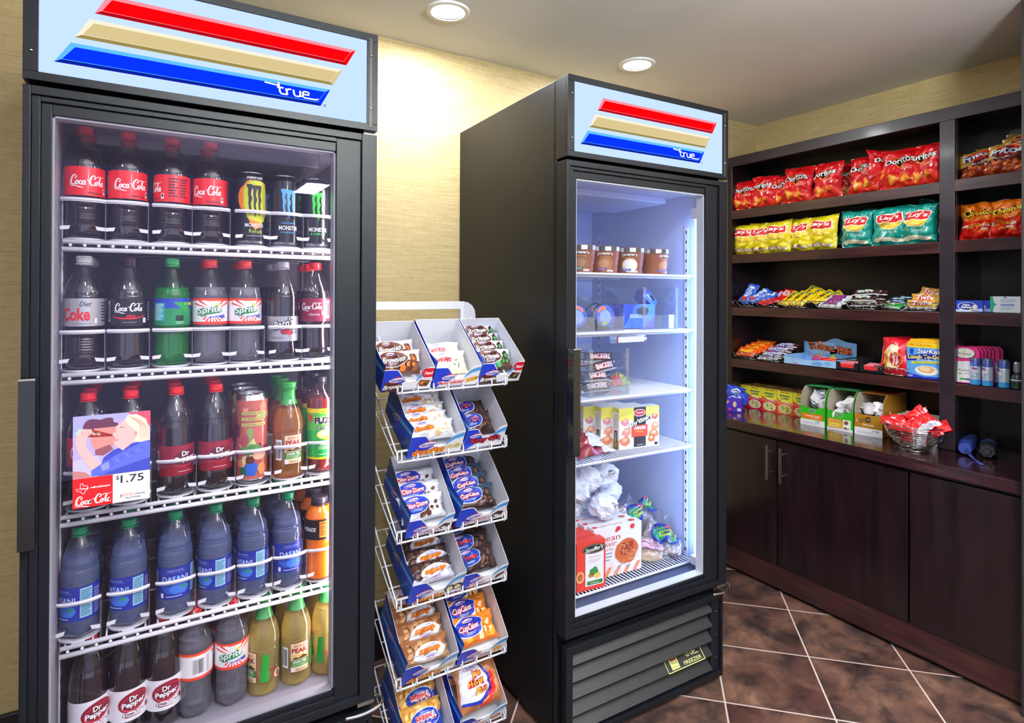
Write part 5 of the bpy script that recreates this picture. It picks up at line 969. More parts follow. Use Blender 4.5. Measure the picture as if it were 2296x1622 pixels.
def food(kind):
    def f(A, cx, cy, s):
        if kind == 'brownie': A.poly([(cx-s, cy-s*.5), (cx+s*.7, cy-s*.7), (cx+s*1.1, cy+s*.4), (cx-s*.6, cy+s*.6)], '5a2a16', 3).blot(cx, cy, s*.8, s*.4, 'a05a2a', 4, 3, 14, .7).blot(cx-s*.2, cy+s*.1, s*.3, s*.2, 'd89a5a', 5, 2).blot(cx+s*.3, cy-s*.1, s*.3, s*.15, '4a2010', 6, 8)
        if kind == 'mbrownie':
            A.poly([(cx-s, cy-s*.5), (cx+s*.7, cy-s*.7), (cx+s*1.1, cy+s*.5), (cx-s*.5, cy+s*.7)], '3a1c14', 3); rn = random.Random(2)
            for k in range(9): A.ell(cx+s*rn.uniform(-.6, .7), cy+s*rn.uniform(-.4, .4), s*.16, s*.13, ['e0701c', '2a9a3a', 'd8281c', '2a5ac0', 'e8c81c'][k % 5], 4+k % 2, 10)
        if kind == 'twinkie': A.stroke([(cx-s, cy-s*.25, 1), (cx+s, cy+s*.25, 1)], s*.75, 'e0a23a', 3).ell(cx-s, cy-s*.25, s*.34, s*.4, 'f0dca0', 4).ell(cx-s, cy-s*.25, s*.16, s*.18, 'fffbe8', 5).ell(cx+s, cy+s*.25, s*.25, s*.37, 'e0a23a', 3)
        if kind == 'donut': A.ell(cx-s*.5, cy, s*.62, s*.5, 'e8dcc0', 3).ell(cx-s*.5, cy, s*.45, s*.36, 'd8c880', 4).ell(cx+s*.6, cy+s*.1, s*.62, s*.5, 'e0d4b4', 3).ell(cx+s*.6, cy+s*.1, s*.45, s*.36, 'c8b870', 4)
        if kind == 'cdonut': A.ell(cx-s*.5, cy, s*.66, s*.58, '2a1414', 3).ell(cx-s*.5, cy-s*.05, s*.42, s*.42, 'e4e0b0', 4).ell(cx+s*.55, cy, s*.66, s*.58, '2a1414', 3).ell(cx+s*.5, cy-s*.05, s*.42, s*.42, 'dcd8a4', 4)
        if kind == 'choc': A.poly([(cx-s, cy-s*.1), (cx-s*.6, cy-s*.7), (cx+s*.8, cy-s*.3), (cx+s, cy+s*.4), (cx-s*.1, cy+s*.6)], '3a1c18', 3).blot(cx-s*.1, cy-s*.25, s*.5, s*.22, 'f0eef0', 4, 4, 12, .5)
        if kind == 'roll': A.poly([(cx-s, cy-s*.5), (cx-s*.4, cy-s*.6), (cx+s, cy+s*.3), (cx+s, cy+s*.75), (cx-s*.2, cy+s*.4)], '5a2e22', 3).ell(cx-s*.65, cy-s*.3, s*.25, s*.2, 'e8dcc0', 4)
        if kind == 'cup': A.poly([(cx-s*.7, cy+s*.1), (cx-s*.45, cy-s*.8), (cx+s*.45, cy-s*.8), (cx+s*.7, cy+s*.1)], 'd89a3a', 3).ell(cx, cy+s*.2, s*.75, s*.5, 'e8a82c', 4).blot(cx, cy-s*.4, s*.3, s*.25, 'f8f4e8', 5, 2).stroke([(cx+s*.1, cy+s*.6), (cx-s*.05, cy)], s*.12, 'f4e8c8', 6)
        if kind == 'bun': A.blot(cx, cy, s, s*.5, 'b8683a', 3, 2).blot(cx, cy, s*.6, s*.25, 'd89a5a', 4, 2)
    return f
def front(title, ink, out, fd, new=False, tx=-.1, tw=.55, th=.24, ty=.2, hx=-.55, hy=.42, fx=.66, fs=.17, shear=.2, extra=None, rot=.04):
    def f(A, w, h):
        W2 = w/2
        if new: A.poly([(W2*.5, h*.8), (W2*.62, h*.56), (W2*.995, h*.56), (W2*.995, h*.98), (W2*.62, h*.98)], 'd8142a', 3); A.text('New!', W2*.8, h*.76, W2*.34, h*.16, 'ffffff', 4, .1, .03); A.poly([(-W2*.95, 0), (-W2*.1, 0), (-W2*.2, h*.34), (-W2*.9, h*.44)], '4a1c14', 2)
        A.put(HOST, hx*W2, hy*h, w*.145, w*.145, 3); A.out_text(title, tx*W2, ty*h, w*tw, h*th, ink, out, 7, shear, .02, .12, rot) if out else A.text(title, tx*W2, ty*h, w*tw, h*th, ink, 7, shear, .03, rot)
        food(fd)(A, fx*W2, h*.3, W2*fs*1.5); A.lines(-W2*.3, h*.03, W2*.5, h*.08, 1, '8a90b0', 4)
        if extra: extra(A, w, h)
    return f
def pack_label(word, ink, out, bg2, food_c, fs, oval='1a3cb8', lum=None):
    """printed half of a clear cake wrapper: coloured oval with the name, cakes showing beside it"""
    def f(A, w, h):
        rn = random.Random(len(word)); n = 6
        for k in range(n): A.blot(-w*.42+w*.84*(k+.5)/n, h*.32, w*.09, h*.24, food_c[k % len(food_c)], 0, k, 12, .3)
        for k in range(n): A.blot(-w*.42+w*.84*(k+.5)/n, h*.38, w*.045, h*.09, food_c[-1], 1, k+5, 10, .3)
        A.rect(-w/2, h*.5, w*.5, h, bg2, 0)
        A.ell(-w*.16+fs*w, h*.6, w*.345, h*.36, 'eef0fa', 2, 26, .04).ell(-w*.16+fs*w, h*.6, w*.33, h*.33, oval, 3, 26, .04); A.put(HOSTW, (-.18+fs)*w, h*.8, w*.1, w*.075, 4)
        A.out_text(word, (-.16+fs)*w, h*.56, w*.48, h*.24, ink, out, 8, .15, .02, .13, .04); A.lines((-.28+fs)*w, h*.34, (-.04+fs)*w, h*.44, 2, 'c8d4f8', 5)
        A.ell(w*.33, h*.62, w*.1, h*.2, food_c[0], 2).ell(w*.33, h*.6, w*.055, h*.1, food_c[-1], 3)
    return f
DARK = ['2c1616', '3a1e1a', '241010', '5a3a34']; TAN = ['9a6038', '8a5230', 'b07848', 'c89a68']; GOLD = ['d8a04a', 'c88a34', 'e8b860', 'f0cc84']; WHC = ['f0eef0', 'e4e0e0', 'f8f4f0', 'd8b890']
def cake(word, ink, out, bg2, fc, fs=0, w=.125, h=.062, d=.036, oval='1a3cb8', base=None, seed=3): return Kind(lambda: mk_bag('snack_cake_pack', w, h, d, foil(base or fc[0], .25), M(bg2, .4), pack_label(word, ink, out, bg2, fc, fs, oval), seed, .35, .05, ml=.006, n=16))
C_ = dict(brown=cake('Brownies', 'ffffff', '4a1c14', 'e8e0e4', ['5a2a18', '7a4020', '3a1810', 'e0701c'], oval='5a2a20'), mbrown=cake('Brownies', 'ffffff', '4a1c14', 'd0d8ee', ['3a1c14', '4a2418', '2a5ac0', '38a048'], oval='4a1c18', seed=4), twink=cake('Twinkies', 'e0182c', 'ffffff', 'f4f0e8', ['f0e4c0', 'f4ecd0', 'e8d8a8', 'f8f4e0'], oval='e8ecf8', seed=5),
    don=cake('donettes', 'f0901c', 'b8301c', 'f2f2f8', WHC, -.05, oval='e4e8f8', base='e8e8ee', seed=6, w=.135, h=.05), suzy=cake("Suzy Q's", 'd83040', '1a1c5a', '2a1a1c', DARK, oval='1a2a90', seed=7), ding=cake('Ding Dongs', 'ffffff', 'd8202c', 'ecebf2', ['e4e4ec', 'dcdce6', '5a2e22', '4a2018'], -.04, oval='1a3cb8', base='e2e2ea', seed=8, w=.13),
    cup=cake('CupCakes', 'ffffff', 'c01828', '24405a', DARK, oval='12309c', seed=9, w=.135), cdon=cake('donettes', 'f0901c', 'b8301c', 'dcd8ea', DARK, .1, oval='e8e8f6', seed=10, w=.135, h=.052), zing=cake('Zingers', 'e83848', '1a1c5a', '2c1c1c', DARK, -.1, oval='1c3ca0', seed=11), crumb=cake('donettes', 'f0901c', 'b8301c', 'b08a68', TAN, .08, oval='e4e8f4', seed=12, w=.14, h=.055, d=.042),
    ocup=cake('CupCakes', 'ffffff', 'c01828', 'e88a2c', ['e87a1c', 'e8a82c', 'd86a14', 'f8e0b0'], oval='1230a8', seed=13, w=.135, h=.07), gtwink=cake('Twinkies', 'e02838', 'ffffff', '24409c', GOLD, .1, oval='1a3cb0', seed=14, w=.13, h=.065, d=.042))
def bunf(A, w, h):
    A.blot(0, h*.5, w*.46, h*.42, 'b0704a', 0, 3, 20, .15).blot(.02, h*.4, w*.34, h*.2, 'c88858', 1, 5, 16, .3); A.poly([(-w*.47, h*.2), (-w*.1, h*.12), (w*.16, h*.3), (w*.22, h*.6), (w*.05, h*.92), (-w*.35, h*.96), (-w*.47, h*.7)], 'e8e8f2', 2)
    A.stroke([(-w*.46, h*.2, .8), (-w*.1, h*.14, 1.2), (w*.17, h*.32, 1.3), (w*.23, h*.62, 1), (w*.08, h*.94, .6)], .008, '1a34b0', 3, 4); A.stroke([(-w*.1, h*.06, .6), (w*.12, h*.14, 1.5), (w*.28, h*.36, 1.6), (w*.3, h*.7, .6)], .012, 'e0202c', 3, 4)
    A.put(HOST, -w*.16, h*.86, w*.14, w*.1, 4)
    for t, x, y, ww in (('Jumbo', -.06, .72, .28), ('Honey', -.1, .55, .44), ('Bun', -.05, .37, .3)): A.out_text(t, w*x, h*y, w*ww, h*.15, 'f4c040', 'c81c28', 8, .1, .02, .18, .08)
    A.text('Glazed', w*.05, h*.14, w*.22, h*.06, 'f8e070', 8, .2, .03, .3)
BUN = Kind(lambda: mk_bag('honey_bun_pack', .15, .12, .05, foil('a8683c', .3), M('8a5030', .4), bunf, 17, .4, .05, ml=.008, n=18))
def tray_at(rail_z, x, K, label): return K.at((x, RY+.005, rail_z-.021+.006), (TL, 0, 0), label, 'display carton', 'snack cake cartons on the wire rack')
def pack_at(rail_z, x, d, lift, lean, K, label, yaw=0, roll=0, cat='snack cake'):
    zb = rail_z-.015; Y = RY+.005+d*CS-lift*SN; Z = zb+d*SN+lift*CS
    if roll == 180: t = -(R(lean)+TL*.5); Y += .056*math.sin(t); Z += .056*math.cos(t)
    K.at((x, Y, Z), (R(lean)+TL*.5, R(roll), R(yaw)), label, cat, 'snack cake packs', (1.06, 1.1, 1.14) if K is not BUN else None)
mt = lambda *a: Kind(mk_tray(*a))
ROWS6 = [
 (1.105, [(.80, mt(.142, .2, .072, .096, '1c3cc0', front('Brownies', 'ffffff', None, 'brownie', True, -.45, .5, .2, .24, -.45, .52, shear=.3, rot=.08)), 'brownie carton with red New corner, at the left of the top tier', 'brown', [(.05, .026, -38), (.095, .03, -40)]),
          (.9475, mt(.142, .2, .068, .1, '1c3cc0', front('Twinkies', 'd8202c', 'ffffff', 'twinkie', False, -.2, .6, .2, .24, -.35, .5, rot=.06)), 'cream cake carton in the middle of the top tier', 'twink', [(.045, .02, -45), (.09, .022, -48)]),
          (1.093, mt(.142, .2, .072, .1, '1c3cc0', front('Brownies', 'ffffff', None, 'mbrownie', True, -.45, .5, .2, .24, -.45, .52, shear=.3, rot=.08)), 'candy brownie carton with red New corner, at the right of the top tier', 'mbrown', [(.03, .03, -45), (.07, .036, -48), (.11, .04, -50), (.14, .05, -52)])]),
 (.918, [(.885, mt(.162, .2, .075, .12, '2a4ea0', front('donettes', 'f8a020', 'c02a1c', 'donut', False, -.25, .6, .3, .26, -.35, .56, shear=.15)), 'white mini donut carton at the left of the second tier', 'don', [(.03, .04, -45), (.065, .042, -45), (.1, .045, -45), (.14, .055, -40)]),
         (1.038, mt(.13, .2, .075, .12, '1f4fd0', front("Suzy Q's", 'd8203a', '4a0a14', 'choc', False, .05, .75, .3, .42, -.5, .66, .8, .05, 0)), 'dark cream sandwich cake carton at the right of the second tier', 'suzy', [(.04, .024, -50), (.1, .024, -60)])]),
 (.70, [(.868, mt(.136, .2, .066, .11, '24489c', front('Ding Dongs', 'e8ecff', 'a01c30', 'choc', False, -.1, .6, .2, .16, -.4, .42)), 'white and blue chocolate cake carton at the left of the third tier', 'ding', [(.03, .034, -45), (.08, .034, -45), (.125, .036, -45)]),
        (1.032, mt(.158, .2, .07, .115, '1c44c4', front('Cup Cakes', 'f0d8dc', 'a0202c', 'choc', False, -.2, .6, .2, .18, -.35, .44)), 'dark cupcake carton at the right of the third tier', 'cup', [(.03, .03, -48), (.07, .034, -48), (.11, .036, -48), (.15, .04, -50)])]),
 (.518, [(.888, mt(.162, .2, .078, .12, '2858b8', front('donettes', 'f8a020', 'a0301c', 'cdonut', False, -.2, .55, .2, .12, -.45, .42, fs=.2)), 'chocolate mini donut carton at the left of the fourth tier', 'cdon', [(.035, .036, -45), (.08, .036, -45), (.13, .036, -45)]),
         (1.042, mt(.142, .2, .06, .115, '1f4cc0', front('Zingers', 'c8203a', 'f0f0f8', 'roll', False, -.35, .4, .2, .18, -.4, .5)), 'chocolate iced roll carton at the right of the fourth tier', 'zing', [(.03, .026, -50), (.08, .03, -52), (.14, .034, -52)])]),
 (.303, [(.868, mt(.158, .2, .075, .12, '2858b8', front('donettes', 'f8b020', 'b03a1c', 'donut', False, -.15, .65, .28, .2, -.35, .54, shear=.15)), 'crumb mini donut carton at the left of the fifth tier', 'crumb', [(.03, .042, -45), (.085, .046, -45), (.135, .05, -45), (.17, .07, -45)]),
         (1.035, mt(.155, .2, .062, .115, '2450c8', front('CupCakes', 'f4e8ec', 'b0202c', 'cup', False, -.05, .45, .22, .18, -.35, .48, shear=.1)), 'orange cupcake carton at the right of the fifth tier', 'ocup', [(.03, .03, -52), (.085, .034, -54), (.145, .036, -54)])]),
 (.104, [(.865, mt(.142, .2, .07, .115, '1c40c0', front('Twinkies', 'd8202c', 'ffffff', 'twinkie', False, -.1, .6, .25, .22, -.3, .5)), 'golden cream cake carton at the left of the lowest tier', 'gtwink', [(.05, .036, -52), (.105, .042, -50), (.16, .05, -45)]),
         (1.03, mt(.155, .2, .07, .115, '1f4cc0', front('Honey Bun', 'e87a3c', 'f4f4f8', 'bun', False, -.2, .5, .2, .2, -.3, .5)), 'honey bun carton at the right of the lowest tier', 'bun', [])])]
TIER = ['top', 'second', 'third', 'fourth', 'fifth', 'lowest']
NM = dict(brown='nut brownie pack', twink='white cream cake pack', mbrown='candy topped brownie pack', don='white powdered mini donut pack', suzy='dark cream sandwich cake pack', ding='white wrapped chocolate cake pack', cup='dark chocolate cupcake pack', cdon='chocolate mini donut pack', zing='dark iced roll pack', crumb='brown crumb mini donut pack', ocup='orange cupcake pack', gtwink='golden cream cake pack')
for ti, (rz, L_) in enumerate(ROWS6):
    for x, K, lab, ck, packs in L_:
        tray_at(rz, x, K, lab)
        for j, (d, lift, lean) in enumerate(packs):
            flip = 180 if (ck in ('cdon', 'crumb') and j < 3) or (ck == 'gtwink') else 0
            if flip: pack_at(rz, x+rnd.uniform(-.003, .003), d, lift-.012, lean, C_[ck], '%s, %s from the front of its carton' % (NM[ck], ['first', 'second', 'third', 'fourth'][j]), rnd.uniform(-4, 4), 180)
            else: pack_at(rz, x+rnd.uniform(-.004, .004), d, lift-.012, lean, C_[ck], '%s, %s from the front of its carton' % (NM[ck], ['first', 'second', 'third', 'fourth'][j]), rnd.uniform(-5, 5))
pack_at(.104, 1.04, .02, .055, -50, BUN, 'large glazed honey bun pack, nearest in the carton on the lowest tier', 3)
pack_at(.104, 1.02, .1, .06, -50, BUN, 'large honey bun pack lying behind the nearest one on the lowest tier', -6)

# ------------------------------------------------------------ freezer contents (freezer frame)
CF, SF = math.cos(-.0238), math.sin(-.0238)
def fz(x, y, z): return (1.238+CF*x-SF*y, -.051+SF*x+CF*y, z)
def mk_pint(word, disc, band):
    def f():
        r = empty('ice_cream_tub'); r0, r1, H_ = .041, .0505, .078; rad = lambda z: r0+(r1-r0)*z/H_
        b = MB().lathe([(r0*.96, 0), (r0, .001), (r1, H_)], M('8e4630', .45, coat=.2), 32, caps=False); A = Art()
        A.ell(0, .03, .028, .024, disc, 1, 22); A.ell(-.004, .034, .018, .014, {'8a5a40': 'a87858', 'f0e8d8': 'fbf7ee', 'a86a4a': 'c08a64'}[disc], 2, 16); A.out_text("Dreyer's", 0, .064, .05, .011, 'ffffff', '3a1810', 3, .05, .03, .15, 0, .003); A.text('GRAND ICE CREAM', 0, .0535, .036, .0035, 'e8a850', 2, 0, .01, 0, .003)
        A.rect(-.03, .012, .004, .019, band, 4); A.text('CHOCOLATE', -.013, .0155, .024, .0035, 'f8f4ff', 5); 
        for k in range(4): A.rect(.008+k*.006, .006, .0125+k*.006, .013, 'f0f0f2', 4)
        for k in range(9): A.ell(.05+.012*(k % 3), .015+.02*(k//3), .004, .004, ['b05a8a', 'c87850', '7a3ac0'][k % 3], 1)
        b.art(A, lambda x, y, h: ((rad(y)+h)*math.cos(-PI/2+x/.047), (rad(y)+h)*math.sin(-PI/2+x/.047), y), .008, .0003); b.build('tub_body', r)
        b = MB(); n = 32
        for k in range(n):
            a0, a1 = 2*PI*k/n, 2*PI*(k+1)/n; R1 = .0525; m = [M('e8e8ec', .25, .6), M('55565c', .3, .6)][(k//2) % 2]
            b.add([(R1*math.cos(a0), R1*math.sin(a0), H_-.002), (R1*math.cos(a1), R1*math.sin(a1), H_-.002), (R1*math.cos(a1), R1*math.sin(a1), H_+.012), (R1*math.cos(a0), R1*math.sin(a0), H_+.012)], [(0, 1, 2, 3)], m)
        b.lathe([(.0525, H_+.012), (.0515, H_+.0135), (.049, H_+.012), (0, H_+.012)], M('8a3a24', .4), 32, caps=False); b.build('tub_lid', r); return r
    return f
PT = [Kind(mk_pint('a', '8a5a40', '2a8a6a')), Kind(mk_pint('b', 'a86a4a', '6a3aa0')), Kind(mk_pint('c', 'f0e8d8', '3a5ac0'))]
for i, (x, y, k, a) in enumerate([(.172, .165, 0, -34), (.278, .17, 1, -38), (.39, .17, 2, -42), (.507, .17, 1, 5)]): PT[k].at(fz(x, y, 1.4225), (0, 0, R(a)), 'ice cream tub, %s in the front row on the freezer top shelf' % ORD[i], 'ice cream tub', 'ice cream tubs')
for i, (x, y, k) in enumerate([(.21, .29, 1), (.33, .29, 2), (.45, .29, 0)]): PT[k].at(fz(x, y, 1.4225), (0, 0, 2+i), 'ice cream tub, %s in the back row on the freezer top shelf' % ORD[i], 'ice cream tub', 'ice cream tubs')
def mk_bin(w, dp, hs, hf, curve=False):
    def f():
        b = MB(); t = .003; b.box(-w/2, w/2, 0, dp, 0, t, ACRY).box(-w/2, w/2, 0, t, t, hf, ACRY).box(-w/2, w/2, dp-t, dp, t, hs, ACRY)
        for sx in (-1, 1):
            x = sx*(w/2-t/2); P_ = ([(0, 0), (dp, 0), (dp, hs), (dp*.55, hs)]+[(dp*.55*(1-math.sin(a)), hf+(hs-hf)*math.cos(a)) for a in [PI/2*k/8 for k in range(1, 9)]]) if curve else [(0, 0), (dp, 0), (dp, hs), (0, hs)]
            k = len(P_); tr = [tuple(q) for q in tessellate_polygon([[Vector((a, c, 0)) for a, c in P_]])]; b.add([(x-t/2, a, c) for a, c in P_]+[(x+t/2, a, c) for a, c in P_], tr+[tuple(i+k for i in q[::-1]) for q in tr]+[(i, (i+1) % k, k+(i+1) % k, k+i) for i in range(k)], ACRY)
        if not curve: b.box(-w/2, -w/2+.014, -.001, .0, 0, hs, ACRY).box(w/2-.014, w/2, -.001, .0, 0, hs, ACRY)
        return b.build('acrylic_bin')
    return f
KBc, KBs = Kind(mk_bin(.115, .2, .115, .05, True)), Kind(mk_bin(.17, .2, .15, .052))
KBc.at(fz(.15, .13, 1.2295), (0, 0, -.0238), 'clear curved acrylic bin at the left of the second freezer shelf', 'plastic bin'); KBc.at(fz(.275, .13, 1.2295), (0, 0, -.0238), 'clear curved acrylic bin in the middle of the second freezer shelf', 'plastic bin')
KBs.at(fz(.5, .13, 1.2295), (0, 0, -.0238), 'square clear acrylic bin at the right of the second freezer shelf', 'plastic bin'); KBs.at(fz(.265, .125, 1.0155), (0, 0, -.0238), 'clear acrylic bin full of dark candy bars on the third freezer shelf', 'plastic bin', None, (.98, 1, 1.05))
def mk_cookie():
    b = MB(); b.T = Matrix.Rotation(PI/2, 4, 'X'); b.lathe([(0, -.012), (.03, -.012), (.042, -.006), (.044, 0), (.042, .006), (.03, .012), (0, .012)], foil('24283a', .3), 28, mod=lambda z, a: 1+.03*math.cos(12*a)); b.T = None
    A = Art(); A.ell(0, 0, .038, .038, '3a5ac0', 0, 26).ell(0, -.004, .024, .024, '8aa4e0', 1).stroke([(-.022, .018), (-.008, .028), (.012, .024)], .01, 'e0705a', 2, 4); A.blot(-.01, -.025, .012, .006, 'b8c85a', 2, 3); b.art(A, lambda x, y, h: (x, -.0125-h, y), 1, .0004); return b.build('ice_cream_sandwich')
K_ = Kind(mk_cookie)
for i, (x, y, z, a) in enumerate([(.28, .18, 1.279, -.25), (.165, .18, 1.279, .5), (.285, .225, 1.279, 0)]): K_.at(fz(x, y, z), (-.15, a, -.1), 'round blue wrapped ice cream sandwich, %s' % ['in the middle curved bin', 'in the left curved bin', 'behind another in the middle bin'][i], 'frozen treat', 'ice cream sandwiches')
KX = Kind(lambda: mbx('frozen_treat_box', .15, .085, .06, '2a50c4', lambda A, w, h: (A.poly([(-w*.5, 0), (w*.1, 0), (w*.5, h*.5), (w*.5, h), (-w*.1, h)], '4a86e0', 0), A.blot(.1*w, h*.7, w*.2, h*.2, '2a2430', 1, 3), A.rect(-w*.3, h*.42, w*.1, h*.58, 'c8d8ff', 1))))
KX.at(fz(.455, .19, 1.2335), (0, 0, -.02), 'blue frozen treat box standing inside the square acrylic bin', 'frozen food box')
KX.at(fz(.4, .245, 1.2335), (0, .02, .3), 'blue frozen treat box in the shadow behind the acrylic bins', 'frozen food box', None, (.75, 1, .95))
KX.at(fz(.51, .2, 1.325), (-.3, .75, .2), 'small blue frozen treat box tilted on top of the other one', 'frozen food box', None, (.5, .7, .5))
pr_ = MB(); pr_.tube([(0, 0, 0), (.14, 0, .0)], .0135, ACRY, 14); pr_.box(.012, .128, -.0145, -.013, -.01, .008, M('dcdcec', .3)); pr_.box(.012, .016, -.015, -.012, -.011, .01, M('8a3040', .3)); tag(pr_.build('price_tag_holder', loc=fz(.245, .092, 1.2065), rot=(0, 0, -.02)), 'clear tubular price tag holder clipped under the second freezer shelf', 'price holder')
for i, (x, y, z, a, b_) in enumerate([(.24, .16, .018, 0, 0), (.29, .19, .02, .4, .1), (.26, .2, .045, -.3, 0), (.25, .17, .052, .2, .05), (.28, .17, .083, .1, -.1), (.24, .2, .09, -.2, .1), (.275, .19, .112, -.05, .05)]): BARS['k'].at(fz(x, y, 1.02+z-.012), (-.5, b_, a), 'dark wrapped candy bar, %s up in the freezer acrylic bin' % ORD[i].replace('leftmost', 'first'), 'candy', 'dark candy bars in the freezer', (1.15, 1.2, 1.1))
MB().box(0, 0, 0, 0, 0, 0, WHT) if 0 else None
GR = simple_pack('frozen_treat_pack', .11, .06, .03, 'a8c83a', lambda A, w, h: A.poly([(-w*.5, 0), (w*.1, 0), (-w*.1, h*.7), (-w*.5, h)], 'e05a5a', 0).blot(.1*w, h*.5, w*.2, h*.2, 'e8e060', 1, 3), 21, 1)
GR.at(fz(.42, .25, 1.022), (-1.0, 0, .2), 'lime green and pink frozen treat pack lying beside the acrylic bin', 'frozen treat')
def tysf(A, w, h):
    A.rect(-w/2, h*.7, w/2, h, 'e8dc5a', 0); A.rect(-w*.14, h*.03, w*.16, h, '24242c', 1); A.ell(.0, h*.86, w*.15, h*.09, 'ffffff', 2).ell(0, h*.86, w*.135, h*.075, 'c8242c', 3); A.text('Tyson', 0, h*.86, w*.19, h*.06, 'ffffff', 4, .1, .02)
    A.out_text("any'tizers", .02*w, h*.66, w*.6, h*.15, 'ffffff', '16161c', 7, .1, .03, .18, .3); A.rect(-w*.2, h*.28, w*.2, h*.56, 'e8482a', 5); A.text('WINGS', 0, h*.49, w*.3, h*.08, 'ffffff', 6, 0, .04); A.text('Hot N Spicy', 0, h*.4, w*.18, h*.04, 'f8d83a', 6, 0, .03)
    for x, y, s_, c in ((-.36, .2, .13, 'd87a58'), (-.32, .42, .11, 'e0907a'), (.36, .32, .12, 'd8843a'), (.3, .2, .1, 'c8742c'), (.4, .5, .1, 'e0985a'), (-.36, .66, .1, 'd88a9a'), (.38, .74, .08, 'c8602c')): A.blot(w*x, h*y, w*s_, h*s_*.9, c, 2, int(x*50), 14, .4).blot(w*x, h*y+.004, w*s_*.5, h*s_*.4, 'f0c09a', 3, int(x*9), 10, .4)
    A.rect(w*.38, h*.03, w*.46, h*.1, '1c1c24', 4); A.lines(-w*.06, h*.06, w*.1, h*.09, 1, 'e8e8e8', 3)
def mk_ty():
    b = MB(); w, h = .172, .143; b.box(-w/2, w/2, 0, .04, 0, h, M('f1f0e6', .4)); A = Art(); tysf(A, w, h); b.art(A, lambda x, y, k: (x, -k, y), 1, .0002)
    S = Art(); S.rect(0, h*.9, .04, h, 'e8dc5a', 0).rect(0, 0, .04, h*.22, 'd8a04a', 0).rect(.012, 0, .03, h*.45, '24242c', 1).text("any'tizers", .021, h*.22, h*.36, .009, 'ffffff', 2, 0, .03, PI/2).lines(.008, h*.5, .032, h*.85, 9, 'b0b0b8', 1); b.art(S, lambda x, y, k: (-w/2-k, .04-x, y), 1, .0002); return b.build('chicken_wings_box', bevel=.0008)
K_ = Kind(mk_ty)
for i in range(4): K_.at(fz(.433-.043*i, .165+.045*i, .814), (0, 0, -.12), 'yellow and black boxed chicken wings, %s in the row on the fourth freezer shelf' % ORD[i].replace('leftmost', 'frontmost'), 'frozen food box', 'chicken wings boxes')
RD = simple_pack('frozen_food_pouch', .17, .11, .03, '8e1c30', lambda A, w, h: A.blot(.0, h*.5, w*.2, h*.2, 'b8506a', 1, 3).poly([(w*.2, 0), (w*.5, 0), (w*.5, h), (w*.35, h)], 'd8d8e0', 1), 22, .8)
for i, (x, y, z, a) in enumerate([(.22, .13, .826, .1), (.17, .15, .85, -.2), (.25, .2, .845, .3)]): RD.at(fz(x, y, z), (-1.35, 0, a), 'dark red frozen food pouch, %s on the fourth freezer shelf' % ['nearest', 'upper left', 'rear'][i], 'frozen food pouch', 'red pouches')
PAP = noisy('crumpled_white_paper', 'd8dce8', 'eef0f6', .6, nscale=20, bump=.4)
def mk_wrap(seed):
    def f():
        b = MB(); n = 26; vs = []; N = 15
        for j in range(N):
            for i in range(n):
                a = 2*PI*i/n; t = PI*j/(N-1); d = Vector((math.cos(a)*math.sin(t), math.sin(a)*math.sin(t), math.cos(t))); k = 1+.2*(1-abs(2*noise.noise(d*1.3+Vector((seed*5, 0, 0)))))-.14+.05*noise.noise(d*3+Vector((seed, seed, 0)))
                vs.append((d.x*.056*k, d.y*.05*k, d.z*.042*k))
        b.add(vs, [(j*n+i, j*n+(i+1) % n, (j+1)*n+(i+1) % n, (j+1)*n+i) for j in range(N-1) for i in range(n)], PAP, False); b.blob((.014, -.04, .014), (.02, .008, .016), FILM, seed, .4, 12); b.blob((.014, -.037, .014), (.017, .007, .012), M('a8988c', .3, .4), seed, .4, 12); return b.build('wrapped_sandwich')
    return f
WR = [Kind(mk_wrap(i+1)) for i in range(3)]
for i, (x, y, z, rx, ry, rz) in enumerate([(.265, .24, .71, .2, .2, .3), (.36, .27, .70, .1, -.2, -.3), (.405, .30, .628, 0, .1, .5), (.31, .21, .615, .1, .05, -.2), (.2, .22, .69, .3, .3, .8), (.31, .34, .66, 0, 0, 1), (.22, .33, .75, .1, .4, .2), (.39, .4, .74, 0, 0, .4), (.22, .3, .6, 0, 0, 0), (.32, .4, .56, 0, 0, 2)]):
    WR[i % 3].at(fz(x, y, z-.0), (rx, ry, rz), 'white paper wrapped sandwich, %s in the freezer heap' % ['upper left of the front', 'upper middle', 'right side', 'lowest in front', 'far left', 'buried middle', 'top left at the back', 'top right at the back', 'hidden at the lower left', 'hidden at the bottom'][i], 'wrapped sandwich', 'paper wrapped sandwiches')
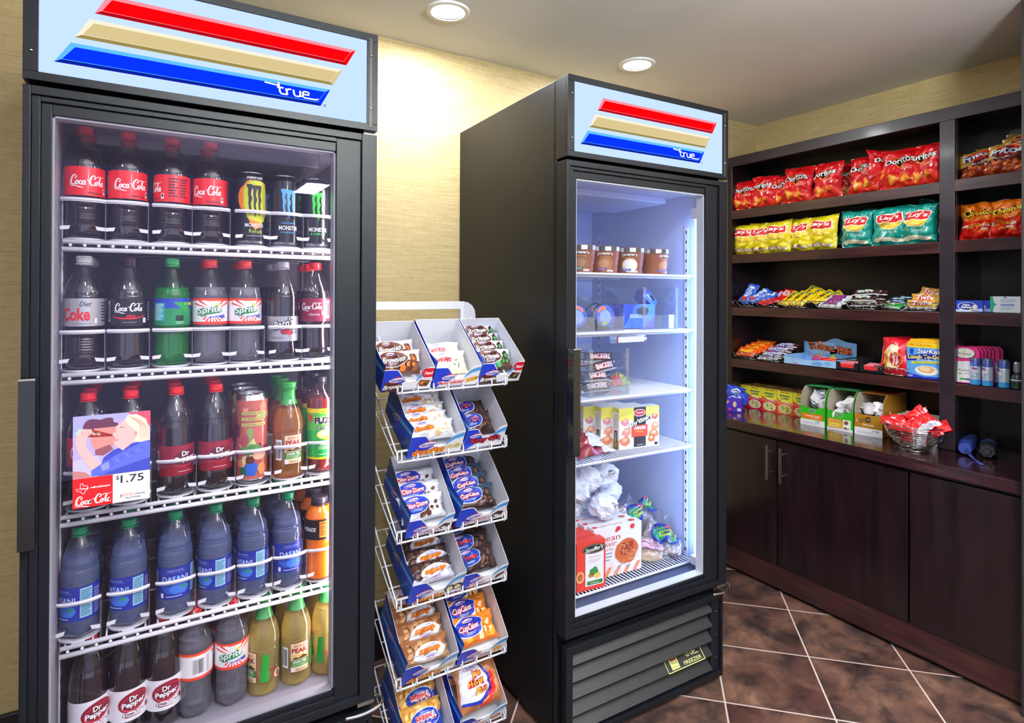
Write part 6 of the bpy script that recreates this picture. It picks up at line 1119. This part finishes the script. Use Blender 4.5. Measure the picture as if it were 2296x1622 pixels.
def leanf(A, w, h):
    A.text('Lean', -w*.16, h*.78, w*.4, h*.12, 'c8202c', 1, 0, 0); A.text('Cuisine', -w*.2, h*.66, w*.52, h*.1, 'c8202c', 1, 0, 0); A.text('favorites', -w*.22, h*.55, w*.3, h*.06, 'c85a64', 1, .2); A.lines(-w*.45, h*.3, -w*.08, h*.5, 3, '9aa0b0', 1)
    A.ell(w*.18, h*.42, w*.31, h*.33, 'f6f6fa', 2, 28).ell(w*.18, h*.43, w*.28, h*.29, 'e8e0dc', 3, 28).blot(w*.18, h*.44, w*.25, h*.26, 'c8602c', 4, 3, 20, .25).blot(w*.18, h*.5, w*.14, h*.14, '9a2c18', 5, 5, 16, .5)
    rn = random.Random(9)
    for k in range(16): a = rn.uniform(0, 6.3); x, y = w*(.18+rn.uniform(-.16, .16)), h*(.43+rn.uniform(-.17, .15)); A.stroke([(x+.009*math.cos(a+t), y+.008*math.sin(a+t)) for t in (0, .9, 1.8, 2.7, 3.6)], .0022, rn.choice(['e8a060', 'f0b878', 'd88848']), 6+k % 3, 3)
    A.poly([(-w*.5, 0), (-w*.5, h*.14), (-w*.1, h*.3), (w*.2, h*.14), (w*.5, h*.2), (w*.5, 0)], 'f2e4de', 1)
    for k in range(4): A.poly([(-w*.3+k*w*.2, 0), (-w*.22+k*w*.2, 0), (-w*.12+k*w*.2, h*.18), (-w*.2+k*w*.2, h*.18)], 'e8906a', 2)
    A.ell(-w*.0, h*.94, w*.05, h*.05, 'd8303a', 3).ell(w*.3, h*.93, w*.05, h*.055, 'd8303a', 3).ell(-w*.04, h*.9, w*.03, h*.03, 'e04a50', 3); A.stroke([(-w*.1, h*.05), (.02, h*.22)], .003, 'b0b4c0', 5)
def mk_lean():
    b = MB(); w, h = .2, .165; b.box(-w/2, w/2, 0, .038, 0, h, M('eeecf0', .4)); A = Art(); leanf(A, w, h); b.art(A, lambda x, y, k: (x, -k, y), 1, .0002)
    T = Art(); T.text('Lean Cuisine', -.02, .018, .1, .012, 'c8303a', 1).ell(.07, .02, .014, .009, 'b84a2c', 1).ell(-.085, .018, .01, .008, 'd8383a', 1); b.art(T, lambda x, y, k: (x, y, h+k), 1, .0002); return b.build('frozen_meal_box', bevel=.0008)
K_ = Kind(mk_lean)
for i in range(4): K_.at(fz(.325-.008*i, .15+.041*i, .4015), (0, 0, -.08), 'white boxed frozen pasta meal, %s in the row on the freezer floor' % ORD[i].replace('leftmost', 'frontmost'), 'frozen food box', 'boxed pasta meals')
K_.at(fz(.2, .33, .57), (-PI/2+.1, 0, .1), 'white boxed frozen pasta meal lying flat under the wrapped sandwiches', 'frozen food box')
def stf(A, w, h):
    A.rect(-w/2, 0, w/2, h, 'd8382a', 0); A.rect(-w*.2, h*.08, w*.44, h*.9, 'f2f0ee', 1); A.ell(w*.1, h*.84, w*.42, h*.1, '16161a', 2, 24).ell(w*.1, h*.84, w*.39, h*.085, 'c8b890', 3).ell(w*.1, h*.84, w*.375, h*.078, '16161a', 4); A.text("Stouffer's", w*.1, h*.84, w*.62, h*.09, 'f4f0e8', 5, .2, .02, .1); A.text('meatloaf', w*.12, h*.68, w*.4, h*.04, 'c87a7a', 2); A.lines(-w*.1, h*.55, w*.36, h*.63, 3, 'd0b8b8', 2)
    A.blot(.1*w, h*.38, w*.16, h*.08, '2a8a3a', 3, 2).blot(.2*w, h*.28, w*.14, h*.07, 'e8c86a', 3, 4).blot(.0, h*.3, w*.1, h*.05, 'b8843a', 3, 6); A.rect(-w*.14, h*.1, w*.4, h*.18, '2a7a3a', 2); A.text('Classics', w*.13, h*.14, w*.3, h*.04, 'e8f0d8', 3, .2); A.ell(-w*.38, h*.3, w*.14, h*.12, 'f0b068', 2).blot(-w*.38, h*.3, w*.1, h*.08, 'b8602c', 3, 3)
KS = Kind(lambda: mbx('frozen_meal_box', .11, .155, .036, 'd8382a', stf))
for i in range(3): KS.at(fz(.18-.006*i, .112+.04*i if i < 1 else .114+.001+.0385*i, .4015), (0, 0, -.1), 'red boxed frozen meatloaf meal, %s in the stack at the freezer front' % ['front', 'middle', 'rear'][i], 'frozen food box', 'red boxed meals')
def wrapb(name, w, h, d, cols, lab, seed):
    def f():
        b = MB(); rn = random.Random(seed)
        b.blob((0, 0, d*.42), (w*.38, h*.38, d*.34), M(cols[0], .5), seed, .25, 18); b.blob((0, -.0, d*.5), (w*.36, h*.34, d*.28), M(cols[1], .5), seed+4, .3, 16)
        g = MB(); f_ = bag_fn(w, h, d*1.05, seed, .4, .06); b.surf(lambda a, c: (lambda p: (p[0], p[2]-h/2, -p[1]+d*.5))(f_((a-.5)*w, c*h, 0)), 20, 20, FILM, tri=True).surf(lambda a, c: (lambda p: (p[0], p[2]-h/2, -p[1]+d*.5))(f_((.5-a)*w, c*h, 0, 1)), 12, 12, FILM)
        A = Art(); lab(A, w, h); n = 20; G = [[(lambda p: Vector((p[0], p[2]-h/2, -p[1]+d*.5+.001)))(f_((i/n-.5)*w, j/n*h, 0)) for i in range(n+1)] for j in range(n+1)]; print_on(b, A, G, n, -w/2, -h/2, w, h, Vector((0, 0, 1)), .0004); return b.build(name)
    return Kind(f)
def mtz(A, w, h): A.ell(-w*.08, 0, w*.26, h*.27, '1c2c8a', 1, 24, .3).ell(-w*.12, .0, w*.17, h*.19, '2a8a6a', 2, 20).rect(-w*.12, -h*.08, w*.22, h*.06, 'a8d040', 4).text('JUMBO', w*.04, -h*.01, w*.26, h*.09, '1c2c6a', 5, 0, .04); A.text('Monterey Ranch Chicken', -w*.08, h*.12, w*.34, h*.05, 'f0f4fa', 4); A.ell(w*.13, h*.12, w*.08, h*.08, 'd8283a', 4)
SW = [wrapb('wrapped_sandwich', .15, .13, .075, ('c8a890', 'b09aa0'), mtz, 3), wrapb('wrapped_sandwich', .16, .12, .06, ('d8b888', 'c8a078'), lambda A, w, h: (A.poly([(-w*.3, -h*.1), (w*.35, -h*.2), (w*.35, h*.1), (-w*.3, h*.25)], 'd8a8b8', 1), A.poly([(-w*.3, h*.05), (w*.3, -h*.08), (w*.3, 0), (-w*.3, h*.14)], '8a3a5a', 2), A.text('SANDWICH', 0, .03*h, w*.4, h*.05, 'f8f0f0', 3, 0, .03, -.2)), 5)]
for i, (x, y, z, rx, ry, rz, k) in enumerate([(.565, .235, .445, 1.0, .1, -.3, 0), (.475, .3, .50, .9, -.1, .4, 0), (.5, .205, .405, .5, .05, -.35, 1), (.585, .17, .402, .2, .0, .5, 0), (.56, .33, .41, .3, 0, 0, 1), (.55, .3, .48, .5, .1, 1, 0)]):
    SW[k].at(fz(x, y, z), (rx, ry, rz), 'clear wrapped sandwich, %s at the right of the freezer floor' % ['large one leaning on the pile', 'upper one beside the white parcels', 'flat one with pink label', 'small one by the light tube', 'lowest one at the back', 'middle one at the back'][i], 'wrapped sandwich', 'film wrapped sandwiches', (.72, .72, .8) if i == 3 else None)

# ------------------------------------------------------------ counter goods
def mk_ramen(meat, c1, c2):
    def f():
        b = MB(); w = .083; h = .118; b.box(-w/2, w/2, 0, w, 0, h, M('e9e4c2', .4)); A = Art(); A.rect(-w/2, h*.5, w/2, h, 'ece43a', 0); A.text('Maruchan', 0, h*.935, w*.5, h*.055, 'c8281c', 2, 0, .03); A.out_text('Instant', 0, h*.8, w*.66, h*.1, '24301c', 'e8f08a', 2, .05, .03, .1); A.out_text('Lunch', 0, h*.69, w*.5, h*.1, '24301c', 'e8f08a', 2, .05, .03, .1)
        A.poly([(-w/2, 0), (w/2, 0), (w/2, h*.5), (w*.25, h*.54), (-w*.1, h*.5), (-w*.3, h*.56), (-w/2, h*.66)], c1, 1); A.text(meat, w*.05, h*.53, w*.5, h*.06, 'ffffff', 4, .1, .04, -.12); A.stroke([(-w/2, h*.52), (-w*.2, h*.45), (w*.2, h*.47), (w/2, h*.42)], .0015, 'ffffff', 3, 4)
        A.ell(0, h*.22, w*.42, h*.19, 'f8f6f0', 3, 26).ell(0, h*.22, w*.37, h*.16, c2, 4, 24); rn = random.Random(4)
        for k in range(12): A.blot(w*rn.uniform(-.26, .26), h*(.22+rn.uniform(-.1, .1)), w*.07, h*.035, rn.choice(['f0d878', 'd8883a', '5aa040', 'e8e0a0', 'd85a2a']), 5+k % 3, k, 9, .5)
        b.art(A, lambda x, y, k: (x, -k, y), 1, .0002); T = Art(); T.rect(-w/2, 0, w/2, w, 'd8cc5a', 0).poly([(-w/2, w*.1), (w/2, w*.4), (w/2, w*.75), (-w/2, w*.5)], 'c8382a', 1).poly([(-w*.3, 0), (w*.1, 0), (w*.3, w), (0, w)], 'b88a5a', 2).text('Maruchan', 0, w*.3, w*.6, w*.1, 'f4f0d0', 3); b.art(T, lambda x, y, k: (x, y, h+k), 1, .0002); return b.build('noodle_cup_box', bevel=.0008)
    return f
RM = [Kind(mk_ramen(*a)) for a in (('Beef', 'c8202c', 'd8b890'), ('Chicken', 'e0482a', 'e8dc90'), ('Chicken', 'e8702a', 'c8b850'), ('Chicken', 'd8402a', 'e0c070'))]
for i in range(5):
    for j in range(2): RM[(i-1) % 4 if i else 0].at((2.955+.01*i*.0+j*.0855, .655-.0872*i if i else .648, .7455), (0, 0, -PI/2+.05), 'yellow boxed noodle cup, %s from left in the %s row on the counter' % (ORD[i].replace('leftmost', 'first'), ['front', 'rear'][j]), 'noodle box', 'boxed noodle cups')
def purf(A, w, h): A.poly([(-w/2, h*.5), (w/2, h*.9), (w/2, h), (-w/2, h)], '4a3ab8', 0).poly([(-w*.3, h*.2), (-w*.1, h*.8), (0, h*.75)], 'e08a9a', 1).blot(w*.2, h*.55, w*.08, h*.2, 'e8c898', 1, 3).blot(.0, h*.2, w*.06, h*.1, 'd83a4a', 1, 5).rect(w*.3, h*.1, w*.45, h*.3, 'e8e0f0', 1)
def mk_pur():
    r = empty('open_snack_carton'); t = .0015; m = M('4a2ab0', .4); IN = M('9a8ad8', .5); w, dp, h = .12, .14, .075; b = MB(); b.box(-w/2, w/2, 0, dp, 0, t, m).box(-w/2, w/2, 0, t, 0, h, m).box(-w/2, -w/2+t, 0, dp, 0, h*1.0, m).box(w/2-t, w/2, 0, dp, 0, h, m).box(-w/2, w/2, dp-t, dp, 0, h*1.4, m); b.build('carton_body', r)
    A = Art(); purf(A, w, h); c = MB(); c.art(A, lambda x, y, k: (x, -k, y), 1, .0002); c.build('front_print', r); return r
Kind(mk_pur).at((2.765, .578, .7455), (0, 0, -PI/2+.55), 'purple open carton of blue snack packs beside the freezer door', 'snack carton')
BLP = simple_pack('snack_pack', .09, .07, .04, '2a4cc8', lambda A, w, h: A.ell(0, h*.5, w*.3, h*.24, 'f0f2fa', 1).rect(-w*.2, h*.45, w*.2, h*.56, '2a3cb0', 2).blot(.1*w, h*.2, w*.2, h*.1, 'e8eef8', 1, 2), 23, 1)
for i, (dx, dy, dzz, a) in enumerate([(.03, .0, .025, .3), (.06, .02, .03, -.5), (.045, -.01, .06, .8)]): BLP.at((2.775+dx, .585-dy, .7455+dzz), (-.4, .2*i-.2, -PI/2+a), 'blue snack pack, %s in the purple carton' % ['front', 'rear', 'topmost'][i], 'snack pack', 'blue snack packs')
def mk_kbox(outer, top, fn, pat=None):
    def f():
        r = empty('coffee_pod_box'); w, dp, h, hf, t = .112, .25, .178, .092, .0015; IN = M('b4a694', .6); m = M(outer, .4, coat=.2); b = MB()
        b.box(-w/2, w/2, 0, t, 0, hf-.012, m).box(-w/2, w/2, .0, dp, 0, t, m).box(-w/2, w/2, dp-t, dp, 0, h, m).box(-w/2, w/2, .055, dp, h-t, h, M(top, .4, coat=.2))
        b.prism([(-w/2, hf-.013), (w/2, hf-.013), (w/2, hf), (w*.3, hf-.008), (0, hf-.011), (-w*.3, hf-.008), (-w/2, hf)], 0, t, m)
        P_ = [(0, 0), (dp, 0), (dp, h), (.055, h)]+[(.055*(1-math.sin(a)), hf+(h-hf)*math.cos(a)) for a in [PI/2*k/8 for k in range(1, 9)]]; k = len(P_); tr = [tuple(q) for q in tessellate_polygon([[Vector((a, c, 0)) for a, c in P_]])]
        for sx in (-1, 1): b.add([(sx*w/2, a, c) for a, c in P_], tr, m).add([(sx*(w/2-t), a, c) for a, c in P_], [q[::-1] for q in tr], IN); b.add([(sx*w/2, a, c) for a, c in P_]+[(sx*(w/2-t), a, c) for a, c in P_], [(i, (i+1) % k, k+(i+1) % k, k+i) for i in range(k)], IN)
        b.box(-w/2+t, w/2-t, dp-2*t, dp-t, t, h-t, IN); b.build('box_body', r); A = Art(); fn(A, w, hf); c = MB(); c.art(A, lambda x, y, q: (x, -q, y), 1, .0002); c.build('front_print', r)
        T = Art(); T.rect(-w*.35, .08, w*.4, .1, 'd8f0e0', 0).stroke([(-w*.4, .07), (0, .12), (w*.4, .11)], .012, '5ad0d8', 0, 4) if outer != 'a8741c' else T.rect(-w*.2, .2, w*.35, .235, 'c8a878', 0); c = MB(); c.art(T, lambda x, y, q: (x, y, h+q), 1, .0003); c.build('top_print', r); return r
    return f
def gm(A, c='1a1a1e'): pass
def k1(A, w, h): A.rect(-w/2, 0, w/2, h*.3, 'f0eef4', 0).rect(-w*.44, h*.33, w*.42, h*.6, 'e8701c', 0).ell(0, h*.76, w*.13, h*.09, 'e8f0e4', 1).ell(0, h*.76, w*.115, h*.075, '20302a', 2).text('GREEN', 0, h*.79, w*.14, h*.035, 'c0d8c8', 3, 0, .02).text('MOUNTAIN', 0, h*.74, w*.17, h*.035, 'c0d8c8', 3, 0, .02).text('Caramel Vanilla', .0, h*.5, w*.62, h*.09, 'fbe8d8', 1, 0, .03).text('Cream', .1*w, h*.4, w*.3, h*.06, 'f8e0c8', 1, 0, .02).lines(-w*.4, h*.06, w*.3, h*.2, 2, 'b8b8cc', 1).bars(w*.1, h*.2, w*.32, h*.27)
def k2(A, w, h): A.rect(-w/2, 0, w/2, h*.12, 'f0eef4', 0).rect(-w*.46, h*.08, w*.1, h*.56, 'e0b02c', 0).rect(-w*.46, h*.42, w*.1, h*.56, 'c87a1c', 1).ell(0, h*.76, w*.13, h*.09, 'e8f0e4', 1).ell(0, h*.76, w*.115, h*.075, '20302a', 2).text('GREEN', 0, h*.79, w*.14, h*.035, 'c0d8c8', 3, 0, .02).text('MOUNTAIN', 0, h*.74, w*.17, h*.035, 'c0d8c8', 3, 0, .02).text('Island Coconut', -w*.18, h*.49, w*.48, h*.06, 'fbe8c0', 2, 0, .03).rect(w*.12, h*.08, w*.42, h*.56, 'f4f0ec', 1).blot(w*.25, h*.42, w*.09, h*.1, '7a4428', 2, 3).blot(w*.3, h*.25, w*.1, h*.1, 'f8f4f0', 3, 4).ell(w*.26, h*.16, w*.11, h*.05, '4a2818', 2).lines(-w*.4, h*.15, 0, h*.35, 2, 'fbe8a0', 2)
def k3(A, w, h): A.rect(-w/2, 0, w/2, h*.36, 'f0eef4', 0).rect(-w/2, h*.36, w/2, h*.98, 'a8741c', 0).blot(-w*.2, h*.7, w*.2, h*.12, '8a5a14', 1, 2).ell(0, h*.76, w*.1, h*.13, '2a1c14', 2).text('CAFE', 0, h*.79, w*.12, h*.04, 'd8c8a0', 3, 0, .03).text('ESCAPES', 0, h*.73, w*.14, h*.035, 'd8c8a0', 3, 0, .03).text('Chai Latte', .0, h*.52, w*.42, h*.08, 'fbf0d8', 2, 0, .03).rect(-w*.42, h*.62, -w*.34, h*.76, 'f0e8d8', 1).lines(-w*.4, h*.08, w*.2, h*.2, 2, 'b8b8cc', 1).bars(w*.12, h*.22, w*.42, h*.31)
for i, (x, y, ym, K, lab) in enumerate([(2.862, .17, 0, Kind(mk_kbox('2fae1c', '1f9a4c', k1)), 'green coffee pod box with orange panel beside the noodle boxes'), (2.874, .05, 0, Kind(mk_kbox('2fae1c', '1f9a4c', k2)), 'green coffee pod box with yellow coconut panel'), (2.88, -.07, 0, Kind(mk_kbox('a8741c', 'b06a1c', k3)), 'golden brown coffee pod box behind the red packet basket')]): K.at((x-.035+i*.0, y, .7455), (0, 0, -PI/2+.07), lab, 'coffee pod box', None, (1, .98, 1))
def mk_pod(cap):
    b = MB(); b.lathe([(0, 0), (.0175, 0), (.0185, .002), (.0225, .04), (.0255, .041), (.0255, .044), (0, .0445)], M('f2f1f4', .4), 28, caps=False); A = Art(); A.ell(0, 0, .021, .021, cap, 0, 24).ell(0, .002, .014, .012, 'e8e4ea' if cap != 'f2f0f2' else 'e6e4e8', 1, 20); A.text('KCUP', 0, 0, .018, .006, cap if cap != 'f2f0f2' else 'c8c8cc', 2, 0, .03); b.art(A, lambda x, y, k: (x, y, .0446+k), 1, .0003); return b.build('coffee_pod')
PD = [Kind(lambda c=c: mk_pod(c)) for c in ('1c3c8a', 'f2f0f2', '6a4424')]
pods = [(0, .17, [(.03, .0, .075, 1.1, .3, 1), (.05, .025, .1, .5, -.4, 0), (.06, -.02, .095, 1.9, .3, 0), (.045, -.03, .06, .3, .2, 1), (.08, .03, .07, .2, .8, 0), (.1, 0, .1, .4, -.3, 1)]), (.01, .05, [(.03, -.015, .07, .9, .2, 1), (.05, .02, .085, 2.2, .3, 1), (.06, .0, .1, 1.3, -.4, 1), (.045, -.035, .085, .2, .5, 1), (.08, .02, .06, .4, .3, 1), (.03, .03, .06, 1.7, .2, 1)]), (.018, -.07, [(.03, .022, .075, 0, .1, 1), (.04, -.02, .066, 1.1, .3, 2), (.06, -.005, .08, .6, -.2, 1), (.075, .03, .07, .2, .4, 1), (.09, -.03, .075, .4, .2, 1)])]
for bi, (dx, y0, L_) in enumerate(pods):
    for j, (a, c, z, rx, ry, k) in enumerate(L_): PD[k].at((2.826+dx+max(a, .048), y0+c, .7455+z*1.0+.012), (rx, ry, j), 'white coffee pod cup, %s one heaped in the %s pod box' % (ORD[j].replace('leftmost', 'first'), ['orange labelled', 'coconut', 'brown'][bi]), 'coffee pod', 'coffee pods')
def mk_wbox():
    r = empty('coffee_pod_box'); w, dp, h = .17, .12, .1; t = .0015; m = M('e8e2dc', .45); b = MB(); b.box(-w/2, w/2, 0, t, 0, h*.85, m).box(-w/2, -w/2+t, 0, dp, 0, h, m).box(w/2-t, w/2, 0, dp, 0, h, m).box(-w/2, w/2, dp-t, dp, 0, h*1.05, m).box(-w/2, w/2, 0, dp, 0, t, m); b.build('box_body', r)
    A = Art(); A.rect(-w/2, h*.1, -w*.28, h*.85, '1c1a1e', 0).rect(-w*.46, h*.3, -w*.34, h*.33, 'd8c83a', 1).rect(-w*.28, 0, w/2, h*.85, 'f0ece8', 0).blot(w*.22, h*.5, w*.16, h*.24, 'd8842c', 1, 3).blot(w*.3, h*.4, w*.1, h*.16, 'a85a1c', 2, 5).rect(w*.38, h*.45, w*.47, h*.8, '2a2c34', 2); c = MB(); c.art(A, lambda x, y, k: (x, -k, y), 1, .0002); c.build('front_print', r); return r
Kind(mk_wbox).at((2.90, -.225, .7455), (0, 0, -PI/2), 'white and black open coffee pod box behind the wire basket, next to the divider', 'coffee pod box')
for j, (a, c, z, rx, ry, k) in enumerate([(.03, .04, .07, 1.2, .3, 1), (.05, .0, .06, .8, .4, 2), (.04, -.04, .06, 1.4, -.3, 2), (.07, .03, .06, .3, .4, 1)]): PD[k].at((2.895+a, -.225+c, .7455+z), (rx, ry, j), 'white coffee pod cup, %s one heaped in the white pod box' % ORD[j].replace('leftmost', 'first'), 'coffee pod', 'coffee pods')
# wire bowl of red packets
def ring(r_, z, n=40): return [(r_*math.cos(2*PI*k/n), r_*math.sin(2*PI*k/n), z) for k in range(n)]
b = MB(); b.tube(ring(.055, .004), .0035, CHR, 8, True)
for k in range(10): z = .024+.0095*k; rr = .06+.058*math.sin(min(1, (k+.3)/10)*PI/2)**.85; b.tube(ring(rr, z), .0018, CHR, 6, True)
b.tube(ring(.125, .122), .0028, CHR, 8, True)
for a in range(4):
    an = a*PI/2+.4
    for s_ in (-.05, .05): b.tube([((.05)*math.cos(an+s_), .05*math.sin(an+s_), .004), (.062*math.cos(an+s_), .062*math.sin(an+s_), .024), (.1*math.cos(an+s_), .1*math.sin(an+s_), .06), (.125*math.cos(an+s_), .125*math.sin(an+s_), .122)], .0018, CHR, 6)
    for k in range(5): zz = .03+.018*k; rr = .068+.012*k; b.tube([(rr*math.cos(an)+.008*math.cos(t)*-math.sin(an), rr*math.sin(an)+.008*math.cos(t)*math.cos(an), zz+.009*math.sin(t)) for t in [2*PI*i/10 for i in range(10)]], .0012, CHR, 5, True)
for k in range(6): b.tube([(.058*math.cos(k), .058*math.sin(k), .024), (-.058*math.cos(k), -.058*math.sin(k), .024)], .0014, CHR, 5)
bw = b.build('wire_fruit_bowl', loc=(2.772, -.283, .7455)); bw.scale = (.86, .86, .84); tag(bw, 'round chrome wire bowl heaped with red packets at the counter edge', 'wire bowl')
RP = [simple_pack('red_snack_packet', .11, .085, .03, 'e02028', lambda A, w, h: A.poly([(w*.1, 0), (w*.48, 0), (w*.48, h), (w*.25, h)], 'd8d4e0', 1).lines(w*.28, h*.2, w*.45, h*.8, 7, '9a9aa8', 2).blot(-w*.1, h*.5, w*.16, h*.14, 'f04a4a', 1, 3), 24, 1.1), simple_pack('red_snack_packet', .12, .085, .03, 'e21c24', lambda A, w, h: A.blot(-w*.1, h*.6, w*.2, h*.1, 'f4e8e8', 2, 6).blot(.1*w, h*.25, w*.2, h*.12, 'c8101c', 1, 3), 25, 1.1)]
for i, (dx, dy, z, rx, ry, rz) in enumerate([(-.02, .0, .035, -.6, .1, 0), (.0, .03, .05, -.8, .5, .6), (.01, -.045, .055, -.6, -.4, -.4), (-.04, .05, .085, -1.1, .2, .2), (-.05, -.02, .09, -1.1, 0, -.1), (.0, -.065, .095, -1.0, .5, -.5), (-.02, -.02, .115, -.9, .7, .1), (.03, .02, .11, -.2, .8, .3), (.03, -.03, .105, -.3, -.7, -.2), (-.03, .08, .105, -1.3, .1, .5), (.04, .06, .08, -.9, .2, .9)]):
    RP[i % 2].at((2.772+dx*.85, -.283+dy*.8, .7455+z*.84), (rx, ry, -PI/2+rz), 'red snack packet, %s up from the bottom of the wire bowl' % ORD[i].replace('leftmost', 'first'), 'snack packet', 'red packets in the bowl', (.84,)*3)
# two folded umbrellas
def mk_umb(c1, c2, open_end):
    def f():
        r = empty('folding_umbrella'); L_ = .2; b = MB(); b.T = Matrix.Rotation(-PI/2, 4, 'X'); b.lathe([(.0, 0), (.022, .0), (.0255, .01), (.0265, .06), (.0245, .15), (.021, L_), (0, L_+.004)], c1, 40, mod=lambda z, a: 1+(.09 if open_end else .03)*math.sin(a*7+z*30)); b.T = None; b.build('canopy_roll', r)
        b = MB(); b.T = Matrix.Rotation(-PI/2, 4, 'X'); b.lathe([(.0273, .07), (.0273, .092)], c2, 40, caps=False) if open_end else b.lathe([(0, -.03), (.02, -.03), (.0225, -.024), (.024, .0), (.0235, .02)], c2, 28, caps=False); b.T = None; b.build('tie_band' if open_end else 'handle', r)
        b = MB(); b.T = Matrix.Rotation(-PI/2, 4, 'X')
        if open_end: b.lathe([(0, -.014), (.01, -.014), (.0115, -.006), (.012, .0)], M('2a2c38', .3), 20); b.T = None; b.build('end_cap', r)
        else: b.T = None; b.tube(catmull([(.004, -.03, .0), (.012, -.06, -.012), (.035, -.09, -.0235), (.05, -.14, -.0235), (.062, -.145, -.0235), (.05, -.12, -.0235), (.03, -.075, -.0225), (.008, -.031, .001)], 6), .0022, M('3a4aa0', .6), 8); b.build('wrist_strap', r)
        return r
    return f
NAVY = M('20306e', .5); 
Kind(mk_umb(M('2a3c86', .45), M('34469a', .35), False)).at((2.872, -.415, .7455+.0265), (.0, 0, -PI/2+.28), 'blue folded umbrella with wrist strap lying on the counter', 'umbrella')
Kind(mk_umb(M('20222c', .5), M('2a4ab8', .45), True)).at((2.862, -.487, .7455+.0285), (0, 0, -PI/2+.3), 'black folded umbrella with blue tie band lying beside the blue one', 'umbrella')
